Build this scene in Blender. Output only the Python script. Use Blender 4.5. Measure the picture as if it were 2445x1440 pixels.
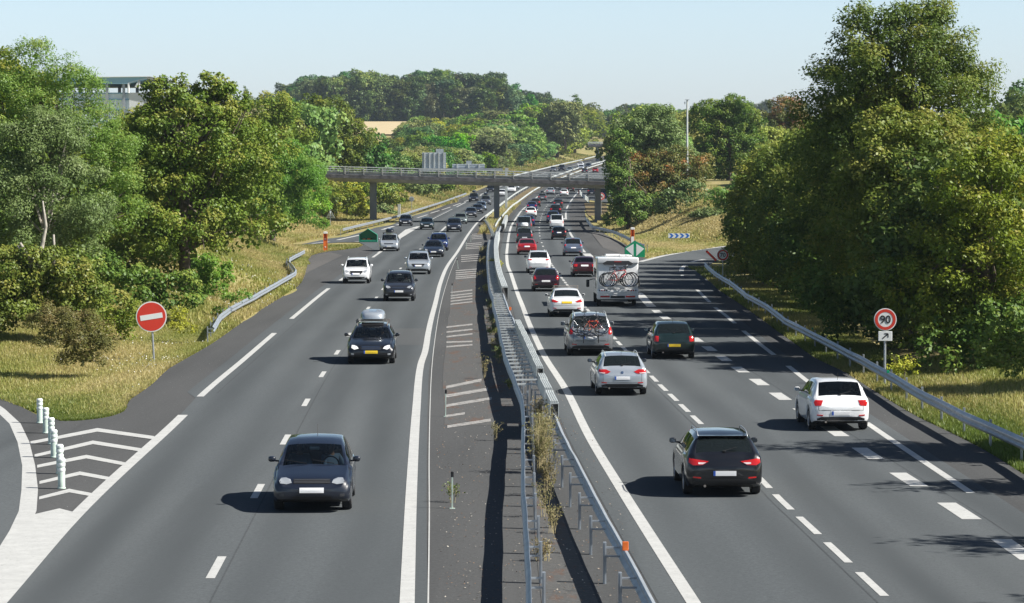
import bpy, bmesh, math, random
import numpy as np
from mathutils import Vector, Matrix
from mathutils.bvhtree import BVHTree
from mathutils.geometry import tessellate_polygon

for o in list(bpy.data.objects): bpy.data.objects.remove(o)
SC = bpy.context.scene
COL = SC.collection
# ---------------------------------------------------------------- camera, world, sun, exposure
F, CX, CY, CH = 6930.0, 1222.5, 720.0, 7.4          # focal length and centre in photo pixels, eye height in metres
PIT = math.atan(308.0 / F)
cam = bpy.data.cameras.new('camera'); co = bpy.data.objects.new('camera', cam); COL.objects.link(co)
co.location = (0, 0, CH); co.rotation_euler = (math.pi/2 - PIT, 0, 0)
cam.sensor_width = 36; cam.lens = 36*F/2445; cam.clip_start = .5; cam.clip_end = 9000
SC.camera = co
SUN_EL, SUN_AZ = math.radians(41), math.radians(104)   # azimuth clockwise from +Y (the viewing direction)
sd = Vector((math.cos(SUN_EL)*math.sin(SUN_AZ), math.cos(SUN_EL)*math.cos(SUN_AZ), math.sin(SUN_EL)))
sl = bpy.data.lights.new('sun', 'SUN'); sl.energy = 5.0; sl.angle = math.radians(.53); sl.color = (1, .96, .89)
so = bpy.data.objects.new('sun', sl); COL.objects.link(so); so.rotation_euler = sd.to_track_quat('Z', 'Y').to_euler()
so.location = (60, -20, 80)
W = bpy.data.worlds.new('World'); SC.world = W; W.use_nodes = True
nt = W.node_tree; bg = nt.nodes['Background']
sky = nt.nodes.new('ShaderNodeTexSky'); sky.sky_type = 'NISHITA'; sky.sun_disc = False
sky.sun_elevation = SUN_EL; sky.sun_rotation = SUN_AZ; sky.altitude = 0
sky.air_density = 1.0; sky.dust_density = .6; sky.ozone_density = 2.2
# clear late-summer air: the band just above the horizon is paler and brighter than the sky overhead
tcw = nt.nodes.new('ShaderNodeTexCoord'); sx = nt.nodes.new('ShaderNodeSeparateXYZ'); nt.links.new(tcw.outputs['Generated'], sx.inputs[0])
rw_ = nt.nodes.new('ShaderNodeValToRGB'); rw_.color_ramp.elements[0].position = 0; rw_.color_ramp.elements[0].color = (1.76, 1.92, 2.66, 1)
rw_.color_ramp.elements[1].position = .16; rw_.color_ramp.elements[1].color = (1, 1, 1, 1)
e_ = rw_.color_ramp.elements.new(.055); e_.color = (1.98, 2.07, 2.42, 1)
mw_ = nt.nodes.new('ShaderNodeMix'); mw_.data_type = 'RGBA'; mw_.blend_type = 'MULTIPLY'; mw_.inputs[0].default_value = 1
nt.links.new(sx.outputs['Z'], rw_.inputs[0]); nt.links.new(sky.outputs[0], mw_.inputs[6]); nt.links.new(rw_.outputs[0], mw_.inputs[7])
nt.links.new(mw_.outputs[2], bg.inputs[0]); bg.inputs[1].default_value = .047
SC.view_settings.view_transform = 'Standard'; SC.view_settings.look = 'None'
SC.view_settings.exposure = 0.76; SC.view_settings.gamma = 1
SC.render.engine = 'CYCLES'
SC.cycles.max_bounces = 6; SC.cycles.transparent_max_bounces = 12
SC.cycles.diffuse_bounces = 3; SC.cycles.glossy_bounces = 3; SC.cycles.transmission_bounces = 4

# ---------------------------------------------------------------- measuring: photo pixels -> metres on the ground
A_, D0 = 1.764e-5, 190.0
def zr(Y):                                   # height of the carriageway along the valley
    if Y <= D0: return 0.0
    if Y <= 1100: return A_*(Y-D0)**2
    return A_*910**2 + 2*A_*910*(min(Y, 1700)-1100)
cp, sp = math.cos(PIT), math.sin(PIT)
def ray(x, y):
    u = (x-CX)/F; v = (CY-y)/F; k = cp+v*sp
    return u/k, (-sp+v*cp)/k
def GY(y, h=0):
    dz = ray(CX, y)[1]
    if dz < 0:
        Y = (CH-h)/-dz
        if Y <= D0: return Y
    b = -(2*A_*D0+dz); c = A_*D0*D0-(CH-h)
    return (-b+math.sqrt(b*b-4*A_*c))/(2*A_)
def G(x, y, h=0):
    Y = GY(y, h); return (ray(x, y)[0]*Y, Y)
def at(x, y, Y):
    a, b = ray(x, y); return Vector((a*Y, Y, CH+b*Y))
def px(x, Y): return (x-CX)/F*Y*1.0
class Curve:                                 # smooth X(Y) through traced points
    def __init__(s, pts, h=0, world=False):
        q = sorted([(p[1], p[0]) for p in (pts if world else [G(x, y, h) for x, y in pts])])
        s.t = [a for a, b in q]; s.v = [b for a, b in q]; n = len(q)
        d = [(s.v[i+1]-s.v[i])/max(1e-6, s.t[i+1]-s.t[i]) for i in range(n-1)]
        s.m = [d[0]]+[(d[i-1]+d[i])/2 for i in range(1, n-1)]+[d[-1]]
    def __call__(s, Y):
        t, v, m = s.t, s.v, s.m
        if Y <= t[0]: return v[0]+m[0]*(Y-t[0])
        if Y >= t[-1]: return v[-1]+m[-1]*(Y-t[-1])
        i = int(np.searchsorted(t, Y))-1; i = max(0, min(len(t)-2, i))
        h = t[i+1]-t[i]; u = (Y-t[i])/h
        return ((1+2*u)*(1-u)**2*v[i] + u*(1-u)**2*h*m[i] + u*u*(3-2*u)*v[i+1] + u*u*(u-1)*h*m[i+1])
    def slope(s, Y): return (s(Y+2)-s(Y-2))/4
def lerpt(tab, Y):
    return float(np.interp(Y, [a for a, b in tab], [b for a, b in tab]))
def sstep(t): t = min(1, max(0, t)); return t*t*(3-2*t)

# ---------------------------------------------------------------- object helpers
def link(o, parent=None):
    COL.objects.link(o)
    if parent is not None: o.parent = parent
    return o
def tag(o, label=None, cat=None, group=None, kind=None):
    if label: o['label'] = label
    if cat: o['category'] = cat
    if group: o['group'] = group
    if kind: o['kind'] = kind
    return o
def empty(name, loc, rz=0, label=None, cat=None, group=None, rx=0):
    o = bpy.data.objects.new(name, None); o.empty_display_size = .3
    o.location = loc; o.rotation_euler = (rx, 0, rz); link(o)
    return tag(o, label, cat, group)
def mesh(name, V, Fc, mats, parent=None, mi=None, smooth=False, angle=None):
    me = bpy.data.meshes.new(name); me.from_pydata([tuple(v) for v in V], [], Fc)
    for m in (mats if isinstance(mats, (list, tuple)) else [mats]): me.materials.append(m)
    if mi is not None: me.polygons.foreach_set('material_index', mi)
    if smooth:
        me.polygons.foreach_set('use_smooth', [True]*len(me.polygons))
        if angle: me.set_sharp_from_angle(angle=math.radians(angle))
    me.update()
    return link(bpy.data.objects.new(name, me), parent)
class MB:                                    # collects shapes into one mesh
    def __init__(s): s.V = []; s.F = []; s.M = []
    def add(s, V, Fc, m=0):
        o = len(s.V); s.V += [tuple(v) for v in V]; s.F += [tuple(i+o for i in f) for f in Fc]; s.M += [m]*len(Fc)
    def box(s, c, d, m=0, R=None, bev=0):
        x, y, z = [k/2 for k in d]
        if bev:
            b = min(bev, x*.9, y*.9, z*.9); P = []
            for sx in (-1, 1):
                for sy in (-1, 1):
                    for sz in (-1, 1):
                        P += [(sx*x, sy*(y-b), sz*(z-b)), (sx*(x-b), sy*y, sz*(z-b)), (sx*(x-b), sy*(y-b), sz*z)]
            bm = bmesh.new(); vs = [bm.verts.new(p) for p in P]
            r = bmesh.ops.convex_hull(bm, input=vs); bm.verts.index_update()
            V = [v.co.copy() for v in bm.verts]; Fc = [[v.index for v in f.verts] for f in bm.faces]; bm.free()
        else:
            V = [Vector((sx*x, sy*y, sz*z)) for sx in (-1, 1) for sy in (-1, 1) for sz in (-1, 1)]
            Fc = [(0, 1, 3, 2), (4, 6, 7, 5), (0, 4, 5, 1), (2, 3, 7, 6), (0, 2, 6, 4), (1, 5, 7, 3)]
        c = Vector(c); V = [(R @ Vector(v) if R else Vector(v))+c for v in V]
        s.add(V, Fc, m); return s
    def tube(s, P, r, seg=8, m=0, cap=True):
        P = [Vector(p) for p in P]; n = len(P)
        if not isinstance(r, (list, tuple)): r = [r]*n
        V = []; Fc = []; ref = None
        for i in range(n):
            t = (P[min(n-1, i+1)]-P[max(0, i-1)])
            if t.length < 1e-9: t = Vector((0, 0, 1))
            t.normalize()
            if ref is None:
                ref = Vector((1, 0, 0)) if abs(t.x) < .8 else Vector((0, 1, 0))
            a = (ref-t*ref.dot(t)).normalized(); ref = a; b = t.cross(a)
            for k in range(seg):
                w = 2*math.pi*k/seg; V.append(P[i]+(a*math.cos(w)+b*math.sin(w))*r[i])
        for i in range(n-1):
            for k in range(seg):
                k2 = (k+1) % seg; Fc.append((i*seg+k, i*seg+k2, (i+1)*seg+k2, (i+1)*seg+k))
        if cap: Fc += [tuple(range(seg))[::-1], tuple((n-1)*seg+k for k in range(seg))]
        s.add(V, Fc, m); return s
    def lathe(s, prof, seg=16, m=0, axis='z', c=(0, 0, 0)):
        V = []; Fc = []; n = len(prof)
        for k in range(seg):
            w = 2*math.pi*k/seg
            for (r, h) in prof:
                if axis == 'z': p = (r*math.cos(w), r*math.sin(w), h)
                elif axis == 'x': p = (h, r*math.cos(w), r*math.sin(w))
                else: p = (r*math.sin(w), h, r*math.cos(w))
                V.append(Vector(p)+Vector(c))
        for k in range(seg):
            k2 = (k+1) % seg
            for i in range(n-1): Fc.append((k*n+i, k2*n+i, k2*n+i+1, k*n+i+1))
        s.add(V, Fc, m); return s
    def prism(s, poly, y0, y1, m=0):             # polygon in x,z pushed from y0 to y1
        n = len(poly); V = [(x, y0, z) for x, z in poly]+[(x, y1, z) for x, z in poly]
        tri = tessellate_polygon([[Vector((x, 0, z)) for x, z in poly]])
        Fc = [tuple(t) for t in tri]+[tuple(i+n for i in t)[::-1] for t in tri]
        Fc += [(i, (i+1) % n, (i+1) % n+n, i+n) for i in range(n)]
        s.add(V, Fc, m); return s
    def build(s, name, mats, parent=None, smooth=False, angle=None):
        return mesh(name, s.V, s.F, mats, parent, s.M, smooth, angle)

# ---------------------------------------------------------------- materials
def nmat(name):
    m = bpy.data.materials.new(name); m.use_nodes = True; n = m.node_tree
    return m, n, n.nodes['Principled BSDF']
def pmat(name, col, rough=.5, metal=0, coat=0, noise=0, scale=8, spec=.5, bump=0, croug=.05):
    m, n, b = nmat(name)
    b.inputs['Base Color'].default_value = (*col, 1); b.inputs['Roughness'].default_value = rough
    b.inputs['Metallic'].default_value = metal; b.inputs['Specular IOR Level'].default_value = spec
    if coat: b.inputs['Coat Weight'].default_value = coat; b.inputs['Coat Roughness'].default_value = croug
    if noise or bump:
        tc = n.nodes.new('ShaderNodeTexCoord'); nz = n.nodes.new('ShaderNodeTexNoise'); nz.inputs['Scale'].default_value = scale
        nz.inputs['Detail'].default_value = 6; n.links.new(tc.outputs['Object'], nz.inputs['Vector'])
        if noise:
            r = n.nodes.new('ShaderNodeValToRGB'); r.color_ramp.elements[0].position = .3; r.color_ramp.elements[1].position = .7
            r.color_ramp.elements[0].color = (*[c*(1-noise) for c in col], 1); r.color_ramp.elements[1].color = (*[min(1, c*(1+noise)) for c in col], 1)
            n.links.new(nz.outputs[0], r.inputs[0]); n.links.new(r.outputs[0], b.inputs['Base Color'])
        if bump:
            bp = n.nodes.new('ShaderNodeBump'); bp.inputs['Strength'].default_value = bump; bp.inputs['Distance'].default_value = .02
            n.links.new(nz.outputs[0], bp.inputs['Height']); n.links.new(bp.outputs[0], b.inputs['Normal'])
    return m
def mixc(n, a, b, fac):
    x = n.nodes.new('ShaderNodeMix'); x.data_type = 'RGBA'
    for s, v in ((6, a), (7, b)):
        if isinstance(v, tuple): x.inputs[s].default_value = (*v, 1)
        else: n.links.new(v, x.inputs[s])
    if isinstance(fac, (int, float)): x.inputs[0].default_value = fac
    else: n.links.new(fac, x.inputs[0])
    return x.outputs[2]
def noise(n, co_, scale, detail=5, stretch=None, lo=None, hi=None, rough=.5):
    nz = n.nodes.new('ShaderNodeTexNoise'); nz.inputs['Scale'].default_value = scale; nz.inputs['Detail'].default_value = detail
    nz.inputs['Roughness'].default_value = rough
    if stretch:
        mp = n.nodes.new('ShaderNodeMapping'); mp.inputs['Scale'].default_value = stretch
        n.links.new(co_, mp.inputs[0]); co_ = mp.outputs[0]
    n.links.new(co_, nz.inputs['Vector'])
    if lo is None: return nz.outputs[0]
    mr = n.nodes.new('ShaderNodeMapRange'); mr.inputs[1].default_value = lo; mr.inputs[2].default_value = hi
    n.links.new(nz.outputs[0], mr.inputs[0]); return mr.outputs[0]
def asphalt(name, c0, c1, speck=.0, tracks=False):
    m, n, b = nmat(name); tc = n.nodes.new('ShaderNodeTexCoord').outputs['Object']
    base = mixc(n, c0, c1, noise(n, tc, .25, 4, (1, .12, 1), .35, .65))
    base = mixc(n, base, tuple(c*1.5 for c in c1), noise(n, tc, 9, 6, None, .45, 1.1, .8))
    base = mixc(n, base, tuple(c*.5 for c in c0), noise(n, tc, 23, 3, None, .55, .9))
    # darker oil bands and stains along the lanes
    base = mixc(n, base, tuple(c*.72 for c in c0), noise(n, tc, .5, 3, (1, .03, 1), .52, .85))
    if tracks:                                   # polished wheel tracks: u counts metres from the lane line
        uv = n.nodes.new('ShaderNodeUVMap'); sp_ = n.nodes.new('ShaderNodeSeparateXYZ'); n.links.new(uv.outputs[0], sp_.inputs[0])
        a_ = n.nodes.new('ShaderNodeMath'); a_.operation = 'MULTIPLY_ADD'; a_.inputs[1].default_value = 2*math.pi/1.76; a_.inputs[2].default_value = math.pi; n.links.new(sp_.outputs[0], a_.inputs[0])
        c_ = n.nodes.new('ShaderNodeMath'); c_.operation = 'COSINE'; n.links.new(a_.outputs[0], c_.inputs[0])
        mr = n.nodes.new('ShaderNodeMapRange'); mr.inputs[1].default_value = -1; mr.inputs[2].default_value = 1; n.links.new(c_.outputs[0], mr.inputs[0])
        ml = n.nodes.new('ShaderNodeMath'); ml.operation = 'MULTIPLY'; n.links.new(mr.outputs[0], ml.inputs[0]); n.links.new(noise(n, tc, .3, 4, (1, .1, 1), .2, .7), ml.inputs[1])
        base = mixc(n, base, tuple(c*.80 for c in c0), ml.outputs[0])
    if speck:
        v = n.nodes.new('ShaderNodeTexVoronoi'); v.inputs['Scale'].default_value = 3.2; n.links.new(tc, v.inputs['Vector'])
        lt = n.nodes.new('ShaderNodeMath'); lt.operation = 'LESS_THAN'; lt.inputs[1].default_value = speck
        n.links.new(v.outputs['Distance'], lt.inputs[0]); base = mixc(n, base, (.45, .45, .42), lt.outputs[0])
    n.links.new(base, b.inputs['Base Color']); b.inputs['Roughness'].default_value = .95; b.inputs['Specular IOR Level'].default_value = .0
    bp = n.nodes.new('ShaderNodeBump'); bp.inputs['Strength'].default_value = .35; bp.inputs['Distance'].default_value = .01
    n.links.new(noise(n, tc, 30, 3), bp.inputs['Height']); n.links.new(bp.outputs[0], b.inputs['Normal'])
    return m
M = {}
M['asphalt'] = asphalt('asphalt', (.090, .099, .104), (.110, .119, .123), tracks=True)
M['shoulder'] = asphalt('asphalt_shoulder', (.074, .076, .077), (.096, .097, .097), .035)
M['seam'] = asphalt('asphalt_seam', (.070, .076, .080), (.088, .094, .098))
M['stain'] = asphalt('asphalt_stained', (.074, .080, .083), (.086, .092, .095))
M['patch'] = asphalt('asphalt_patch', (.098, .103, .105), (.11, .115, .118))
M['old'] = asphalt('asphalt_old', (.10, .098, .095), (.13, .125, .12))
def paintmat():
    m, n, b = nmat('road_paint'); tc = n.nodes.new('ShaderNodeTexCoord').outputs['Object']
    base = mixc(n, (.50, .50, .48), (.41, .41, .395), noise(n, tc, 2, 7, None, .35, .7, .7))
    wear = noise(n, tc, 11, 7, None, .56, .72, .75)
    base = mixc(n, base, (.22, .22, .21), wear)
    n.links.new(base, b.inputs['Base Color']); b.inputs['Roughness'].default_value = .8; b.inputs['Specular IOR Level'].default_value = .1; return m
M['paint'] = paintmat()
def wornpaint():
    m, n, b = nmat('worn_road_paint'); tc = n.nodes.new('ShaderNodeTexCoord').outputs['Object']
    base = mixc(n, (.50, .48, .45), (.09, .086, .08), noise(n, tc, 4, 7, (1, 3, 1), .40, .58, .8))
    n.links.new(base, b.inputs['Base Color']); b.inputs['Roughness'].default_value = .8; return m
M['worn'] = wornpaint()
def groundmat(name, greens, straws, bias=.5, sc=.35):
    m, n, b = nmat(name); tc = n.nodes.new('ShaderNodeTexCoord').outputs['Object']
    a = mixc(n, greens[0], greens[1], noise(n, tc, sc*4, 6, None, .35, .65, .7))
    c = mixc(n, straws[0], straws[1], noise(n, tc, sc*7, 6, None, .35, .65, .7))
    base = mixc(n, a, c, noise(n, tc, sc, 8, None, bias-.13, bias+.13, .65))
    base = mixc(n, base, (.035, .035, .015), noise(n, tc, 2.5, 5, None, .58, .85, .8))
    n.links.new(base, b.inputs['Base Color']); b.inputs['Roughness'].default_value = 1; b.inputs['Specular IOR Level'].default_value = .1
    bp = n.nodes.new('ShaderNodeBump'); bp.inputs['Strength'].default_value = .8; bp.inputs['Distance'].default_value = .15
    n.links.new(noise(n, tc, 3, 6), bp.inputs['Height']); n.links.new(bp.outputs[0], b.inputs['Normal'])
    return m
M['ground'] = groundmat('grassland', ((.12, .15, .03), (.17, .19, .05)), ((.30, .25, .11), (.38, .31, .15)), .45)
M['debris'] = groundmat('dirt_and_leaves', ((.075, .065, .055), (.10, .085, .07)), ((.13, .075, .045), (.17, .13, .085)), .5, 1.2)
def debrismat():
    m, n, b = nmat('median_debris'); tc = n.nodes.new('ShaderNodeTexCoord').outputs['Object']
    base = mixc(n, (.086, .086, .084), (.112, .110, .106), noise(n, tc, 8, 6, None, .4, .7))
    br = mixc(n, (.11, .060, .042), (.16, .10, .07), noise(n, tc, 12, 6, None, .4, .7))
    base = mixc(n, base, br, noise(n, tc, .9, 8, (1.3, .35, 1), .53, .66, .75))
    base = mixc(n, base, (.3, .28, .24), noise(n, tc, 30, 3, None, .66, .74))
    n.links.new(base, b.inputs['Base Color']); b.inputs['Roughness'].default_value = .95; b.inputs['Specular IOR Level'].default_value = .1; return m
M['debris'] = debrismat()
M['dirt'] = groundmat('median_soil', ((.14, .11, .06), (.10, .10, .035)), ((.24, .19, .11), (.18, .12, .08)), .5, .8)
M['field'] = pmat('stubble', (.52, .42, .25), .95, noise=.08, scale=.3, spec=.1)
M['galv'] = pmat('galvanised_steel', (.40, .43, .46), .42, .55, noise=.16, scale=3)
M['galvw'] = pmat('pale_steel', (.52, .55, .54), .5, .25, noise=.12, scale=2)
M['galvd'] = pmat('weathered_steel', (.24, .22, .20), .6, .4, noise=.35, scale=5)
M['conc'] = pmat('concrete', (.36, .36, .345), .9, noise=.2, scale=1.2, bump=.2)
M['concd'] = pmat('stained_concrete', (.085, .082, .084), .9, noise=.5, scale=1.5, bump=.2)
M['pier'] = pmat('pier_concrete', (.24, .26, .28), .9, noise=.12, scale=.8)
M['black'] = pmat('black_plastic', (.012, .012, .013), .45)
M['dplast'] = pmat('grey_plastic', (.035, .036, .04), .55)
M['under'] = pmat('underbody', (.01, .01, .01), .9)
M['tyre'] = pmat('tyre_rubber', (.018, .018, .019), .85, noise=.2, scale=20)
M['rim'] = pmat('alloy', (.42, .43, .45), .3, .8)
M['chrome'] = pmat('chrome', (.75, .76, .78), .12, 1)
M['mirror'] = pmat('mirror_glass', (.16, .19, .23), .1, 1)
M['white'] = pmat('white_plastic', (.78, .78, .76), .35)
M['plate'] = pmat('plate_white', (.82, .82, .82), .35)
M['platey'] = pmat('plate_yellow', (.80, .55, .03), .35)
M['plateb'] = pmat('plate_blue', (.03, .10, .45), .4)
M['red'] = pmat('sign_red', (.62, .045, .025), .4, noise=.06, scale=2)
M['signw'] = pmat('sign_white', (.76, .78, .77), .4)
M['blackp'] = pmat('sign_black', (.012, .012, .012), .5)
M['blue'] = pmat('sign_blue', (.02, .14, .55), .4)
M['green'] = pmat('sign_green', (.0, .27, .12), .4)
M['green2'] = pmat('faded_green', (.01, .25, .15), .5, noise=.2, scale=2)
M['orange'] = pmat('orange_box', (.72, .15, .02), .5, noise=.08, scale=3)
M['bollard'] = pmat('bollard_green', (.50, .60, .53), .5, noise=.2, scale=4)
M['bollw'] = pmat('bollard_band', (.74, .78, .75), .4)
M['skin'] = pmat('skin', (.50, .30, .21), .55)
M['hair'] = pmat('dark_hair', (.02, .014, .01), .6)
M['shirtb'] = pmat('blue_shirt', (.22, .33, .48), .8)
M['shirtw'] = pmat('pale_shirt', (.6, .58, .55), .8)
M['shirtd'] = pmat('dark_shirt', (.05, .055, .09), .8)
M['seat'] = pmat('seat_cloth', (.03, .03, .033), .9)
M['bark'] = pmat('bark', (.12, .095, .07), .95, noise=.4, scale=6, bump=.5)
M['barkl'] = pmat('pale_bark', (.36, .33, .28), .9, noise=.4, scale=5, bump=.4)
M['panelw'] = pmat('white_cladding', (.70, .72, .72), .6)
M['panelb'] = pmat('blue_fascia', (.30, .52, .66), .5)
M['panelg'] = pmat('pale_blue_cladding', (.80, .90, .95), .6, noise=.04)
def ridged(name, col):
    m = pmat(name, col, .45, .35, noise=.12, scale=1.5); return m
M['signback'] = ridged('sign_back', (.44, .49, .53))
def glass(name, tint, t=.55):
    m = bpy.data.materials.new(name); m.use_nodes = True; n = m.node_tree; n.nodes.clear()
    out = n.nodes.new('ShaderNodeOutputMaterial'); mx = n.nodes.new('ShaderNodeMixShader'); mx2 = n.nodes.new('ShaderNodeMixShader')
    tr = n.nodes.new('ShaderNodeBsdfTransparent'); tr.inputs[0].default_value = (*tint, 1)
    gl = n.nodes.new('ShaderNodeBsdfGlossy'); gl.inputs['Roughness'].default_value = .03
    df = n.nodes.new('ShaderNodeBsdfDiffuse'); df.inputs[0].default_value = (.015, .02, .02, 1)
    fr = n.nodes.new('ShaderNodeFresnel'); fr.inputs[0].default_value = 1.5
    n.links.new(df.outputs[0], mx2.inputs[1]); n.links.new(tr.outputs[0], mx2.inputs[2]); mx2.inputs[0].default_value = t
    n.links.new(fr.outputs[0], mx.inputs[0]); n.links.new(mx2.outputs[0], mx.inputs[1]); n.links.new(gl.outputs[0], mx.inputs[2])
    n.links.new(mx.outputs[0], out.inputs[0]); return m
M['glass'] = glass('car_glass', (.80, .88, .86), .9)
M['dglass'] = glass('privacy_glass', (.25, .27, .28), .35)
M['hlight'] = pmat('headlight_lens', (.42, .44, .46), .08, .3, 1)
M['drl'] = pmat('lit_headlight', (.9, .9, .88), .1, 0, 1)
M['tlight'] = pmat('tail_lens', (.50, .012, .010), .15, 0, 1)
M['tlightb'] = pmat('tail_lens_clear', (.72, .60, .60), .15, 0, 1)
def lit(name, col, e):
    m, n, b = nmat(name); b.inputs['Base Color'].default_value = (*col, 1); b.inputs['Emission Color'].default_value = (*col, 1)
    b.inputs['Emission Strength'].default_value = e; return m
M['brake'] = lit('lit_brake_lamp', (1, .05, .02), 1.6)
M['lamp'] = lit('lit_headlamp', (1, .97, .9), 1.2)
PAINTS = {}
def carpaint(key, col, metal=.2, rough=.32):
    if key not in PAINTS: PAINTS[key] = pmat('paint_'+key, col, rough, metal, 1, croug=.03)
    return PAINTS[key]
carpaint('navy', (.005, .008, .018), .0, .4); carpaint('black', (.006, .006, .008)); carpaint('dgrey', (.04, .042, .05), .5)
carpaint('white', (.80, .81, .82), 0); carpaint('silver', (.46, .50, .54), .45, .3); carpaint('blue', (.012, .03, .13), .4)
carpaint('greygreen', (.24, .29, .29), .5); carpaint('grey', (.13, .14, .16), .5); carpaint('dgreen', (.006, .018, .016), .2)
carpaint('purple', (.030, .010, .020), .3); carpaint('maroon', (.07, .010, .014), .3); carpaint('red', (.40, .012, .016), .3)
carpaint('mpvsilver', (.27, .285, .30), .5, .3); carpaint('bluegrey', (.16, .20, .27), .5); carpaint('brown', (.05, .035, .03), .3)

# ---------------------------------------------------------------- traced lines
LR = Curve([(972, 1440), (982, 1182), (994, 980), (1005, 870), (1014.5, 842), (1022.5, 796), (1028.5, 767), (1039.5, 725), (1051, 678), (1067, 638), (1092, 602), (1118, 560), (1138, 534), (1145, 527), (1180, 499.5), (1222, 468), (1262, 446), (1300, 431), (1345, 415.5), (1385, 402), (1430, 390)])
LD = Curve([(498, 1390), (604, 1195), (674, 1065), (725, 972), (765, 903), (800, 850), (832, 802.7), (855, 770), (876, 740.6), (896, 714.7), (912, 694), (954, 644), (966.5, 631), (1000, 598), (1047.5, 557.8), (1065, 541), (1110, 510), (1178, 473), (1240, 441), (1290, 425), (1340, 411), (1380, 399.5), (1420, 389)])
LE = Curve([(0, 1437), (186, 1227), (437, 992), (478, 948), (581, 860), (656, 795.4), (695.8, 762), (785, 689), (812.5, 670), (900, 608), (951, 573.5), (1000, 542), (1033.7, 522.5), (1112, 483), (1135, 470), (1199, 444.4), (1260, 424), (1310, 411), (1360, 398), (1410, 386)])
RL = Curve([(1654, 1438), (1534, 1250.6), (1473.6, 1154), (1409, 1047), (1352.7, 934), (1300.4, 852), (1265, 777), (1247.5, 731), (1237.5, 706), (1228.8, 681), (1220, 654), (1212.5, 635), (1210, 607), (1212, 585), (1215, 562.5), (1221, 540), (1232.5, 521), (1247.5, 501), (1257.5, 492.5), (1282.5, 470.6), (1301, 457), (1321, 446), (1350, 433), (1382, 420), (1412, 408), (1445, 397)])
RD = Curve([(2080, 1395), (1995, 1316), (1925, 1251), (1867, 1198), (1821, 1150), (1661, 1001), (1632, 973.5), (1606, 948.4), (1582, 926), (1561, 905), (1478.7, 821), (1466, 806.6), (1406, 743.8), (1357.5, 685), (1343.8, 667.5), (1331, 651), (1319, 635), (1300, 597.3), (1293.5, 580), (1288.8, 564.3), (1288, 550.6), (1288, 538), (1291.5, 522.5), (1296.5, 507.8), (1304, 494.4), (1314, 483), (1325, 471.5), (1332.5, 464.4), (1360, 448), (1400, 428), (1440, 411)])
RW = Curve([(2550, 1400), (2420, 1310), (2291, 1222), (2170, 1147), (2075, 1086), (2001, 1036.5), (1863, 947.5), (1812, 913), (1769, 885), (1729.3, 858), (1695, 834), (1661, 811), (1590, 760.8), (1570.8, 746.7), (1545, 722), (1527, 703), (1470, 662), (1409, 617), (1394, 600), (1375, 577), (1362.5, 558.8), (1354, 536), (1351, 511), (1354, 496), (1370, 471), (1380, 460), (1395, 447.5), (1430, 430)])
RS = Curve([(2445, 1265), (2318.6, 1178.7), (2138, 1058), (2071, 1012), (1931.7, 914), (1881.7, 874.6), (1848, 848.5), (1775.4, 791), (1755, 773), (1728, 750), (1710, 736.7), (1695, 722.5), (1680, 708), (1665, 693), (1651.7, 682.5), (1641.7, 673), (1631.7, 663), (1626.5, 652)])
THIN = Curve([(1022.5, 1440), (1025, 1222), (1024.5, 1101), (1026.5, 981), (1031, 880), (1039, 807), (1050, 740), (1062.5, 690), (1082.5, 632.5), (1110, 580), (1130, 547.5)])
XLA = Curve([(155.5, 1008), (233, 1000.5), (311, 954), (361.6, 919), (404, 880), (441.7, 858), (500, 824.6), (546, 793), (587.5, 762), (650, 722.5), (702, 691), (716.7, 676), (731, 640), (744, 612), (775, 601.7), (848, 593), (872, 582), (930, 560), (985, 517), (1024, 505), (1068, 488), (1113, 468), (1160, 447), (1230, 420), (1290, 405), (1360, 391), (1400, 382)])
XRA = Curve([(2445, 1134), (2358, 1079), (2263.6, 1030.6), (2190, 995), (2077, 927), (2013, 887), (1952, 858), (1900, 822), (1848, 785), (1811, 757), (1758, 720), (1717, 693), (1683, 665), (1640, 640), (1525, 612), (1500, 588), (1420, 547), (1400, 520), (1398, 490), (1410, 470), (1440, 450), (1480, 430), (1530, 415)])
MLr = Curve([(1270, 1440), (1266, 1343), (1259, 1263), (1254, 1182), (1252, 1061), (1250, 965), (1232, 908), (1211.8, 860), (1191, 772.5), (1183.8, 743.8), (1178, 725), (1177.8, 712.5), (1174, 700), (1170, 687.5), (1166.9, 662.5), (1164, 631), (1164, 600), (1166, 580), (1171, 558)], h=.75)
MRr = Curve([(1554, 1432), (1493.7, 1315), (1453.5, 1246.6), (1413, 1170), (1377, 1101.6), (1343, 1037), (1309.6, 958), (1295, 924.6), (1249, 818), (1236.7, 791), (1224, 760), (1213, 737.5), (1205, 715), (1197, 690), (1189, 665), (1184, 640), (1181, 610), (1182, 580), (1187, 560), (1199, 530), (1206, 512)], h=.75)
TR = lambda c: c
# ---------------------------------------------------------------- terrain
HLt = [(0, 0), (90, .25), (120, .8), (160, 1.8), (200, 2.8), (240, 3.8), (300, 4.6), (375, 5.6), (400, 5.4), (430, 3.6), (500, 3.0), (650, 3), (960, 1.5), (1700, 1.5)]
FIELD = [(950, 12), (1000, 14), (1075, 21.3), (1262, 29.3), (1300, 30), (1420, 40), (1500, 42), (1700, 42)]
HRt = [(0, 0), (100, .3), (210, .5), (285, .6), (305, 1.6), (345, 4.6), (400, 5.6), (430, 5), (480, 1.0), (600, 2), (1700, 3)]
XLb = [(0, -40), (86, -30), (95, -16.9), (97, -13.6), (112, -12.8), (135, -12.6), (165, -12.8), (184, -12.6), (215, -14.5), (240, -17), (262, -18), (285, -22), (297, -22.5), (310, -21.5), (326, -20.2), (349, -19), (378, -17.8), (403, -16.7), (448, -15.1), (485, -13), (535, -9.6), (600, -6)]
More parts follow.
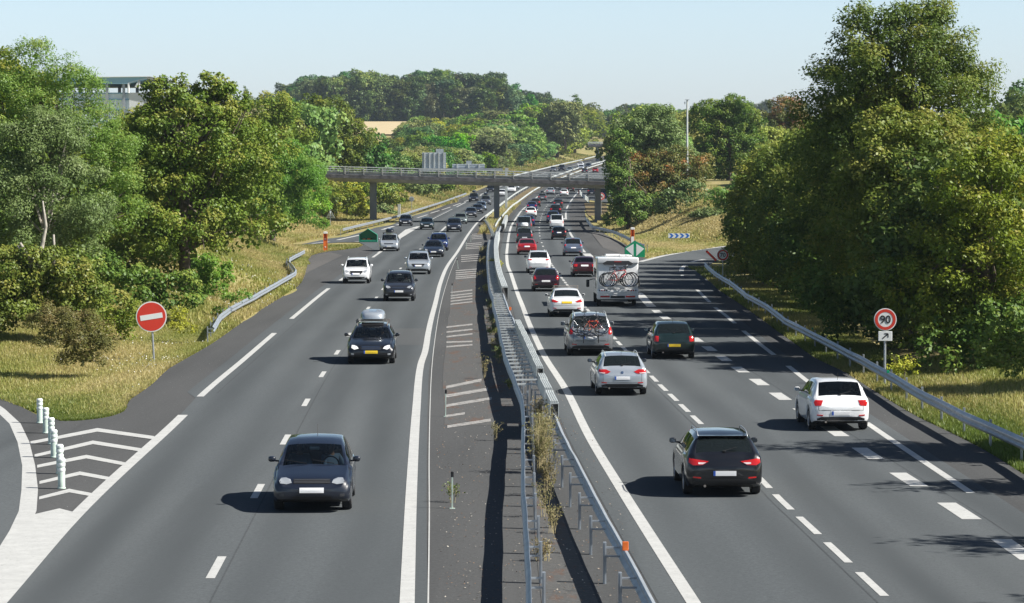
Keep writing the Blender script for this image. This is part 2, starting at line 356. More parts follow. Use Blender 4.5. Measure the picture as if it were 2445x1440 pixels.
BO = [(0, .6), (285, .6), (320, 4.5), (350, 7), (400, 6), (440, 2), (500, .6)]
def xlb(Y): return lerpt(XLb, Y) if Y < 535 else XLA(Y)-1.3
XRb = [(0, 22), (78, 14.6), (110, 14.5), (150, 14.4), (200, 14.8), (226, 15.2), (236, 32), (285, 34), (297, 15), (320, 13), (365, 11.5), (420, 11.5), (470, 22), (600, 26)]
def xrb(Y): return lerpt(XRb, Y) if Y < 600 else XRA(Y)+4
rs = np.random.RandomState(5)
_w = [(rs.uniform(.02, .25), rs.uniform(.02, .25), rs.uniform(0, 6), rs.uniform(.4, 1)) for _ in range(9)]
def wob(X, Y): return sum(a*math.sin(fx*X+fy*Y+p)/(1+8*(fx+fy)) for fx, fy, p, a in _w)/2.2
def terrain(X, Y):
    b = zr(Y)-.03
    l = xlb(Y)-X; r = X-xrb(Y)
    if l > 0:
        wl = 12 if Y < 280 else 9 if Y < 420 else 14
        b += lerpt(HLt, Y)*sstep((l-lerpt(BO, Y))/wl) + (wob(X, Y)*.8+.05)*sstep(l/4)
        if Y > 950:
            k = sstep((Y-950)/90)*sstep((l-8)/25)*sstep((-X-2)/35); b = b*(1-k)+lerpt(FIELD, Y)*k
    elif r > 0:
        b += lerpt(HRt, Y)*sstep((r-.3)/9) + (wob(X, Y)*.8+.04)*sstep(r/4)
    return b
def ground_sheet():
    Ys = list(np.arange(-60, 90, 6))+list(np.arange(90, 430, 2.5))+list(np.arange(430, 800, 8))+list(np.arange(800, 1800, 25))+[1900, 2200, 3000, 6000]
    off = [0, .6, 1.2, 2, 3, 4, 5, 6, 7.5, 9, 11, 13, 16, 20, 26, 34, 45, 60, 85, 120, 180, 280, 500, 1200, 4000]
    V = []; Fc = []; nc = 0
    for Y in Ys:
        L, R_ = xlb(Y), xrb(Y)
        xs = [L-o for o in off[::-1]]+[L+(R_-L)*k/6 for k in range(1, 6)]+[R_+o for o in off]
        nc = len(xs)
        for x in xs:
            Yc = min(Y, 1800)
            z = terrain(x, Yc)
            V.append((x, Y, z if Y < 1850 else z-2-(Y-1850)*.01))
    for i in range(len(Ys)-1):
        for j in range(nc-1): Fc.append((i*nc+j, i*nc+j+1, (i+1)*nc+j+1, (i+1)*nc+j))
    return tag(mesh('ground', V, Fc, M['ground'], smooth=True), kind='structure')
ground_sheet()
def ysteps(a, b, near=2.5, far=10):
    out = [a]; y = a
    while y < b:
        y += near if y < 260 else far*.6 if y < 600 else far
        out.append(min(y, b))
    return out
def sheet(name, fl, fr, a, b, dz, m, ncol=4, kind='structure', ref=None):
    Ys = ysteps(a, b); V = []; Fc = []
    for Y in Ys:
        l, r = fl(Y), fr(Y)
        for k in range(ncol+1): V.append((l+(r-l)*k/ncol, Y, zr(Y)+dz))
    n = ncol+1
    for i in range(len(Ys)-1):
        for k in range(ncol): Fc.append((i*n+k, i*n+k+1, (i+1)*n+k+1, (i+1)*n+k))
    o = mesh(name, V, Fc, m)
    if ref:
        uv = o.data.uv_layers.new(name='UVMap'); U = [(p[0]-ref(p[1]), p[1]) for p in V]
        for lp in o.data.loops: uv.data[lp.index].uv = U[lp.vertex_index]
    return tag(o, kind=kind)
def polysheet(name, pts, dz, m, world=False, kind='structure'):
    P = [p if world else G(*p) for p in pts]
    tri = tessellate_polygon([[Vector((x, y, 0)) for x, y in P]])
    return tag(mesh(name, [(x, y, zr(y)+dz) for x, y in P], [tuple(t) for t in tri], m), kind=kind)
# carriageways: one bed, the lanes lie on it
def xla(Y): return (-34 if Y < 84.5 else (XLA(Y)))
sheet('road_shoulder', xla, lambda Y: XRA(Y), 84.6, 1150, .006, M['shoulder'], 6)
sheet('road_apron', lambda Y: -34, lambda Y: XRA(Y), 15, 84.6, .006, M['shoulder'], 6)
sheet('left_carriageway', lambda Y: LE(Y)-.6 if Y > 97 else LE(Y)-.1, lambda Y: LR(Y)+.35, 30, 1150, .012, M['asphalt'], ref=LD)
def rright(Y): return RS(Y)+.5 if Y < 222 else RW(Y)+.5
sheet('right_carriageway', lambda Y: RL(Y)-.6, rright, 30, 205, .012, M['asphalt'], ref=RD)
sheet('right_carriageway_far', lambda Y: RL(Y)-.6, lambda Y: RW(Y)+.5, 205, 1150, .012, M['asphalt'], ref=RD)
# slip road leaving on the right, seen between the gore and the trees
polysheet('slip_road', [(1440, 662), (1500, 641), (1528, 626), (1583, 611.5), (1641, 600), (1683, 594), (1742, 586.5), (1850, 578), (2100, 572), (2100, 590), (1850, 606), (1720, 620), (1690, 634), (1686, 655), (1712, 692), (1690, 708), (1600, 712)], .017, M['asphalt'])
# wedge of ramp on the far left of the picture
polysheet('left_ramp', [(-400, 1440), (-600, 1100), (-500, 950), (-200, 925), (0, 951), (47, 970), (85.5, 990), (155, 1006.5), (240, 999), (330, 1015), (300, 1100), (150, 1230), (0, 1432), (-300, 1600)], .011, M['shoulder'])
polysheet('left_ramp_lane', [(-400, 1440), (-600, 1100), (-500, 940), (-200, 930), (0, 985), (42, 1020), (62, 1060), (72, 1113), (74, 1171), (68, 1222), (48, 1270), (20, 1312), (-60, 1420)], .016, M['asphalt'])
# slip road joining on the left before the bridge
polysheet('left_slip_road', [(700, 586), (719, 583.5), (784, 570), (827.6, 565), (896, 544), (935.6, 537), (984, 516), (1024, 504.5), (1024, 520), (1005, 541), (951, 574), (905, 604), (880, 590), (858, 579), (810, 579), (725, 585), (700, 588)], .014, M['asphalt'])
polysheet('repaired_patch', [(903, 823), (947, 785), (1018, 785), (1011, 825)], .016, M['patch'])
polysheet('emergency_bay', [(1420, 547), (1500, 588), (1520, 612), (1500, 613), (1440, 592), (1405, 548)], .016, M['old'])
polysheet('emergency_pull_in', [(702, 651), (716, 627), (735, 611), (790, 603), (818, 610), (740, 648), (702, 671)], .016, M['old'])
# beyond the bridge: road on the right with the queue of vans
polysheet('right_far_ramp', [(1384, 463), (1394, 448), (1440, 440), (1520, 440), (1520, 482), (1450, 484), (1410, 478), (1392, 470)], .02, M['asphalt'])
polysheet('gore_grass', [(1395, 486), (1400, 482), (1448, 487), (1452, 520), (1425, 532), (1402, 512)], .03, M['dirt'])
polysheet('gore_paving', [(1383, 463), (1386, 462), (1402, 480), (1394, 483), (1370, 476)], .024, M['old'])
# median beyond the kink, soil between the rails
sheet('median_soil', lambda Y: max(LR(Y)+1.0, -9e9), lambda Y: RL(Y)-1.9, 330, 1000, .03, M['dirt'], 2)
sheet('median_debris', lambda Y: MLr(Y)-2.3, lambda Y: MLr(Y)+.15, 84.8, 215, .010, M['debris'], 2)
sheet('median_soil_near', lambda Y: MLr(Y)+.2, lambda Y: MRr(Y)-.55, 30, 250, .013, M['debris'], 2)
# ---------------------------------------------------------------- markings
def strip(cv, a, b, w, mb, dz=.018, gap=.0):
    Ys = ysteps(a, b, 2, 8); V = []; Fc = []
    for Y in Ys:
        s = cv.slope(Y); k = math.sqrt(1+s*s)*w/2
        V += [(cv(Y)-k, Y, zr(Y)+dz), (cv(Y)+k, Y, zr(Y)+dz)]
    for i in range(len(Ys)-1): Fc.append((2*i, 2*i+1, 2*i+3, 2*i+2))
    mb.add(V, Fc)
class Off_:
    def __init__(s, c, d): s.c = c; s.d = d
    def __call__(s, Y): return s.c(Y)+s.d
    def slope(s, Y): return s.c.slope(Y)
def dashes(cv, start, period, ln, w, end, mb):
    y = start
    while y < end: strip(cv, y, y+ln, w, mb); y += period
mb = MB()
strip(LR, 30, 1150, .26, mb); strip(RL, 30, 1150, .25, mb)
Y1 = GY(1215)
dashes(LD, 52.6-13, 13, 3, .17, 330, mb)
dashes(LD, 345, 13, 3, .17, 1150, mb)
strip(LE, 30, GY(992), .30, mb)
for a, b in ((GY(948), GY(796)), (GY(762), GY(689)), (198.5, 237.5), (250.5, 283)): strip(LE, a, b, .24, mb)
dashes(LE, 372, 6.5, 3, .3, 470, mb); dashes(LE, 490, 52, 39, .2, 1150, mb)
dashes(RD, GY(1425)-4.33*3+.0, 4.33, 3, .16, 250, mb)
dashes(RD, 270-13, 13, 3, .16, 1150, mb)
dashes(RW, GY(1086)-6.5*5+.2-1.5, 6.5, 3.1, .42, GY(742), mb)
strip(RW, GY(733), GY(700), .52, mb)
for a, b in ((GY(665), GY(650)), (GY(621), GY(611)), (GY(603), GY(594)), (GY(584), GY(549)), (GY(524), GY(505)), (GY(500), GY(489)), (GY(486), GY(459)), (GY(456), GY(430))): strip(RW, a, b, .26, mb)
for y0, y1 in ((1178.7, 1010), (914, 874.6), (848.5, 790.5), (773, 734.5), (722.5, 692.5), (683, 657)): strip(RS, GY(y0), GY(y1), .21, mb)
strip(THIN, 45, 250, .028, mb)
def pxquad(pts, mb, dz=.018):
    V = [(*G(x, y), 0) for x, y in pts]; V = [(a, b, zr(b)+dz) for a, b, c in V]; mb.add(V, [tuple(range(len(V)))])
def pxband(pts, t0, t1, mb, dz=.019):
    for i in range(len(pts)-1):
        (xa, ya), (xb, yb) = pts[i], pts[i+1]
        pxquad([(xa, ya+t0[i]), (xb, yb+t0[i+1]), (xb, yb+t1[i+1]), (xa, ya+t1[i])], mb, dz)
z2 = lambda p: (p[0]/2.572, 880+p[1]/2.572)
for a, b, c in (((187, 460), (598, 378), (948, 428)), ((212, 540), (570, 455), (868, 503)), ((228, 605), (530, 543), (772, 590)), ((242, 705), (490, 645), (686, 682)), ((240, 800), (425, 752), (583, 782))):
    pxband([z2(a), z2(b), z2(c)], (-3.4, -3.4, -3.4), (3.4, 5.0, 4.4), mb)
pxband([(0, 973), (42.8, 1012), (62, 1055), (74, 1113), (76, 1171)], (0, 0, 0, 0, 0), (0, 0, 0, 0, 0), MB())
rampl = [(-30, 958), (0, 979), (36, 1013), (56, 1057), (68.5, 1113), (71, 1171), (66, 1222), (45, 1269), (20, 1311), (-8, 1345)]
RA = [G(*p) for p in rampl]; V = []; Fc = []
for i, (x, y) in enumerate(RA):
    a = Vector(RA[max(0, i-1)]); b = Vector(RA[min(len(RA)-1, i+1)]); t = (b-a).normalized(); nn = Vector((-t.y, t.x))
    w = .16 if i < 5 else .19
    V += [(x-nn.x*w, y-nn.y*w, .019), (x+nn.x*w, y+nn.y*w, .019)]
for i in range(len(RA)-1): Fc.append((2*i, 2*i+1, 2*i+3, 2*i+2))
mb.add(V, Fc)
pxquad([(78, 1231), (142, 1216), (184, 1227), (0, 1431), (-60, 1500), (-60, 1420), (22, 1318), (52, 1275), (72, 1232)], mb, .0205)
# slip road on the right: edge line and the lane line round the bend
def pxline(pts, w, mb, dz=.021):
    P = [Vector(G(*p)) for p in pts]; V = []; Fc = []
    for i, p in enumerate(P):
        t = (P[min(len(P)-1, i+1)]-P[max(0, i-1)]).normalized(); nn = Vector((-t.y, t.x))*w/2
        V += [(p.x-nn.x, p.y-nn.y, zr(p.y)+dz), (p.x+nn.x, p.y+nn.y, zr(p.y)+dz)]
    for i in range(len(P)-1): Fc.append((2*i, 2*i+1, 2*i+3, 2*i+2))
    mb.add(V, Fc)
pxline([(1528, 625.5), (1583, 611.5), (1641.7, 600.5), (1683, 594.5), (1742, 587.5), (1800, 582)], .5, mb)
pxline([(1627, 649), (1628, 641), (1637, 633.5)], .35, mb); pxline([(1650, 626), (1668, 622), (1682, 620)], .4, mb)
pxline([(1400, 606), (1409, 614), (1417, 620)], .7, mb)
# joining slip road on the left: chevrons, wedge and dashes
pxline([(806, 573.5), (859, 561.7)], .4, mb); pxline([(745, 582), (786, 577.5)], .35, mb); pxline([(838, 578.5), (860, 577)], .35, mb)
pxline([(898, 553), (925, 545), (950, 537.5), (968, 532)], .4, mb)
pxquad([(944, 576), (951, 573), (1003, 541), (995, 541), (936, 558)], mb, .0205)
for k in range(6): pxline([(905+k*9, 574-k*4.8), (952+k*7, 571-k*4.9)], .35, mb, .019)
pxline([(904, 604), (948, 577)], .3, mb)
for a, b in (((996.4, 520.5), (1022, 512.6)), ((1028, 509.7), (1049, 503)), ((1055, 501.5), (1076, 494.5)), ((1082, 492), (1100, 485.5)), ((1107, 482.5), (1118, 478.5)), ((1143, 469), (1151, 465))): pxline([a, b], .26, mb)
pxline([(1047.5, 557.8), (1065, 541)], .25, mb); pxline([(1175, 529), (1145, 545)], .01, MB())
tag(mb.build('lane_markings', M['paint']), kind='structure')
sm = MB(); strip(Off_(LD, .22), 30, 300, .035, sm, .015); strip(Off_(RD, -.24), 30, 300, .035, sm, .015); strip(Off_(RW, .34), 30, 200, .03, sm, .015); strip(Off_(LE, .45), 97, 300, .04, sm, .015)
tag(sm.build('road_seams', M['seam']), kind='structure')
polysheet('stained_patch', [(1168, 720), (1180, 720), (1182, 740), (1170, 740)], .02, M['stain'])
wb = MB()
def wrn(x0, y0, x1, y1, t=3.0): pxband([(x0, y0), (x1, y1)], (-t, -t), (t, t), wb, .016)
for p in ((1065, 926, 1150, 908, 3.2), (1064, 947, 1165, 930, 3.6), (1065, 970, 1174, 952, 3.2), (1065, 995, 1110, 988, 2.6), (1068, 1020, 1172, 1004, 3.2)): wrn(*p)
for y0, y1 in ((782, 775), (794, 787), (805, 798), (818, 816), (829, 824)): wrn(1066, y0, 1128, y1, 1.7)
for y in (699, 707, 713, 720, 727): wrn(1076, y, 1128, y-6, 1.3)
for y in (647, 652, 657, 662, 666): wrn(1088, y, 1138, y-4, 1.0)
for y in (611, 615.5, 620, 625): wrn(1101, y, 1146, y-3, .8)
for y in (583, 587, 591.5, 595): wrn(1112, y, 1150, y-3, .7)
for y in (560, 563.5, 567, 571): wrn(1126, y, 1152, y-2.5, .6)
tag(wb.build('worn_markings', M['worn']), kind='structure')
# field of stubble below the wooded hill
V = []; Fc = []
ys = list(np.arange(1075, 1275, 12.5)); xs = list(np.arange(-103, -40, 5))
for Y in ys:
    for X in xs: V.append((X, Y, terrain(X, Y)+.25))
for i in range(len(ys)-1):
    for j in range(len(xs)-1): Fc.append((i*len(xs)+j, i*len(xs)+j+1, (i+1)*len(xs)+j+1, (i+1)*len(xs)+j))
tag(mesh('field', V, Fc, M['field'], smooth=True), kind='structure')

# ---------------------------------------------------------------- guard rails
WP = [(0, .44), (.02, .46), (.075, .505), (.08, .54), (.03, .585), (.03, .615), (.08, .66), (.075, .695), (.02, .74), (0, .76)]
def rail_beam(P, side, zoff=0):
    """P: list of (x,y,z ground); side +1 bulges to +x of the travel direction"""
    mbm = MB(); V = []; n = len(WP)
    for i, p in enumerate(P):
        a = Vector(P[max(0, i-1)]); b = Vector(P[min(len(P)-1, i+1)]); t = (b-a); t.z = 0; t.normalize()
        nn = Vector((t.y, -t.x, 0))*side
        for u, z in WP: V.append(Vector(p)+nn*u+Vector((0, 0, z+zoff)))
        for u, z in WP[::-1]: V.append(Vector(p)+nn*(u-.012)+Vector((0, 0, z+zoff+(0.004 if z > .6 else -.004))))
    m2 = 2*n; Fc = []
    for i in range(len(P)-1):
        for k in range(m2):
            k2 = (k+1) % m2; Fc.append((i*m2+k, i*m2+k2, (i+1)*m2+k2, (i+1)*m2+k))
    Fc += [tuple(range(m2)), tuple((len(P)-1)*m2+k for k in range(m2))[::-1]]
    mbm.add(V, Fc); return mbm
def resample(P, step):
    P = [Vector(p) for p in P]; out = [P[0]]; acc = 0
    for i in range(len(P)-1):
        L = (P[i+1]-P[i]).length; d = step-acc
        while d <= L: out.append(P[i].lerp(P[i+1], d/L)); d += step
        acc = L-(d-step)
    return out
def guard_rail(P, side, label, spacing=4, posts=True, mat='galv', jitter=.014, group='metal guard rails along the motorway', blk=.22, seed=1, ztop=.76, bracket=True):
    r = random.Random(seed)
    P = [Vector(p) for p in P]
    root = empty('guard_rail', P[0], 0, label, 'guard rail', group)
    o = P[0]
    Q = [p-o for p in P]
    Q = [q+Vector((r.uniform(-jitter, jitter), 0, r.uniform(-jitter, jitter)*.6)) for q in Q]
    rail_beam(Q, side).build('beam', M[mat], root)
    if posts:
        ps = resample(Q, spacing); first = None
        for i, p in enumerate(ps[:98]):
            a = ps[max(0, i-1)]; b = ps[min(len(ps)-1, i+1)]; t = b-a; t.z = 0; t.normalize(); nn = Vector((t.y, -t.x, 0))*side
            if first is None:
                m = MB(); m.box((0, 0, .36), (.055, .11, .80)); m.box((0, .0, .365), (.012, .13, .78))
                m.box((.5*blk, 0, .66), (blk, .05, .03)); m.box((.5*blk, 0, .50), (blk, .05, .03)) if bracket else None
                c = m.build('post', M[mat], root); first = c
            else: c = first.copy(); link(c, root)
            c.location = p-nn*blk; c.rotation_euler = (0, 0, math.atan2(nn.y, nn.x)+r.uniform(-.05, .05))
    return root
def curve_path(cv, a, b, step, zf=None):
    n = max(2, int((b-a)/step)); return [(cv(a+(b-a)*k/n), a+(b-a)*k/n, (zf or zr)(a+(b-a)*k/n)) for k in range(n+1)]
def px_path(pts, h=.75, step=3):
    P = [G(x, y, h) for x, y in pts]; P = [Vector((x, y, zr(y))) for x, y in P]; out = []
    for i in range(len(P)-1):
        n = max(1, int((P[i+1]-P[i]).length/step))
        for k in range(n): out.append(P[i].lerp(P[i+1], k/n))
    return out+[P[-1]]
# right verge
guard_rail(px_path([(2560, 1110), (2445, 1046), (2306, 985), (2199, 933), (2140, 897.5), (2056.7, 851.7), (1952.5, 799.6), (1875, 760), (1833, 728), (1783, 701.7), (1750, 675), (1713, 653), (1691.7, 636.7), (1684, 626.7)]), -1, 'long steel guard rail along the right verge in front of the tall trees', seed=3)
guard_rail(px_path([(508, 780), (525, 751.7), (550, 733), (608, 703.8), (671, 668), (704, 649.6), (706, 643), (698, 632), (690, 624), (691.7, 616), (727, 597.5)]), 1, 'short kinked guard rail on the grass bank at left, near end bent down', seed=4)
guard_rail(px_path([(817.8, 546), (866.9, 534), (916, 522.5), (955, 512.6), (1004, 497), (1053, 482), (1113, 460.6)], .75, 6), 1, 'guard rail at the foot of the left bank passing the bridge pier', spacing=8, seed=5)
guard_rail(px_path([(1540, 585), (1518, 577), (1493, 563), (1470, 553), (1443, 545), (1415, 540), (1405, 530), (1398, 518)], .75, 4), -1, 'curved guard rail on the right shoulder before the bridge mound', seed=6)
# median rails and the ladder of struts between them
def MLx(Y): return MLr(Y)
P = curve_path(MLr, 36, 281, 2.0)
guard_rail(P, -1, 'left rail of the median barrier, facing the oncoming traffic', mat='galv', seed=7, blk=.22, jitter=.014, group='median barrier rails')
P = curve_path(MRr, 36, 340, 2.0)
guard_rail(P, 1, 'right rail of the median barrier, beside the queue driving away', mat='galv', seed=8, blk=.28, jitter=.010, group='median barrier rails')
P = px_path([(1175, 557.5), (1170, 545), (1164, 534), (1157.5, 523)], .75, 5)
guard_rail(P, -1, 'short rail splitting off the median barrier towards the bridge pier', mat='galvw', seed=9, jitter=.02, spacing=5, group='median barrier rails')
LRo = Curve([(LR.t[i], 0) for i in range(0)], world=True) if 0 else None
class Off:
    def __init__(s, c, d): s.c = c; s.d = d
    def __call__(s, Y): return s.c(Y)+s.d
guard_rail(curve_path(Off(LR, .9), 395, 1050, 8), -1, 'far median rail on the oncoming side, running on beyond the bridge', mat='galvw', spacing=16, seed=10, jitter=0, group='median barrier rails')
guard_rail(curve_path(Off(RL, -1.7), 341, 1050, 7), 1, 'far median rail on the departing side, running on beyond the bridge', mat='galvw', spacing=16, seed=11, jitter=0, group='median barrier rails')
guard_rail(curve_path(Off(LE, -3.2), 760, 1060, 12), 1, 'distant guard rail on the left shoulder under the far bridge', mat='galvw', spacing=16, seed=12, jitter=0)
first = None
lad = empty('barrier_struts', (MLr(92), 92, 0), 0, 'row of steel struts like ladder rungs joining the two median rails', 'barrier strut row')
for k, Y in enumerate(np.arange(91.5, 283, 2.0)):
    a, b = MLr(Y)+.0, MRr(Y)-.02
    if b-a < .15: continue
    m = MB(); m.box(((a+b)/2-lad.location.x, Y-92, .715+zr(Y)), (b-a, .16, .045)); m.build('strut', M['galvw'], lad)
# heavy ribbed beam on top of the right rail: four runs
def ribbed(a, b, label, h=.45, w=.24, offs=.06, z0=.62):
    root = empty('ribbed_barrier_beam', (MRr(a)+offs, a, zr(a)), 0, label, 'barrier beam', 'ribbed beams on the median barrier')
    o = root.location
    prof = []
    for k in range(4):
        x = -w/2+k*w/4; prof += [(x+.005, h), (x+w/4-.022, h), (x+w/4-.018, h-.05), (x+w/4-.004, h-.05)]
    prof += [(w/2, 0), (w/2-.02, 0), (w/2-.02, h-.08), (-w/2+.02, h-.08), (-w/2+.02, 0), (-w/2, 0)]
    n = len(prof); Ys = list(np.arange(a, b, 4.0))+[b]; m = MB(); V = []; Fc = []
    rr = random.Random(int(a))
    for i, Y in enumerate(Ys):
        for e in (0, 1):
            if (i == 0 and e == 0) or (i == len(Ys)-1 and e == 1): continue
            j = rr.uniform(-.012, .012) if e else j if i else 0
            for x, z in prof: V.append((MRr(Y)+offs-o.x+x+(.012 if e else 0), Y-o.y+(.03 if e else 0), zr(Y)-o.z+z0+z+(.02 if e else 0)))
    L = len(V)//n
    for i in range(L-1):
        for k in range(n): Fc.append((i*n+k, i*n+(k+1) % n, (i+1)*n+(k+1) % n, (i+1)*n+k))
    Fc.append(tuple(range(n))[::-1]); Fc.append(tuple((L-1)*n+k for k in range(n)))
    m.add(V, Fc); m.build('beam', M['galvw'], root)
    br = MB()                                     # zigzag bracing seen in the open end
    for k in range(4):
        z = z0+.03+k*.09
        br.tube([(-.08, .12, z), (.08, .12, z+.045), (-.08, .12, z+.09)], .012, 5)
    br.build('bracing', M['galvd'], root)
ribbed(94.5, 125, 'ribbed steel beam on the right median rail, long run beside the struts')
ribbed(160.5, 300, 'ribbed steel beam on the right median rail, the farthest and longest run', h=.80, z0=.30, w=.36, offs=.12)
ribbed(85.0, 91.5, 'short ribbed beam block on the right median rail, middle one of three', offs=.02)
ribbed(80.0, 84.2, 'short ribbed beam block on the right median rail, the nearest one', offs=.02)
ribbed(341, 392, 'pale ribbed beam on the far median rail just beside the bridge pier', offs=.3, h=.75, z0=.25, w=.36)
# reflectors clipped on the rails
for X, Y, m_, lab in ((*G(1493, 1305, .83), 'orange', 'orange reflector plate clipped on the near median rail'), (*G(1218, 739, .8), 'orange', 'orange reflector on the median rail beside the ribbed beam end'),
                      (*G(2120, 883, .9), 'green', 'green reflector on the right guard rail below the 90 sign'), (*G(1940, 781, .9), 'green', 'green reflector on the right guard rail left of the 90 sign')):
    t = MB(); t.box((0, 0, .0), (.11 if m_ == 'orange' else .09, .03, .16 if m_ == 'orange' else .1), bev=.008)
    o = t.build('rail_reflector', M[m_]); o.location = (X, Y-.02, zr(Y)+.84); tag(o, lab, 'reflector')
# slender posts in the hatched median
for i, (x, y, h, lab) in enumerate(((1080, 1215, .82, 'slender median marker post with a black head, nearest, weed at its foot'), (1064, 995, .82, 'slender green median marker post beside the worn hatching'), (1079, 708, .78, 'slender pale median marker post in the middle distance'), (1094, 641, .75, 'leaning median marker post near the curve'), (1113, 594, .8, 'fourth slender median marker post from the camera'), (1124, 577, .8, 'farthest slender median marker post towards the bridge'))):
    X, Y = G(x, y); r = empty('marker_post', (X, Y, zr(Y)), 0, lab, 'marker post', 'marker posts in the hatched median'); r.rotation_euler = (0, -.12 if i == 3 else 0.01*i, 0)
    m = MB(); m.box((0, 0, h/2-.05), (.03, .03, h-.1)); m.box((0, 0, .008), (.12, .12, .016)); m.build('post', M['bollard'] if i != 2 else M['galvw'], r)
    m = MB(); m.box((0, 0, h-.06), (.065, .035, .13), bev=.01); m.build('head', M['black'], r)
# bollards on the left gore
for i, (x, y) in enumerate(((95, 1011.4), (109.6, 1035.5), (122.5, 1062), (129, 1093.8), (143, 1132.7), (147, 1168.5))):
    X, Y = G(x, y); lab = 'green and white flexible bollard on the left gore, ' + ('the farthest, beside the grass', 'second from the grass', 'third from the grass', 'fourth from the grass', 'fifth from the grass', 'the nearest to the camera')[i]
    r = empty('bollard', (X, Y, 0.02), .3*i, lab, 'bollard', 'bollards on the left gore')
    m = MB(); m.lathe([(.0, 0), (.10, 0), (.10, .02), (.085, .03), (.085, .44), (.08, .45), (.08, .56), (.085, .57), (.088, .64), (.088, .69), (.07, .715), (.0, .72)], 18); m.build('shaft', M['bollard'], r, smooth=True, angle=35)
    m = MB()
    for z in (.40, .52): m.lathe([(.089, z), (.092, z+.005), (.092, z+.075), (.089, z+.08)], 18)
    m.lathe([(.091, .64), (.094, .65), (.094, .69), (.07, .722), (0, .727)], 18)
    m.build('band', M['bollw'], r, smooth=True, angle=35)
for i in range(9):
    x = 1382+i*3.0; y = 463+i*2.9-(i > 5)*1.2; X, Y = G(x, y)
    m = MB(); m.lathe([(.11, 0), (.10, .5), (.10, .8), (.06, .86), (0, .87)], 10)
    o = m.build('bollard', M['bollw'] if i else M['red']); o.location = (X, Y, zr(Y)); tag(o, 'white bollard in the curved row on the gore beyond the bridge', 'bollard', 'far bollards on the gore beyond the bridge')
    if i == 0: o['label'] = 'reddish bollard heading the curved row beyond the bridge'; del o['group']
# ---------------------------------------------------------------- bridges
def bridge(name, label, Y0, width, xl, xr, ztop_c, xc, slope, piers, thick=(.5, .5), sp=2.5, railh=1.0, fall=0.0):
    zt = lambda x: ztop_c-(x-xc)*slope                 # kerb top at x (deck rises to the left)
    root = empty(name, (xc, Y0+width/2, ztop_c), 0, label, 'bridge')
    o = root.location
    def long(poly, mat, nm, a=xl, b=xr):               # polygon in (y, z) swept along x
        n = len(poly); V = []; Fc = []; K = 12
        for k in range(K+1):
            x = a+(b-a)*k/K
            for y, z in poly: V.append((x-o.x, Y0+y-o.y, zt(x)+z-o.z))
        for k in range(K):
            for i in range(n): Fc.append((k*n+i, k*n+(i+1) % n, (k+1)*n+(i+1) % n, (k+1)*n+i))
        Fc += [tuple(range(n))[::-1], tuple(K*n+i for i in range(n))]
        return mesh(nm, V, Fc, mat, root)
    t1, t2 = thick
    long([(.6, -t1), (1.6, -t1-t2), (width-1.6, -t1-t2), (width-.6, -t1), (width-.1, -.12), (.3, -.12)], M['conc'], 'deck')
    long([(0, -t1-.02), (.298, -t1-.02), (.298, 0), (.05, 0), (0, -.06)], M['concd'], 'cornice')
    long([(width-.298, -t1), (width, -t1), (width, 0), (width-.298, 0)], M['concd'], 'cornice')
    first = None
    for yy in (.12, width-.12):
        n = int((xr-xl)/sp)
        for k in range(n+1):
            x = xl+k*sp
            if first is None:
                m = MB(); m.box((0, 0, railh/2), (.12, .10, railh)); m.box((-.16, .08, railh*.62), (.26, .08, .10)); m.box((-.16, .08, railh*.36), (.26, .08, .08))
                c = first = m.build('railing_post', M['conc'] if name == 'road_bridge' else M['galvw'], root)
            else: c = first.copy(); link(c, root)
            c.location = (x-o.x, Y0+yy-o.y-(.10 if yy < 1 else -.10), zt(x)-o.z)
        for z, h, d in ((railh, .12, .11), (railh*.70, .10, .07), (railh*.42, .06, .05)):
            m = MB(); a, b = Vector((xl, 0, zt(xl))), Vector((xr, 0, zt(xr)))
            V = []; 
            for p in (a, b):
                for dy, dz in ((-d, -h/2), (d, -h/2), (d, h/2), (-d, h/2)): V.append((p.x-o.x, Y0+yy+dy+.0-o.y, p.z+z+dz-o.z))
            m.add(V, [(0, 1, 2, 3), (4, 7, 6, 5), (0, 4, 5, 1), (1, 5, 6, 2), (2, 6, 7, 3), (3, 7, 4, 0)])
            m.build('handrail' if z == railh else 'guard_bar', M['galvw'], root)
        # low solid kerb upstand behind the rails
        long([(yy+.14 if yy < 1 else yy-.3, 0), (yy+.3 if yy < 1 else yy-.14, 0), (yy+.3 if yy < 1 else yy-.14, .32), (yy+.14 if yy < 1 else yy-.3, .32)], M['conc'], 'kerb')
    for (x, y, w, d, zb) in piers:
        m = MB(); top = zt(x)-t1-t2+.02
        m.box((x-o.x, y-o.y, (top+zb)/2-o.z), (w, d, top-zb), bev=.06)
        m.build('pier', M['pier'], root, smooth=False)
    return root
by = 388.0
bx = lambda x: (x-CX)/F*by
bridge('road_bridge', 'concrete road bridge over the motorway with grey piers and pale railings', by, 8.4, bx(735), bx(1620), 6.62, bx(1187), .0272,
       [((890.5-CX)/F*392, 393, .85, 2.4, 1.0), ((1186-CX)/F*392, 392.5, .74, 2.6, .3), ((1427.5-CX)/F*392, 392.5, .78, 2.6, .3)])
fy = 985.0
bridge('far_road_bridge', 'distant grey road bridge half hidden by trees, single pier visible', fy, 8, (1405-CX)/F*fy, (1560-CX)/F*fy, 7.4+(412-345.5)/F*fy+0, (1425-CX)/F*fy, .0, [((1427-CX)/F*fy, fy+4, 1.1, 3, zr(fy)-1)], (.5, .35), 4, .9)
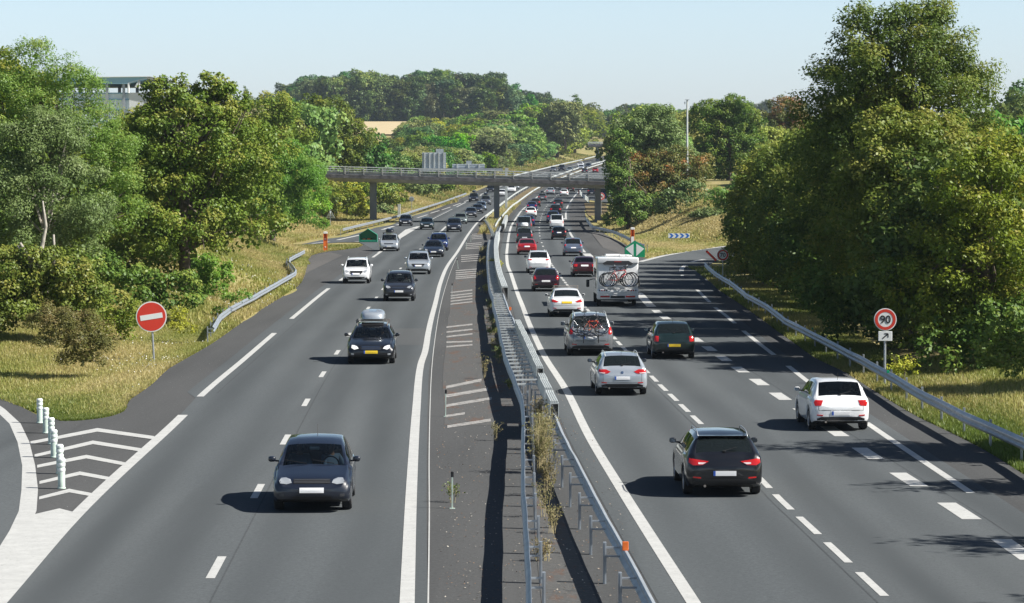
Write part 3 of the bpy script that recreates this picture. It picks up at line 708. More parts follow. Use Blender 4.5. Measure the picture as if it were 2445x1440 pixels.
# ---------------------------------------------------------------- exhibition hall behind the left trees
hy = 330.0
hx = lambda x: (x-CX)/F*hy
hz = lambda y: CH+ray(CX, y)[1]*hy
r = empty('hall', (hx(330), hy, terrain(hx(300), hy)-1), .0, 'large hall with pale blue fascia and white gable rising behind the left trees', 'building')
o = r.location
m = MB(); m.box((hx(140)-o.x, 9, (hz(222)+o.z)/2-o.z), (hx(305)-hx(-40), 16, hz(222)-o.z)); 
V = m.build('wall', M['panelg'], r)
m = MB()
for y in (222, 237, 262, 290): m.box((hx(140)-o.x, .95, hz(y)-o.z), (hx(305)-hx(-40), .1, .14))
m.build('cladding_rail', M['panelb'], r)
m = MB(); m.prism([(hx(-40)-o.x, hz(200)-o.z), (hx(-40)-o.x, hz(188)-o.z), (hx(352)-o.x, hz(183.5)-o.z), (hx(352)-o.x, hz(190)-o.z), (hx(308)-o.x, hz(200)-o.z)], .2, 17); m.build('fascia', M['panelb'], r)
m = MB(); m.prism([(hx(-45)-o.x, hz(187.6)-o.z), (hx(-45)-o.x, hz(186)-o.z), (hx(360)-o.x, hz(182)-o.z), (hx(432)-o.x, hz(197)-o.z), (hx(432)-o.x, hz(198.5)-o.z), (hx(360)-o.x, hz(183.6)-o.z)], 0, 17.4); m.build('roof', M['panelw'], r)
for x in (30, 80, 130, 170, 212, 256, 296): 
    m = MB(); m.box((hx(x)-o.x, .6, (hz(200)+hz(290))/2-o.z), (.28, .3, hz(200)-hz(290))); m.build('column', M['galv'], r)
for x in (60, 150, 248, 292, 340):
    m = MB(); m.box((hx(x)-o.x, 14, (hz(200)+hz(222))/2-o.z), (.35, .3, hz(200)-hz(222))); m.build('column', M['galv'], r)
m = MB(); m.box((hx(360)-o.x, 8.2, (hz(221)+o.z)/2-o.z), (hx(412)-hx(309), 15, hz(221)-o.z)); m.build('gable_wall', M['panelw'], r)
m = MB()
for a, b in (((308, 222), (308, 197)), ((308, 198), (352, 186)), ((352, 186), (412, 197)), ((412, 197), (412, 262)), ((334, 210), (334, 191)), ((325, 208), (334, 191)), ((388, 222), (388, 192))):
    m.tube([(hx(a[0])-o.x, .3, hz(a[1])-o.z), (hx(b[0])-o.x, .3, hz(b[1])-o.z)], .12, 6)
m.build('gable_frame', M['panelw'], r)
# tall pale pole
py = 345.0; X = (1640-CX)/F*py; zb = terrain(X, py)
r = empty('mast', (X, py, zb), 0, 'tall slim white mast rising between the trees right of the bridge', 'mast')
top = CH+ray(CX, 239)[1]*py-zb
MB().tube([(0, 0, 0), (0, 0, top)], [.16, .10], 12).build('pole', M['galvw'], r, smooth=True, angle=50)
m = MB(); m.box((0, 0, top+.03), (.5, .3, .06)); m.box((-.28, 0, top-.35), (.12, .12, .3)); m.build('fitting', M['galv'], r)
# gantry with sign boards seen from behind
gy = 463.0; gx = lambda x: (x-CX)/F*gy; gz = lambda y: CH+ray(CX, y)[1]*gy
r = empty('sign_gantry', (gx(1208.5), gy, zr(gy)), 0, 'steel sign gantry on a median mast, arm reaching over the oncoming lanes', 'sign gantry')
o = r.location
m = MB(); m.box((0, 0, (gz(402)-o.z)/2), (.36, .36, gz(402)-o.z), bev=.03); m.box((.1, 0, gz(405)-o.z), (.5, .44, .55)); m.build('mast', M['galvw'], r)
m = MB(); m.box(((gx(1000)+gx(1200))/2-o.x, 0, gz(405)-o.z), (gx(1200)-gx(1000), .42, .42)); m.build('arm', M['galv'], r)
def signback(nm, x0, x1, y0, y1, extra, ribs):
    m = MB(); m.box(((gx(x0)+gx(x1))/2-o.x, .5, (gz(y0)+gz(y1))/2-o.z), (gx(x1)-gx(x0), .06, gz(y0)-gz(y1)))
    if extra: a, b, c, d = extra; m.box(((gx(a)+gx(b))/2-o.x, .5, (gz(c)+gz(d))/2-o.z), (gx(b)-gx(a), .058, gz(c)-gz(d)))
    n = int((gz(y0)-gz(y1))/.32)
    for k in range(n+1): m.box(((gx(x0)+gx(x1))/2-o.x, .455, gz(y1)-o.z+k*.32), (gx(x1)-gx(x0), .03, .035))
    p = m.build(nm, M['signback'], r)
    for x in ribs:
        m = MB(); m.box((gx(x)-o.x, .38, (gz(y0)+gz(y1))/2-o.z), (.2, .12, gz(y0)-gz(y1))); m.build('rib', M['galvw'], p)
signback('sign_board', 1008, 1065, 364, 406, (1041, 1059, 355.5, 364.2), (1014, 1026, 1037, 1048, 1060))
signback('sign_board', 1080, 1157, 391.5, 404, (1113, 1126, 384, 391.6), (1092, 1119, 1144))
# ---------------------------------------------------------------- signs
def text(s, size, mat, parent, loc, name='lettering', off=.0, rot=None, ext=.004, sx=1):
    cu = bpy.data.curves.new('t', 'FONT'); cu.body = s; cu.size = size; cu.align_x = 'CENTER'; cu.align_y = 'CENTER'; cu.offset = off; cu.extrude = ext
    ob = bpy.data.objects.new('t', cu); COL.objects.link(ob); dg = bpy.context.evaluated_depsgraph_get(); dg.update()
    me = bpy.data.meshes.new_from_object(ob.evaluated_get(dg)); bpy.data.objects.remove(ob)
    me.name = name; me.materials.clear(); me.materials.append(mat)
    q = link(bpy.data.objects.new(name, me), parent); q.location = loc; q.rotation_euler = (math.pi/2, 0, 0) if rot is None else rot; q.scale = (sx, 1, 1); return q
def disc(mb, r, y0, y1, m=0, c=(0, 0), seg=48): mb.lathe([(0, y0), (r, y0), (r, y1), (0, y1)], seg, m, 'y', (c[0], 0, c[1]))
def round_sign(x, yb, yc, diam_px, label, face, h=0, yaw=0, lean=0, groundY=None, pole='galv', back=False):
    if groundY is None: X, Y = G(x, yb)
    else: Y = groundY; X = (x-CX)/F*Y
    zb = terrain(X, Y); zc = at(x, yc, Y).z; D = diam_px/F*Y; R_ = D/2
    r = empty('road_sign', (X, Y, zb), yaw, label, 'road sign'); r.rotation_euler = (0, lean, yaw)
    c = zc-zb
    MB().tube([(0, .05, -.3), (0, .05, c+R_*.8)], .04, 10).build('post', M[pole], r, smooth=True, angle=50)
    m = MB(); disc(m, R_, -.012, .012, 0, (0, c)); p = m.build('plate', M['signw'] if not back else M['signback'], r)
    if face in ('70', '90'):
        m = MB(); m.lathe([(R_*.66, -.014), (R_*.92, -.014), (R_*.92, -.018), (R_*.66, -.018), (R_*.66, -.014)], 48, 0, 'y', (0, 0, c)); m.build('red_ring', M['red'], r)
        text(face, R_*.98, M['blackp'], r, (0, -.02, c-.01), 'number', off=R_*.012, sx=1.0)
    elif face == 'noentry':
        m = MB(); disc(m, R_*.93, -.018, -.013, 0, (0, c)); m.build('red_disc', M['red'], r)
        m = MB(); m.box((0, -.022, 0), (R_*1.46, .008, R_*.34)); b = m.build('bar', M['signw'], r); b.location = (0, 0, c); b.rotation_euler = (0, -math.radians(6), 0)
    elif face == 'nopass':
        m = MB(); m.lathe([(R_*.72, -.014), (R_*.96, -.014), (R_*.96, -.018), (R_*.72, -.018), (R_*.72, -.014)], 40, 0, 'y', (0, 0, c)); m.build('red_ring', M['red'], r)
        m = MB(); m.box((0, -.017, 0), (R_*1.5, .006, R_*.16)); b = m.build('red_bar', M['red'], r); b.location = (0, 0, c); b.rotation_euler = (0, math.radians(45), 0)
        m = MB(); m.box((0, -.016, c), (R_*.8, .005, R_*.36)); m.build('symbol', M['blackp'], r)
    elif back:
        for k in (-.3, .3):
            m = MB(); m.box((0, -.03, c+k*R_), (R_*1.5, .03, .05)); m.build('rail', M['galvd'], r)
    return r, c, R_
round_sign(366, 845, 756, 73, 'round red no entry sign with a white bar, leaning in the grass at left', 'noentry', lean=-.05, yaw=.08, groundY=113)
r, c, R_ = round_sign(2115, 884, 763, 54, 'round speed limit sign reading 90 above a white arrow panel', '90', groundY=101)
wz = c-R_-.14-.04; wd = 33/F*101; hd = 23/F*101
m = MB(); m.box((0, 0, c-R_-hd/2-.02), (wd, .024, hd), bev=.01); m.build('arrow_panel', M['signw'], r)
m = MB(); a = math.radians(42); L = hd*.78; zc = c-R_-hd/2-.02
d = Vector((math.cos(a), 0, math.sin(a))); nn = Vector((-d.z, 0, d.x)); P0 = Vector((0, -.016, zc))
m.prism([(v.x, v.z) for v in (P0-d*L*.5-nn*.022, P0+d*L*.42-nn*.022, P0+d*L*.42+nn*.022, P0-d*L*.5+nn*.022)], -.018, -.013)
tip = P0+d*L*.5
for e in (Vector((-1, 0, 0)), Vector((0, 0, -1))):
    q = Vector((e.z, 0, -e.x))*.018; m.prism([(v.x, v.z) for v in (tip-q, tip+e*.13-q, tip+e*.13+q, tip+q)], -.0185, -.0135)
m.build('arrow', M['blackp'], r)
round_sign(1726, 672, 609, 28, 'round speed limit sign reading 70 at the bend of the slip road', '70', pole='galvw', groundY=205)
round_sign(1435, 500, 469, 18.5, 'red ringed prohibition sign partly hidden behind the right bridge pier', 'nopass', groundY=440)
round_sign(983, 492, 475, 12, 'back of a round grey sign on the grassy bank behind the bridge', 'x', groundY=446, back=True)
# triangular sign back near the left slip road
Y = 352.0; X = (789-CX)/F*Y; zb = terrain(X, Y); zc = at(789, 512, Y).z
r = empty('warning_sign', (X, Y, zb), -.45, 'back of a grey triangular sign beside the bushes left of the bridge', 'road sign'); s_ = .62
m = MB(); m.prism([(-s_, zc-zb-.45), (s_, zc-zb-.45), (0, zc-zb+.62)], -.01, .012); m.build('plate', M['signback'], r)
MB().tube([(0, -.04, -.2), (0, -.04, zc-zb+.4)], .04, 8).build('post', M['galvw'], r, smooth=True)
m = MB(); m.box((0, -.03, zc-zb-.25), (.7, .03, .05)); m.box((0, -.03, zc-zb+.1), (.4, .03, .05)); m.build('rail', M['galvd'], r)
# small concrete post by the pier
X, Y = (953-CX)/F*420, 420; zb = terrain(X, Y)
m = MB(); m.box((0, 0, .9), (.42, .3, 1.9), bev=.03); m.box((0, 0, 1.88), (.46, .34, .1), bev=.02); o = m.build('concrete_post', M['galvw']); o.location = (X, Y, zb); tag(o, 'pale stubby post on the bank right of the left bridge pier', 'post')
# chevron board
Y = 300.0; X = (1621-CX)/F*Y
zb = terrain(X, Y)
r = empty('chevron_board', (X, Y, zb), 0, 'blue and white chevron board on two posts at the slip road bend', 'chevron board')
wd = 51/F*Y; hh = 11/F*Y; zc = at(1621, 563, Y).z-zb
m = MB(); m.box((0, 0, zc), (wd, .04, hh), bev=.01); m.build('board', M['signw'], r)
for k in range(4):
    x0 = -wd/2+.08+k*wd/4.05; t = wd*.115; hx_ = hh/2*.98
    m = MB(); m.prism([(x0, zc-hx_), (x0+t, zc-hx_), (x0+t+hx_, zc), (x0+t, zc+hx_), (x0, zc+hx_), (x0+hx_, zc)], -.026, -.0205); m.build('chevron', M['blue'], r)
for x in (-wd*.26, wd*.24): MB().tube([(x, .05, -.2), (x, .05, zc+.1)], .045, 8).build('post', M['galv'], r)
# green gore markers (house shaped housings): one from the front, one from its open back
def gore_marker(X, Y, rz, w, h, label):
    r = empty('gore_marker', (X, Y, zr(Y)), rz, label, 'gore marker', 'green gore markers')
    hw = w/2; e = h*.56; d = .9
    m = MB(); m.prism([(-hw, .0), (hw, .0), (hw, e), (0, h), (-hw, e)], -.03, .03); m.build('front_panel', M['green'], r)
    m = MB()
    for s_ in (-1, 1): m.box((s_*(hw-.02), d/2, e/2), (.04, d-.07, e-.01))
    for s_ in (-1, 1):
        a = Vector((s_*hw, 0, e)); b = Vector((0, 0, h)); n_ = (b-a).cross(Vector((0, 1, 0))).normalized()*.03
        P = [a, b, b-n_, a-n_]; V = [(p.x, .035, p.z) for p in P]+[(p.x, d, p.z) for p in P]
        m.add(V, [(0, 1, 2, 3), (4, 7, 6, 5), (0, 4, 5, 1), (1, 5, 6, 2), (2, 6, 7, 3), (3, 7, 4, 0)])
    m.box((0, d/2, .06), (w*.93, d-.1, .1)); m.box((0, d-.05, .16), (w*.9, .05, .18))
    m.build('housing', M['green2'], r)
    ct = e
    for s_ in (-1, 1):
        m = MB(); m.prism([(s_*.12, .1), (s_*(hw*.93), e*.92), (s_*.12, h*.82)], -.038, -.031); m.build('white_triangle', M['signw'], r)
    return r
X, Y = G(1516, 614); gore_marker(X, Y, 0, 48/F*Y, 39/F*Y, 'green house shaped gore marker with two white triangles on the right')
X, Y = G(881, 577.5); r = gore_marker(X, Y-.9, math.pi, 43/F*Y, 32/F*Y, 'open back of a green gore marker on the left, orange bags inside')
for k, (x, s_) in enumerate(((.45, .26), (-.05, .3), (-.3, .2))):
    m = MB(); m.lathe([(0, 0), (s_*.7, .02), (s_*.8, s_*.5), (s_*.5, s_*.95), (0, s_)], 10); q = m.build('sandbag', M['orange'], None, smooth=True); q.location = (X-x, Y-.9+.15-.55, zr(Y)+.12); tag(q, ('pale orange sandbag at left inside the green gore marker', 'largest orange sandbag in the middle of the green gore marker', 'small orange sandbag at right inside the green gore marker')[k], 'sandbag', 'sandbags in the gore marker')
# emergency telephones
def sos(x, yb, yt, wpx, label, front, frame, top):
    X, Y = G(x, yb); h = (yb-yt)/F*Y; w = wpx/F*Y
    r = empty('emergency_phone', (X, Y, zr(Y)), .05, label, 'emergency phone'); d = .3
    m = MB()
    for s_ in (-1, 1): m.box((s_*(w/2-.03), 0, h/2), (.06, d, h))
    m.box((0, d/2-.03, h/2), (w-.12, .05, h-.01)); m.box((0, 0, h*.27), (w-.12, d-.02, h*.54)); m.build('cabinet', M[frame], r)
    m = MB(); m.box((0, -.0, h-.1), (w+.02, d+.02, .2), bev=.02); m.build('cap', M[top], r)
    m = MB(); m.box((0, -d/2+.2, h*.62), (w*.5, .08, h*.1), bev=.01); m.box((0, -d/2-.0, h*.22), (w*.3, .02, .1)); m.build('handset', M[front], r)
    return r
sos(777, 600, 553, 9.5, 'orange emergency phone pillar with a white cap on the grass island', 'white', 'orange', 'white')
r = sos(1510, 608, 543, 9, 'slim white and orange emergency pillar behind the green gore marker', 'white', 'orange', 'white')
m = MB(); m.box((0, -.16, .86), (.25, .02, 1.5)); m.build('front_panel', M['white'], r)
# broken red and white barrier at the end of the right rail
X, Y = G(1697, 640); m = MB(); m.box((0, 0, 0), (1.1, .05, .16)); o = m.build('barrier_plank', M['red']); o.location = (X+.1, Y+1, .95); o.rotation_euler = (0, .75, .2); tag(o, 'tilted red plank lying over the end of the right guard rail', 'plank')
# ---------------------------------------------------------------- foliage
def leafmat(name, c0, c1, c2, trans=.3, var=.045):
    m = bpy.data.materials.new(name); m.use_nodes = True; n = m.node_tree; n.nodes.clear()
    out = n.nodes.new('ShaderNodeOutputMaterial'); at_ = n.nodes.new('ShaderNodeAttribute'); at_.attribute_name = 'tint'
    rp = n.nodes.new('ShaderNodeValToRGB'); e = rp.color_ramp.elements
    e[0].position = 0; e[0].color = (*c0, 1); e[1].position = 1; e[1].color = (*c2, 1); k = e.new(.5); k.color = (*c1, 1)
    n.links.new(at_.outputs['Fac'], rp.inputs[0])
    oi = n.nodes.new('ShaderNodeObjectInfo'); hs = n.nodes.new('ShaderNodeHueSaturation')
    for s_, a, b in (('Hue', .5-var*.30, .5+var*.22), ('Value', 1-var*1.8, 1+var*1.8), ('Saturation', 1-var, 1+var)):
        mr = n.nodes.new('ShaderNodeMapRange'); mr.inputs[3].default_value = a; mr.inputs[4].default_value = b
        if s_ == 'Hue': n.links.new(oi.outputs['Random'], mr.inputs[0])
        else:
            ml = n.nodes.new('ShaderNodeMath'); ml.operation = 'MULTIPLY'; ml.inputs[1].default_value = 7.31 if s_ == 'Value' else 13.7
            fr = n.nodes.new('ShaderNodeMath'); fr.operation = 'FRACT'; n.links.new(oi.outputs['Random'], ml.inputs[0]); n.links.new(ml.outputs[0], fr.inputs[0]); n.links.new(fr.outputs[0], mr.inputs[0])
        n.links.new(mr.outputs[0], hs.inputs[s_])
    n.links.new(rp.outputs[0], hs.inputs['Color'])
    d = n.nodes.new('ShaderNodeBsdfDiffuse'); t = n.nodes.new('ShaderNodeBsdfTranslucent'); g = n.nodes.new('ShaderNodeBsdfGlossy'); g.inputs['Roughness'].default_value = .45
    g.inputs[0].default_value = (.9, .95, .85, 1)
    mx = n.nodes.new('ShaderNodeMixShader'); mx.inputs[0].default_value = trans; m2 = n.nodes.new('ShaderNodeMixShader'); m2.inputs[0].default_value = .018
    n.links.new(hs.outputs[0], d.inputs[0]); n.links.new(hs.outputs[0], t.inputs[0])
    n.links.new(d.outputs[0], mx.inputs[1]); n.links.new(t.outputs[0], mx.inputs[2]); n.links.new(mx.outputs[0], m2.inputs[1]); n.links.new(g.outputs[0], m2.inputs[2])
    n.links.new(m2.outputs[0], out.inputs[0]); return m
LM = {
 'maple': leafmat('leaf_maple', (0.085, 0.150, 0.019), (0.175, 0.244, 0.031), (0.362, 0.325, 0.069)),
 'locust': leafmat('leaf_locust', (0.126, 0.254, 0.037), (0.169, 0.321, 0.051), (0.288, 0.338, 0.068), .4),
 'willow': leafmat('leaf_greygreen', (0.094, 0.150, 0.044), (0.156, 0.225, 0.069), (0.250, 0.300, 0.125), .25),
 'dark': leafmat('leaf_dark', (0.051, 0.110, 0.020), (0.110, 0.194, 0.030), (0.270, 0.304, 0.059), .25),
 'lime': leafmat('leaf_lime', (0.055, 0.100, 0.018), (0.131, 0.189, 0.029), (0.304, 0.294, 0.058), .3),
 'yellow': leafmat('leaf_yellowgreen', (0.100, 0.163, 0.018), (0.194, 0.250, 0.030), (0.375, 0.338, 0.069), .35),
 'rust': leafmat('leaf_rusty', (0.101, 0.144, 0.034), (0.186, 0.186, 0.051), (0.506, 0.169, 0.068), .3),
 'far': leafmat('leaf_far', (0.068, 0.144, 0.034), (0.126, 0.220, 0.048), (0.254, 0.304, 0.076), .25, .22),
 'farl': leafmat('leaf_far_light', (0.144, 0.245, 0.043), (0.236, 0.338, 0.059), (0.371, 0.405, 0.101), .3, .2),
 'hill': leafmat('leaf_hill', (0.048, 0.100, 0.027), (0.094, 0.156, 0.040), (0.188, 0.225, 0.056), .2, .25),
 'dry': leafmat('dry_stems', (.30, .25, .12), (.24, .22, .09), (.14, .17, .05), .3, .1),
 'grass': leafmat('grass_blades', (.19, .25, .045), (.38, .38, .11), (.56, .47, .22), .45, .0),
 'grassg': leafmat('green_grass_blades', (.12, .18, .03), (.20, .24, .05), (.38, .33, .12), .45, .0),
 'flower': leafmat('flowers', (.75, .75, .70), (.7, .7, .66), (.6, .5, .65), .1, .0),
 'olive': leafmat('leaf_olive_brown', (.10, .12, .03), (.17, .17, .05), (.27, .20, .08), .3),
 'lemon': leafmat('leaf_lemon', (.25, .27, .02), (.36, .36, .03), (.45, .42, .05), .3),
}
def quadmesh(name, Vn, mat, tint, parent=None, nper=4):
    """Vn: (N, nper, 3) array"""
    N = Vn.shape[0]; me = bpy.data.meshes.new(name)
    me.vertices.add(N*nper); me.vertices.foreach_set('co', Vn.astype(np.float32).ravel())
    me.loops.add(N*nper); me.loops.foreach_set('vertex_index', np.arange(N*nper, dtype=np.int32))
    me.polygons.add(N); me.polygons.foreach_set('loop_start', np.arange(0, N*nper, nper, dtype=np.int32))
    try: me.polygons.foreach_set('loop_total', np.full(N, nper, dtype=np.int32))
    except Exception: pass
    me.materials.append(mat); me.update(calc_edges=True); me.validate()
    a = me.attributes.new('tint', 'FLOAT', 'FACE'); a.data.foreach_set('value', tint.astype(np.float32))
    return link(bpy.data.objects.new(name, me), parent)
def unit(v): return v/np.maximum(1e-9, np.linalg.norm(v, axis=-1, keepdims=True))
def leaf_quads(C, Nn, size, asp, rng, var=.35):
    N = len(C); r = rng.normal(size=(N, 3)); T = unit(np.cross(Nn, r)); B = np.cross(Nn, T)
    s = size*(1+var*rng.uniform(-1, 1, (N, 1)))
    return np.stack([C+T*s*.6, C+B*s*asp*.5+T*s*.08, C-T*s*.5, C-B*s*asp*.5+T*s*.08], 1)
def crown(lobes, leaf, cover, rng, clump=.30, spiky=0, droop=0, asp=.75, inner=.35, jit=.55, cl=None, band=None):
    """lobes: [(centre, (rx, ry, rz))]; returns quads and tint"""
    Q = []; T = []
    for c, r_ in lobes:
        c = np.array(c); R_ = np.array(r_); rm = float(np.mean(R_))
        cr = max(clump*rm, leaf*2.2) if cl is None else min(cl, max(rm*.75, leaf*1.2))
        nc = int(max(10, 4.4*(rm/cr)**2*.8))
        d = unit(rng.normal(size=(nc, 3))); d[:, 2] = np.where(d[:, 2] < -.55, -d[:, 2], d[:, 2]); 
        rad = rng.uniform(.62, 1.0, (nc, 1)); rad[rng.uniform(size=nc) < .12] *= 1.12
        cc = c+d*R_*rad
        ctint = rng.uniform(-.28, .28, nc)
        per = int(max(12, cover*12.6*cr*cr/(leaf*leaf*asp)/1.9))
        for k in range(nc):
            rr = cr*rng.uniform(.65, 1.25); n = int(per*(rr/cr)**2)
            u = unit(rng.normal(size=(n, 3)) + d[k]*.55 + np.array([0, 0, .25]))
            off = u*rr*rng.uniform(.55, 1.05, (n, 1)) * (np.array([1, 1, .78]))
            if spiky:
                ax = unit((d[k]*np.array([1, 1, .35])+np.array([0, 0, .22 if d[k][2] > -.2 else -.05]))[None])[0]
                off += ax*(rng.uniform(0, 1, (n, 1))**1.5)*rr*spiky*rng.uniform(.6, 1.5)
                off -= ax*np.abs((off@ax)[:, None])*0
            if droop: off[:, 2] -= droop*rr*rng.uniform(0, 1, n)**2*1.5
            P = cc[k]+off
            nn = unit(u*.75+rng.normal(size=(n, 3))*jit*.85+np.array([.28, -.10, .5]))
            Q.append(leaf_quads(P, nn, leaf, asp, rng))
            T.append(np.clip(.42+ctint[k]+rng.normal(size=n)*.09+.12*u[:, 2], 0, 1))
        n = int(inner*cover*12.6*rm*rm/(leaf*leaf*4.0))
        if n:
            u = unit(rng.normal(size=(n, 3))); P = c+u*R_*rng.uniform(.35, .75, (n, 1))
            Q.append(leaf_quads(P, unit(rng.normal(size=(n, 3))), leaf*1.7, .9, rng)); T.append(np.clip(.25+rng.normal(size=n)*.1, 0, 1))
    return np.concatenate(Q), np.concatenate(T)
def limbs(base_r, height, lobes, rng, twist=.3):
    m = MB(); top = Vector((0, 0, height*.55)); 
    P = [Vector((0, 0, -.4)), Vector((rng.uniform(-.1, .1), rng.uniform(-.1, .1), height*.2)), Vector((rng.uniform(-.2, .2)*twist*3, rng.uniform(-.2, .2), height*.42)), top+Vector((rng.uniform(-.3, .3), 0, 0)), Vector((rng.uniform(-.3, .3), 0, height*.82))]
    m.tube(P, [base_r*1.25, base_r, base_r*.8, base_r*.55, base_r*.15], 9)
    for c, r_ in lobes:
        s = P[1+int(rng.randint(0, 3))]
        for k in range(3):
            e = Vector(c)+Vector([float(q) for q in rng.uniform(-.55, .55, 3)*np.array(r_)]); mid = s.lerp(e, .5)+Vector((rng.uniform(-.4, .4), rng.uniform(-.4, .4), rng.uniform(.1, .6)))
            m.tube([s, mid, e], [base_r*.42, base_r*.25, base_r*.07], 6)
    return m
NT = 0
def plant(name, cat, label, Y, xb, lob, mat, leaf=.2, cover=1.0, seed=1, group=None, trunk=.16, bark='bark', zb=None, depth=1.3, **kw):
    """lob: [(px, py, rx, ry[, dY])] ellipses in photo pixels at distance Y, built as solid lobes of that real size"""
    rng = np.random.RandomState(seed); s = Y/F
    X = px(xb, Y); z0 = terrain(X, Y) if zb is None else zb
    L = []
    for q in lob:
        x, y, rx, ry = q[:4]; dy = q[4] if len(q) > 4 else 0
        p = at(x, y, Y+dy); L.append(((p.x-X, p.y-Y, p.z-z0), (rx*s, (rx+ry)/2*s*depth, ry*s)))
    r = empty(name, (X, Y, z0), 0, label, cat, group)
    Q, T = crown(L, leaf, cover, rng, **kw)
    zmin = -z0+0
    # nothing below the ground
    zc = Q[:, :, 2].mean(1); keep = zc > -.05; Q, T = Q[keep], T[keep]
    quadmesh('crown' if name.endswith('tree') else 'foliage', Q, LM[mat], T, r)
    h = max(c[2]+r_[2] for c, r_ in L)
    if trunk: limbs(trunk, h, L, rng).build('trunk', M[bark], r, smooth=True, angle=60)
    return r
GN = 'trees on the near left bank'
# left side, near
plant('maple_tree', 'tree', 'big bushy maple with brownish tips on the left bank, right of the pale willow', 156, 440,
      [(455, 330, 150, 110), (335, 435, 92, 110), (560, 400, 115, 120, 2), (400, 520, 180, 150), (580, 520, 105, 110, 2), (330, 610, 110, 100), (505, 262, 42, 60), (512, 205, 12, 36), (548, 222, 8, 26), (430, 212, 8, 26), (352, 222, 8, 24), (592, 250, 8, 22), (470, 225, 9, 24), (395, 205, 7, 22), (425, 255, 48, 42), (378, 222, 12, 26), (540, 225, 18, 22), (310, 345, 50, 50, 3)], 'maple', 0.155, .85, 11, trunk=.3, clump=.24, spiky=.5, jit=.6, cl=.62)
plant('locust_tree', 'tree', 'light green feathery locust rising highest at the far left', 142, 130,
      [(120, 200, 110, 45), (85, 140, 46, 30), (168, 205, 46, 28), (215, 315, 66, 52), (130, 290, 130, 90), (250, 410, 70, 70), (290, 370, 40, 40), (60, 240, 70, 60), (280, 480, 60, 60), (200, 540, 90, 60), (120, 520, 90, 60)], 'locust', 0.118, .55, 12, trunk=.2, cl=.55, spiky=.9, asp=.45, inner=.25)
plant('willow_tree', 'tree', 'grey green willow with pale crossing stems at the left edge', 128, 110,
      [(100, 380, 110, 90), (40, 470, 110, 100), (160, 480, 100, 100), (190, 560, 75, 70), (60, 580, 110, 60), (130, 330, 70, 60)], 'willow', 0.111, .75, 13, trunk=.16, bark='barkl', cl=.6, asp=.5, spiky=.25)
plant('poplar_tree', 'tree', 'bright yellow green tree cut by the left edge of the picture', 150, -10,
      [(-10, 200, 45, 60), (-20, 290, 60, 70), (15, 160, 14, 34), (-60, 250, 80, 90)], 'yellow', 0.133, .8, 14, trunk=.18, cl=.5, spiky=.5)
r = None
X, Y = px(95, 124), 124.0
m = MB(); z0 = terrain(X, Y)
for pts, q in ((((88, 640), (60, 600), (48, 580)), (.10, .08, .05)), (((92, 640), (100, 590), (110, 540), (102, 480)), (.11, .09, .06, .03)), (((126, 650), (130, 600), (128, 560)), (.08, .06, .04)), (((74, 640), (60, 612), (42, 586)), (.07, .05, .04)), (((150, 650), (152, 620)), (.05, .03))):
    m.tube([at(a, b, Y-6.5)-Vector((X, Y, z0)) for a, b in pts], list(q), 7)
o = m.build('dead_stems', M['barkl'], None, smooth=True); o.location = (X, Y, z0); tag(o, 'pale bare stems forking in front of the grey green willow', 'branch')
B = 'bushes on the near left bank'
plant('bush', 'bush', 'broad tangled green bush at the left edge under the willow', 118, 60, [(20, 650, 110, 60), (120, 650, 100, 60), (60, 720, 120, 60), (180, 700, 80, 60), (0, 760, 80, 50), (130, 740, 90, 40), (230, 730, 60, 50)], 'maple', .12, .85, 15, B, trunk=0, cl=.45)
plant('bush', 'bush', 'bright ivy green rounded bush at the foot of the big maple', 163, 500, [(500, 650, 55, 40), (505, 690, 50, 45), (480, 640, 30, 30)], 'locust', .15, .9, 16, B, trunk=0, cl=.42)
plant('bush', 'bush', 'dark green undergrowth between the maple and the no entry sign', 138, 300, [(300, 690, 90, 55), (420, 700, 70, 50), (240, 650, 60, 50)], 'dark', .15, .9, 17, B, trunk=0, cl=.45)
plant('bush', 'bush', 'brownish dry shrub standing in the straw grass at left', 106, 170, [(150, 800, 60, 50), (200, 840, 55, 45), (110, 780, 50, 40), (215, 800, 40, 40)], 'olive', .085, .75, 18, B, trunk=0, cl=.32, spiky=.7, asp=.4)
plant('bush', 'bush', 'small green scrub left of the no entry sign', 122, 270, [(270, 790, 50, 35), (310, 760, 40, 35), (230, 760, 50, 35)], 'maple', .11, .7, 19, B, trunk=0, cl=.35)
plant('bush', 'bush', 'lemon yellow feathery seedling right of the no entry sign', 124, 430, [(428, 752, 12, 16), (424, 778, 20, 20), (440, 785, 18, 14)], 'lemon', .11, .5, 20, None, trunk=0, cl=.16, spiky=1.2, asp=.4)
plant('bush', 'bush', 'green weeds growing along the left guard rail', 143, 575, [(555, 718, 22, 12), (580, 705, 22, 12), (530, 745, 20, 10)], 'locust', .10, .5, 21, B, trunk=0, cl=.22, asp=.5)
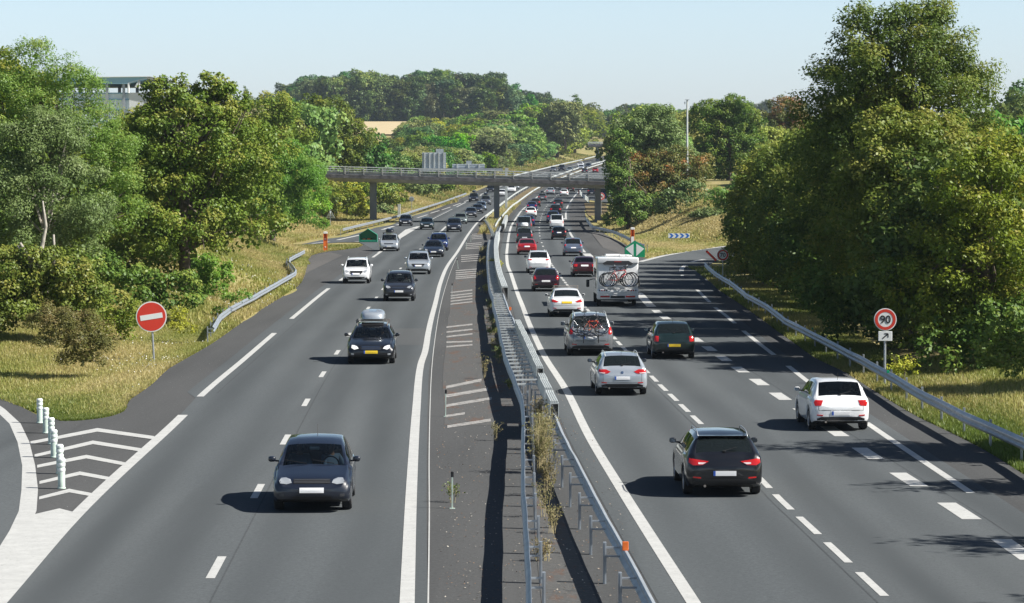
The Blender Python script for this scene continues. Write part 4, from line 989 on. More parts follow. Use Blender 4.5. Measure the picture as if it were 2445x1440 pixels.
# left side, middle distance
G2 = 'trees in the middle distance at left'
plant('oak_tree', 'tree', 'bushy tree with brown patches just right of the big maple top', 280, 650, [(650, 270, 65, 45), (620, 340, 70, 60), (690, 320, 45, 55), (690, 380, 40, 40), (640, 430, 60, 60), (680, 460, 50, 50)], 'maple', 0.224, .8, 22, G2, trunk=.25, cl=.85)
plant('oak_tree', 'tree', 'tall round olive tree behind the left end of the bridge', 412, 790, [(785, 290, 55, 55), (800, 350, 75, 70), (850, 340, 45, 50), (760, 360, 55, 70), (800, 400, 80, 40), (740, 250, 30, 22)], 'lime', 0.288, .9, 23, G2, trunk=.3, cl=.95)
plant('sumac_bush', 'bush', 'smooth mid green thicket tumbling to the left end of the bridge railing', 262, 720, [(690, 375, 40, 35), (720, 420, 50, 40), (670, 450, 50, 50), (745, 455, 34, 34), (660, 410, 40, 50), (705, 490, 42, 30), (670, 500, 45, 34), (700, 520, 40, 18)], 'locust', 0.176, .85, 24, G2, trunk=0, cl=.8, asp=.45)
plant('oak_tree', 'tree', 'leafy dark tree under the bridge left of the pier', 408, 850, [(830, 470, 35, 32), (850, 500, 35, 25), (800, 480, 30, 30), (865, 455, 22, 22)], 'maple', 0.256, .8, 25, G2, trunk=.15, cl=.8)
plant('bush', 'bush', 'bright green sumac bush below the triangular sign back', 330, 780, [(760, 537, 20, 12), (776, 534, 14, 9)], 'locust', .22, .8, 26, None, trunk=0, cl=.4, asp=.5)
for i, (x, y, rx, ry, Yd, mt) in enumerate(((925, 468, 44, 40, 430, 'maple'), (1012, 450, 42, 24, 470, 'farl'), (1060, 440, 40, 22, 520, 'maple'), (900, 440, 45, 35, 440, 'farl'), (915, 505, 30, 14, 425, 'willow'), (980, 440, 50, 28, 490, 'maple'))):
    plant('bush', 'bush', 'bush seen beneath the bridge, ' + ('dense one just right of the left pier', 'pale one above the round sign back', 'farthest one near the outer lane', 'light one hugging the left pier', 'low grey one at the pier foot', 'dark one in the middle')[i], Yd, x, [(x, y, rx*.8, ry*.8), (x-rx*.4, y+ry*.25, rx*.6, ry*.7), (x+rx*.4, y+ry*.2, rx*.6, ry*.7)], mt, .34, .8, 30+i, 'bushes seen beneath the bridge', trunk=0, cl=.8)
for i, (x, lob, Yd, mt, lab) in enumerate(((720, [(705, 475, 45, 40), (745, 490, 40, 34), (690, 515, 40, 26)], 360, 'farl', 'light thicket left of the triangular sign back'), (800, [(790, 470, 36, 34), (820, 490, 34, 30), (775, 500, 30, 22)], 384, 'maple', 'ivy hung dark thicket under the left end of the deck'), (858, [(850, 480, 24, 40), (868, 510, 20, 20)], 398, 'farl', 'light tall thicket just left of the left pier'),
    (740, [(735, 425, 50, 34), (700, 400, 40, 30)], 340, 'locust', 'feathery thicket reaching up to the bridge railing'))):
    plant('bush', 'bush', lab, Yd, x, lob, mt, .26, .8, 330+i, 'thickets at the left end of the bridge', trunk=0, cl=.7)
# right side: tall lime and its neighbours
plant('lime_tree', 'tree', 'tallest tree in the picture, dark lime with spreading tips at right', 131, 2130,
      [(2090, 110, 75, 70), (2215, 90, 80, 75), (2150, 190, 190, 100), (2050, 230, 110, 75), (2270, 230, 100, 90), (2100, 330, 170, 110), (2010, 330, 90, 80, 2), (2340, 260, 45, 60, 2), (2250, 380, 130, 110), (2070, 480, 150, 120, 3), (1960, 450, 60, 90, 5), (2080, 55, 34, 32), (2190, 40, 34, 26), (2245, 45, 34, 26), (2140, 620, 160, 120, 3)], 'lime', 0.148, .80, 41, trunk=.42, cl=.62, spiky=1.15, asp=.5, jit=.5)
plant('maple_tree', 'tree', 'yellowish green maple in front of the tallest tree', 119, 2190,
      [(2130, 360, 110, 75), (2240, 400, 130, 100), (2110, 480, 120, 110), (2280, 520, 120, 120), (2180, 600, 150, 120), (2130, 300, 28, 34), (2060, 430, 60, 50), (2200, 320, 60, 40)], 'yellow', 0.133, .85, 42, trunk=.28, cl=.55, spiky=.6)
plant('maple_tree', 'tree', 'green maple with pale leaf tips standing above the verge at the right edge', 108, 2350,
      [(2350, 470, 110, 120), (2400, 600, 110, 120), (2280, 640, 120, 110), (2330, 760, 110, 80), (2210, 700, 80, 90), (2430, 700, 80, 120), (2400, 420, 60, 80)], 'maple', 0.126, .9, 43, trunk=.28, cl=.55, spiky=.5)
plant('hazel_tree', 'tree', 'golden tipped hazel leaning over the slip road bend', 188, 1830,
      [(1855, 420, 55, 52), (1810, 470, 55, 58), (1845, 520, 85, 78), (1905, 500, 70, 90), (1800, 560, 42, 68), (1860, 620, 90, 70), (1900, 400, 35, 50), (1920, 620, 70, 90)], 'yellow', 0.155, .85, 44, trunk=.22, cl=.7, spiky=.4)
plant('lime_tree', 'tree', 'dark lime filling the gap behind the golden hazel', 160, 1990,
      [(1960, 420, 60, 90), (2000, 560, 100, 110), (1940, 640, 80, 80), (2050, 680, 110, 90), (2000, 330, 55, 60), (1880, 610, 70, 60)], 'lime', 0.141, .9, 45, trunk=.25, cl=.65)
plant('bush', 'bush', 'dark shady undergrowth behind the 90 sign', 122, 2130, [(2090, 760, 120, 75), (2180, 780, 90, 70), (2000, 720, 80, 60), (1950, 690, 60, 50)], 'dark', .14, .85, 46, 'bushes on the right verge', trunk=0, cl=.5)
plant('bush', 'bush', 'low green bush at the right edge below the maple', 98, 2420, [(2430, 860, 60, 60), (2380, 840, 50, 50)], 'maple', .12, .9, 47, 'bushes on the right verge', trunk=0, cl=.4)
plant('bush', 'bush', 'pale leafed shrub beside the 90 sign post behind the guard rail', 103, 2155, [(2150, 870, 18, 22), (2170, 880, 26, 20), (2135, 885, 16, 14)], 'farl', .10, .45, 48, 'bushes on the right verge', trunk=.02, cl=.18, spiky=.9, asp=.6)
plant('bush', 'bush', 'light green seedling in the shade left of the tall tree', 172, 1900, [(1890, 690, 26, 28), (1905, 720, 24, 20)], 'locust', .14, .5, 49, 'bushes on the right verge', trunk=.03, cl=.35, spiky=.8)
plant('bush', 'bush', 'green creeping weeds at the asphalt edge in the lower right', 79, 2440, [(2430, 1108, 36, 12), (2460, 1118, 40, 14)], 'locust', .09, .6, 50, 'bushes on the right verge', trunk=0, cl=.2)
def row_tree(i, X, Y, h, w, label, group, mt='lime', lf=.23, spk=.6):
    rng = np.random.RandomState(600+i); r = empty('lime_tree', (X, Y, terrain(X, Y)), 0, label, 'tree', group)
    L = [((0, 0, h*.28), (w, w*1.05, h*.26)), ((.3, .2, h*.52), (w*.95, w, h*.24)), ((-.2, 0, h*.76), (w*.68, w*.7, h*.20)), ((-w*.4, -.4, h*.40), (w*.7, w*.7, h*.2))]
    Q, T = crown(L, lf, .8, rng, cl=.75, spiky=spk, asp=.55); z_ = Q[:, :, 2].mean(1) > 0; quadmesh('crown', Q[z_], LM[mt], T[z_], r); limbs(.2, h, L, rng).build('trunk', M['bark'], r, smooth=True)
for i, (X, Y, h) in enumerate(((17.6, 112, 8.0), (18.6, 121, 9.5), (18.2, 139.5, 12.0), (18.0, 148.5, 11.4), (18.4, 157.5, 10.8), (18.0, 166.5, 10.2), (17.8, 175.5, 9.4), (18.2, 185, 9.2), (18.8, 194, 9.0), (19.6, 203, 8.8), (20.0, 212, 9.0), (20.4, 221, 8.8), (22.0, 230, 9.6), (25.0, 238, 10.2), (30.5, 243, 10.5), (35, 250, 11))):
    row_tree(i, X, Y, h, 3.75, 'lime in the tight roadside row behind the front trees at right', 'roadside lime row')
for i, (X, Y, h) in enumerate(((-25, 139, 9), (-25.5, 147, 11.5), (-23, 168, 8), (-22, 178, 9.5), (-25, 190, 7.2), (-24.5, 202, 9.5), (-28, 215, 7.8), (-28, 230, 9), (-31, 247, 8), (-33, 264, 8.5), (-34, 282, 8.5), (-35, 300, 8), (-35, 322, 8), (-34, 345, 7.5), (-31, 118, 9), (-37, 131, 10), (-34, 150, 11), (-42, 165, 10), (-38, 185, 10), (-46, 205, 10))):
    row_tree(40+i, X, Y, h, 3.9, 'dense tree standing behind the front row on the left bank', 'rear row of trees on the left bank', 'maple' if i % 3 else 'dark', .20, .4)
rk = random.Random(4)
for i, Y in enumerate(np.arange(106, 226, 5.5)):
    X = xrb(Y)+rk.uniform(1.6, 3.0); x_ = CX+X/Y*F; yb = CY-(-(7.4-terrain(X, Y)))*0; s_ = F/Y; h = rk.uniform(.9, 1.4)
    yc = 412+(7.4-h)*s_
    plant('bush', 'bush', 'low dark bush in the undergrowth strip between the right guard rail and the roadside limes', Y, x_, [(x_, yc, 1.5*s_, 1.1*s_), (x_+1.5*s_, yc-.5*s_, 1.4*s_, 1.5*s_)], ('dark', 'maple', 'lime')[i % 3], .15, .7, 700+i, 'undergrowth along the right guard rail', trunk=0, cl=.42)
# unseen neighbours whose shadows fall across the lanes
for i, (X, Y, h, w) in enumerate(((19.3, 75, 10.6, 3.0), (18.6, 66.5, 9.2, 1.6), (20.6, 55, 10.4, 2.6), (19.2, 47, 9.2, 2.3), (22, 96, 8, 2.6))):
    rng = np.random.RandomState(60+i); r = empty('poplar_tree', (X, Y, terrain(X, Y)), 0, 'verge tree just outside the right edge, known by its spiky shadow on the lanes', 'tree', 'verge trees outside the right edge')
    L = [((0, 0, h*.35), (w, w, h*.25)), ((.2, .1, h*.58), (w*.75, w*.75, h*.22)), ((0, 0, h*.80), (w*.42, w*.42, h*.18)), ((-.6, -.5, h*.5), (w*.8, w*.6, h*.2))]
    Q, T = crown(L, .22, .75, rng, cl=.6, spiky=1.3, asp=.5); quadmesh('crown', Q, LM['lime'], T, r); limbs(.2, h, L, rng).build('trunk', M['bark'], r, smooth=True)
# right side, middle distance and the mound by the bridge
G3 = 'trees right of the bridge'
plant('oak_tree', 'tree', 'big dark oak right of the slim mast', 395, 1740, [(1690, 290, 50, 45), (1760, 290, 60, 50), (1740, 350, 90, 70), (1690, 400, 55, 60), (1800, 370, 55, 60), (1740, 255, 40, 22)], 'dark', 0.240, 1.0, 51, G3, trunk=.35, cl=.95)
plant('oak_tree', 'tree', 'brownish dark tree between the oak and the tallest tree', 420, 1880, [(1880, 270, 45, 40), (1900, 330, 60, 60), (1860, 300, 30, 30)], 'rust', 0.224, .9, 52, G3, trunk=.25, cl=.85)
plant('ash_tree', 'tree', 'grey green round tree left of the slim mast', 370, 1560, [(1560, 310, 70, 55), (1535, 370, 55, 60), (1600, 370, 60, 60), (1520, 330, 45, 45), (1550, 420, 70, 40)], 'willow', 0.256, .9, 53, G3, trunk=.3, cl=1.0)
plant('sumac_tree', 'tree', 'reddish tipped thicket beside the right end of the bridge', 345, 1590, [(1530, 410, 55, 35), (1600, 400, 60, 38), (1660, 400, 40, 38), (1500, 440, 45, 40), (1570, 450, 80, 40), (1640, 450, 50, 40)], 'rust', 0.224, .9, 54, G3, trunk=.2, cl=.9, spiky=.3)
plant('oak_tree', 'tree', 'dark leafy tree hiding the right end of the bridge', 340, 1500, [(1480, 460, 32, 60), (1510, 500, 50, 50), (1470, 400, 26, 36), (1480, 350, 26, 40), (1560, 500, 50, 35), (1480, 520, 28, 28)], 'dark', 0.240, .95, 55, G3, trunk=.22, cl=.8)
plant('bush', 'bush', 'rounded olive bush above the bare mound', 325, 1640, [(1610, 480, 45, 25), (1660, 460, 40, 28), (1590, 500, 40, 18)], 'willow', .25, .8, 56, 'bushes on the mound', trunk=0, cl=.7)
plant('bush', 'bush', 'grey green rounded bush on the mound right of the chevron board', 314, 1700, [(1675, 530, 28, 24), (1710, 535, 32, 26), (1690, 515, 28, 18)], 'willow', .22, .85, 57, 'bushes on the mound', trunk=0, cl=.6)
plant('bush', 'bush', 'mid green bush beneath the dark oak', 318, 1740, [(1720, 470, 30, 28), (1750, 500, 40, 30), (1780, 460, 40, 40), (1790, 520, 40, 50)], 'locust', .25, .85, 58, 'bushes on the mound', trunk=0, cl=.7)
plant('bush', 'bush', 'small bright weed at the foot of the right bank below the bridge', 330, 1485, [(1484, 532, 9, 12)], 'locust', .2, .6, 59, None, trunk=0, cl=.3)
# ---------------------------------------------------------------- far trees: shared crowns, each tree its own copy
protos = {}
def proto(key, mat, lob, leaf, cover, seed, cl, trunk=.3, bark='bark', **kw):
    rng = np.random.RandomState(seed); Q, T = crown(lob, leaf, cover, rng, cl=cl, **kw)
    c = quadmesh('crown', Q, LM[mat], T); t = limbs(trunk, max(a[2]+b[2] for a, b in lob), lob, rng).build('trunk', M[bark], None, smooth=True)
    protos[key] = (c, t, [0])
def blob(rng, h, w, n):
    L = [((0, 0, h*.53), (w*.8, w*.8, h*.38))]
    for k in range(n):
        a = rng.uniform(0, 6.28); q = rng.uniform(.3, .62); L.append(((math.cos(a)*w*q, math.sin(a)*w*q, h*rng.uniform(.32, .80)), (w*rng.uniform(.35, .55), w*rng.uniform(.35, .55), h*rng.uniform(.15, .24))))
    L.append(((0, 0, h*.24), (w*.72, w*.72, h*.22)))
    return L
for i in range(4): proto('hill%d' % i, 'hill', blob(np.random.RandomState(i), 20, 7.8, 10), .60, .8, 70+i, 1.5, .35, 'barkl')
for i in range(4): proto('far%d' % i, 'far', blob(np.random.RandomState(10+i), 13, 5.5, 6), .55, .8, 80+i, 1.25)
for i in range(4): proto('farl%d' % i, 'farl', blob(np.random.RandomState(20+i), 12, 5.5, 6), .50, .8, 90+i, 1.15)
proto('pine', 'dark', [((0, 0, 10), (2.2, 2.2, 3)), ((0, 0, 14), (1.6, 1.6, 3)), ((0, 0, 6), (2.8, 2.8, 3)), ((0, 0, 17), (.8, .8, 2.5))], .5, .8, 99, .9, spiky=.8)
proto('yel', 'yellow', blob(np.random.RandomState(31), 12, 5.5, 6), .5, .8, 98, 1.1)
def place(key, X, Y, s, label, group, z=None, rz=None, rnd=random.Random(9), wide=1):
    c, t, u = protos[key]
    r = empty('pine_tree' if key == 'pine' else 'broadleaf_tree', (X, Y, terrain(X, Y)-.3 if z is None else z), rnd.uniform(0, 6.28) if rz is None else rz, label, 'tree', group)
    sx = s*wide*rnd.uniform(.85, 1.15); r.scale = (sx, sx, s*rnd.uniform(.88, 1.12))
    if u[0]: c, t = c.copy(), t.copy(); COL.objects.link(c); COL.objects.link(t)
    u[0] = 1; c.parent = r; t.parent = r
rnd = random.Random(21)
# wooded hill: crown tops follow the traced outline
outl = [(560, 232), (600, 228), (640, 224), (690, 226), (710, 205), (760, 190), (820, 176), (900, 184), (960, 182), (1030, 168), (1080, 176), (1130, 186), (1190, 200), (1225, 218), (1260, 226), (1310, 236), (1350, 246)]
def topy(x): return float(np.interp(x, [a for a, b in outl], [b for a, b in outl]))
GHh = 'trees of the wooded hill'; LHh = 'tree in the dense dark wood covering the hill on the skyline'
for row, (Yd, dz) in enumerate(((1285, -.06), (1300, .1), (1340, .4), (1400, .7), (1460, 1.0))):
    x = 690 if row < 3 else 700
    while x < 1290:
        hp = 20*F/Yd; ytop = topy(x); ybase0 = 296 if x < 1000 else 300
        yt = ytop+(1-dz)*max(0, (ybase0-hp*.96-ytop)); s = rnd.uniform(.85, 1.35)
        X = px(x, Yd); ztop = CH+ray(CX, yt+rnd.uniform(-9, 9))[1]*Yd
        place('hill%d' % rnd.randint(0, 3), X, Yd, s, LHh, GHh, z=ztop-20*s*.93)
        x += rnd.uniform(22, 32)
# earth of that hill so that the trees stand on it
V = []; Fc = []; xs_ = list(range(660, 1340, 20)); prof_ = ((1285, 0), (1340, .35), (1400, .7), (1460, 1.0), (1560, .9))
for Yd, dz in prof_:
    for x in xs_:
        hp = 20*F/Yd; ytop = topy(x); yt = ytop+(1-dz)*max(0, (298-hp*.96-ytop)); V.append((px(x, Yd), Yd, CH+ray(CX, yt)[1]*Yd-20.5 if Yd < 1500 else CH+ray(CX, yt)[1]*Yd-24))
nx = len(xs_)
for i in range(len(prof_)-1):
    for j in range(nx-1): Fc.append((i*nx+j, i*nx+j+1, (i+1)*nx+j+1, (i+1)*nx+j))
tag(mesh('hill', V, Fc, M['ground'], smooth=True), kind='structure')
# skyline trees left and right of the hill, far ridge
GS = 'distant skyline trees'; LS = 'distant hazy tree on the low skyline'
for x, y in ((500, 250), (530, 244), (560, 238), (585, 220), (610, 240), (635, 222), (655, 220), (680, 226), (705, 232), (1450, 262), (1475, 256), (1500, 252), (1530, 248), (1555, 252), (1585, 258), (1620, 256), (1660, 252), (1700, 250), (1770, 246), (1800, 242), (1830, 240), (1860, 236), (1890, 234), (1915, 238)):
    Yd = 1600 if x < 1600 else 1750; zt = CH+ray(CX, y)[1]*Yd; place('hill%d' % rnd.randint(0, 3), px(x, Yd), Yd, .9, LS, GS, z=zt-18.5)
place('pine', px(587, 1500), 1500, .95, 'pointed distant tree on the skyline left of the wooded hill', None, z=CH+ray(CX, 218)[1]*1500-18)
# middle band behind the bridge: (x, top y, kind, Y)
GMm = 'trees in the valley beyond the bridge'
midl = {'far': 'dark green tree in the valley band beyond the bridge', 'farl': 'light green tree in the valley band beyond the bridge'}
def top_place(key, x, y, Yd, s, label, group):
    hh = {'h': 20, 'f': 13, 'p': 19, 'y': 12}[key[0]]
    if key.startswith('farl'): hh = 12
    zt = CH+ray(CX, y)[1]*Yd; X = px(x, Yd); zg = terrain(X, Yd)
    need = zt-zg
    s2 = need/(hh*.97)
    if Yd > 480: s *= 1.0
    if s2 > s*1.5: place(key, X, Yd, s*1.2, label, group, z=zt-hh*.97*s*1.2)
    else: place(key, X, Yd, max(.35, s2), label, group, wide=1.35 if Yd > 480 and x < 1440 else 1)
rowsM = [(1000, 34, [(966, 292), (990, 285), (1040, 282), (1090, 285), (1130, 276), (1170, 268), (1215, 258), (1260, 262), (1300, 262), (1350, 250), (1380, 240), (1420, 262), (1460, 270)]),
         (900, 32, [(930, 326), (960, 316), (1000, 300), (1050, 300), (1110, 302), (1160, 296), (1210, 290), (1260, 290), (1310, 285), (1360, 282), (1400, 290), (1440, 300)]),
         (790, 28, [(880, 345), (930, 338), (990, 325), (1050, 322), (1110, 325), (1180, 318), (1240, 322), (1290, 330), (1330, 340)]),
         (690, 28, [(860, 362), (920, 352), (980, 350), (1040, 350), (1110, 352), (1180, 356), (1220, 365)]),
         (580, 26, [(850, 372), (910, 372), (970, 374), (1030, 378), (1090, 384), (1130, 392)])]
for Yd, st_, tl in rowsM:
    x = tl[0][0]
    while x <= tl[-1][0]:
        y = float(np.interp(x, [a for a, b in tl], [b for a, b in tl]))+rnd.uniform(-9, 9)
        if Yd > 850 and 880 < x < 966: y = max(y, 330)
        Xr = px(x, Yd)
        if (Xr < xlb(Yd)-5 or Xr > xrb(Yd)+3) and not (x > 1388 and Yd < 1050):
            k_ = 'farl' if rnd.random() < .55 else 'far'
            top_place('%s%d' % (k_, rnd.randint(0, 3)), x, y, Yd+rnd.uniform(-15, 15), 1.0, midl[k_], GMm+(' (light)' if k_ == 'farl' else ' (dark)'))
        x += rnd.uniform(.45, .75)*st_
for k in range(14):
    x = 978+k*10.5; top_place('farl%d' % (k % 4), x, 286+rnd.uniform(-7, 7), 1040+rnd.uniform(-12, 12), 1.0, midl['farl'], GMm+' (light)')
Ye = 560
while Ye < 975:
    X = xlb(Ye)-rnd.uniform(5, 11); k_ = rnd.choice(('farl', 'farl', 'far'))
    place('%s%d' % (k_, rnd.randint(0, 3)), X, Ye, rnd.uniform(.42, .68), 'low bushy tree on the edge of the bank beyond the bridge', 'low trees edging the far bank', wide=1.3); Ye += rnd.uniform(9, 17)
top_place('pine', 1378, 222, 1180, 1.3, 'pointed dark conifer breaking the skyline right of the wooded hill', None)
for x, y, Yd, lab in ((1372, 248, 1060, 'bright yellow green tree below the pointed conifer'), (1345, 262, 1040, 'yellow green tree left of the pointed conifer'), (1130, 286, 940, 'yellow green round tree in the middle of the valley band')): top_place('yel', x, y, Yd, 1.1, lab, None)
for Yd, tl in ((1420, [(1280, 246), (1320, 246), (1350, 252), (1400, 262), (1440, 262), (1480, 262), (1560, 256)]), (1300, [(1270, 262), (1330, 258), (1380, 262), (1420, 272), (1470, 276), (1540, 268)])):
    x = tl[0][0]
    while x < tl[-1][0]:
        y = float(np.interp(x, [a for a, b in tl], [b for a, b in tl]))+rnd.uniform(-8, 6); top_place('far%d' % rnd.randint(0, 3), x, y, Yd, 1.3, 'tree on the rise where the road bends out of sight', 'trees on the rise beyond the far bend'); x += rnd.uniform(22, 34)
# right of the road, beyond the near mound
for x, y, Yd in ((1520, 285, 700), (1525, 268, 640), (1530, 262, 560), (1520, 258, 600), (1545, 262, 520), (1590, 258, 560), (1625, 262, 500), (1660, 262, 470), (1530, 300, 520), (1515, 330, 470), (1800, 262, 450), (1830, 262, 420), (1860, 280, 400), (1700, 258, 520), (1750, 250, 540), (1525, 290, 450), (1610, 290, 420), (1840, 310, 380)):
    k_ = 'farl' if rnd.random() < .6 else 'far'; top_place('%s%d' % (k_, rnd.randint(0, 3)), x, y, Yd, 1.0, ('light' if k_ == 'farl' else 'dark')+' green tree of the belt right of the road behind the mound', 'tree belt right of the road ('+k_+')')
for x, y, Yd in ((2415, 200, 420), (2440, 215, 380), (2395, 250, 330), (2430, 290, 260), (2450, 330, 230), (2390, 330, 240)): top_place('far%d' % rnd.randint(0, 3), x, y, Yd, 1.2, 'bluish dark tree behind the tallest tree at the right edge', 'trees behind the tallest tree')
for x, y, Yd in ((700, 250, 420), (740, 236, 400), (655, 250, 380), (880, 340, 480), (860, 330, 440), (560, 300, 300), (500, 280, 320), (620, 300, 320), (60, 300, 240)): top_place('far%d' % rnd.randint(0, 3), x, y, Yd, 1.0, 'dark tree filling in behind the near left trees', 'trees behind the near left trees')
# ---------------------------------------------------------------- grass, weeds and flowers
def blades(name, region, n, h, mat, seed, label, hvar=.6, wid=.022, per=5, kind='stuff', clumpy=True, test=None):
    rng = np.random.RandomState(seed); P = []
    tries = 0
    while len(P) < n and tries < n*12:
        tries += 1; X, Y = region(rng)
        if test and not test(X, Y): continue
        if clumpy and wob(X*1.7, Y*.6) < rng.uniform(-.6, .05): continue
        P.append((X, Y, terrain(X, Y)))
    P = np.array(P); N = len(P); Q = []; T = []
    tb = rng.uniform(0, .45, N)+.25*np.sin(P[:, 0]*.5+P[:, 1]*.13+1)+.12*np.sin(P[:, 0]*1.7-P[:, 1]*.3)+.42-.35*np.clip((97-P[:, 1])/12, 0, 1)+.22*np.clip((P[:, 1]-240)/40, 0, 1)
    for k in range(per):
        a = rng.uniform(0, 6.28, N); w = wid*rng.uniform(.6, 1.4, N); hh = h*(1+hvar*rng.uniform(-1, 1, N)); off = rng.normal(size=(N, 2))*h*.35
        b = P.copy(); b[:, :2] += off*.5; lean = np.stack([np.cos(a), np.sin(a)], 1)*hh[:, None]*rng.uniform(.1, .6, (N, 1))
        s_ = np.stack([-np.sin(a), np.cos(a)], 1)*w[:, None]
        v0 = b.copy(); v0[:, :2] -= s_; v1 = b.copy(); v1[:, :2] += s_; v2 = b.copy(); v2[:, :2] += lean; v2[:, 2] += hh
        Q.append(np.stack([v0, v1, v2], 1)); T.append(np.clip(tb+rng.normal(size=N)*.12, 0, 1))
    o = quadmesh(name, np.concatenate(Q), LM[mat], np.concatenate(T), nper=3); return tag(o, label, 'grass', kind=kind)
def regL(y0, y1, w):
    def f(rng):
        Y = y0+(y1-y0)*rng.uniform()**.8; return (xlb(Y)-rng.uniform(0, 1)**1.3*w-.03, Y)
    return f
def regX(y0, y1, w):
    def f(rng):
        Y = y0+(y1-y0)*rng.uniform()**.8; return ((XLA(Y) if Y < 232 else xlb(Y))-rng.uniform(0, 1)**1.25*w-.03, Y)
    return f
def regR(y0, y1, w):
    def f(rng):
        Y = y0+(y1-y0)*rng.uniform(); X = XRA(Y)+.05+rng.uniform()*w if Y < 226 else xrb(Y)+rng.uniform()*w; return (X, Y)
    return f
def wedge(X, Y): return not (Y < 97 and X < -13.4-(Y-86)*.38+.2)
blades('grass', regX(88, 135, 15), 62000, .12, 'grass', 1, 'straw and green grass on the left verge around the no entry sign', test=lambda X, Y: X < XLA(Y)-.04 and (Y > 96.5 or -13.35-(Y-86.0)*.40 < X))
blades('grass', lambda rng: ((lambda Y: (-13.35-(Y-86.0)*.38+rng.uniform()*((XLA(Y))-(-13.35-(Y-86.0)*.38)), Y))(rng.uniform(86.2, 96))), 12000, .08, 'grassg', 2, 'short green grass on the tip of the left gore', clumpy=False, wid=.02)
blades('grass', regX(135, 260, 16), 52000, .20, 'grass', 3, 'dry grass on the left bank behind the guard rail', wid=.05)
blades('grass', regL(260, 520, 14), 40000, .30, 'grass', 4, 'dry grass on the bank beneath and beyond the bridge', wid=.10)
blades('grass', regL(520, 1050, 22), 12000, .6, 'grassg', 5, 'pale grass on the far bank', wid=.25)
blades('grass', lambda rng: (lambda Y: (XLA(Y)-.05-rng.uniform()*7, Y))(rng.uniform(232, 289)), 9000, .13, 'grassg', 12, 'short grass island around the orange emergency phone', wid=.05, clumpy=False, test=lambda X, Y: X < -14.6)
blades('grass', regR(66, 130, 3.2), 30000, .12, 'grassg', 6, 'green and yellow verge grass along the right guard rail')
blades('grass', lambda rng: (rng.uniform(14.8, 24), rng.uniform(72, 112)), 30000, .14, 'grass', 7, 'sunlit dry grass behind the right guard rail')
blades('grass', regR(130, 226, 3.5), 14000, .16, 'grassg', 8, 'shaded verge grass under the trees at right', wid=.03)
blades('grass', lambda rng: (rng.uniform(11.5, 26), rng.uniform(250, 330)), 20000, .16, 'grass', 9, 'dry grass around the chevron board', wid=.07, test=lambda X, Y: Y > 247+ (X-11)*3.9 if X < 24 else Y > 298)
blades('grass', regR(330, 420, 14), 20000, .25, 'grass', 10, 'dry grass on the mound by the bridge', wid=.09)
blades('grass', lambda rng: ((lambda Y: (LR(Y)+1.3+rng.uniform()*2.0, Y))(rng.uniform(335, 520))), 3000, .5, 'grass', 11, 'tufts growing in the median around the bridge pier', wid=.07)
def dots(name, region, n, h, sz, seed, label, test=None):
    rng = np.random.RandomState(seed); P = []
    while len(P) < n:
        X, Y = region(rng)
        if wob(X*2.1+3, Y*1.9) < 0.02 or (test and not test(X, Y)): continue
        P.append((X, Y, terrain(X, Y)+h*rng.uniform(.7, 1.2)))
    P = np.array(P); return tag(quadmesh(name, leaf_quads(P, unit(rng.normal(size=(n, 3))*.4+np.array([0, -.6, .8])), sz, .9, rng), LM['flower'], rng.uniform(0, .7, n)), label, 'flowers', kind='stuff')
dots('flowers', regX(98, 125, 14), 260, .16, .045, 3, 'small white flowers in the left verge')
dots('flowers', regX(140, 228, 13), 380, .24, .065, 4, 'white flower heads on the left bank by the guard rail')
# weeds of the median
def weed(x, y, h, w, n, label, seed, mat='dry', green=0.0, group='weeds in the median'):
    X, Y = G(x, y); rng = np.random.RandomState(seed); r = empty('weed', (X, Y, zr(Y)), 0, label, 'weed', group)
    m = MB(); tips = []
    for k in range(n):
        a = rng.uniform(0, 6.28); b = Vector((rng.normal()*w*.5, rng.normal()*w*.9, 0)); hh = h*rng.uniform(.55, 1.1); e = b+Vector((math.cos(a)*hh*.16, math.sin(a)*hh*.16, hh)); mid = b.lerp(e, .5)+Vector((rng.normal()*.02, rng.normal()*.02, 0))
        m.tube([b, mid, e], [.006, .005, .003], 3)
        for j in range(4):
            t = rng.uniform(.4, .95); p = b.lerp(e, t); q = p+Vector((rng.normal()*.09, rng.normal()*.09, rng.uniform(.05, .16)))*(.5+h*.5); m.tube([p, q], [.004, .002], 3); tips.append(q)
        tips += [e, mid]
    m.build('stems', M['drystem'], r)
    C = np.array([tuple(t) for t in tips]); C = np.repeat(C, 5, 0)+rng.normal(size=(len(C)*5, 3))*.035
    quadmesh('foliage', leaf_quads(C, unit(rng.normal(size=(len(C), 3))), .05, .5, rng), LM[mat], np.clip(rng.uniform(0, .7, len(C))+green, 0, 1), r)
M['drystem'] = pmat('dry_stem', (.30, .25, .13), .9)
for i, (x, y, h, w, n, lab) in enumerate(((1292, 1130, 1.35, .16, 46, 'tall pale dry weeds between the median rails, thickest clump'), (1300, 1075, 1.1, .14, 30, 'dry weeds behind the thickest clump in the median'), (1310, 1185, 1.0, .12, 18, 'thin dry weeds in front of the thickest clump'), (1285, 1030, .9, .14, 20, 'dry weeds beside the ribbed beam blocks'),
                                          (1315, 1275, .5, .10, 8, 'short dry weeds with fallen leaves in the median'), (1298, 1340, .4, .12, 9, 'low dry weeds nearest the lower edge of the picture'), (1302, 1235, .85, .08, 7, 'single branching dry weed in the median'))):
    weed(x, y, h, w, n, lab, 200+i)
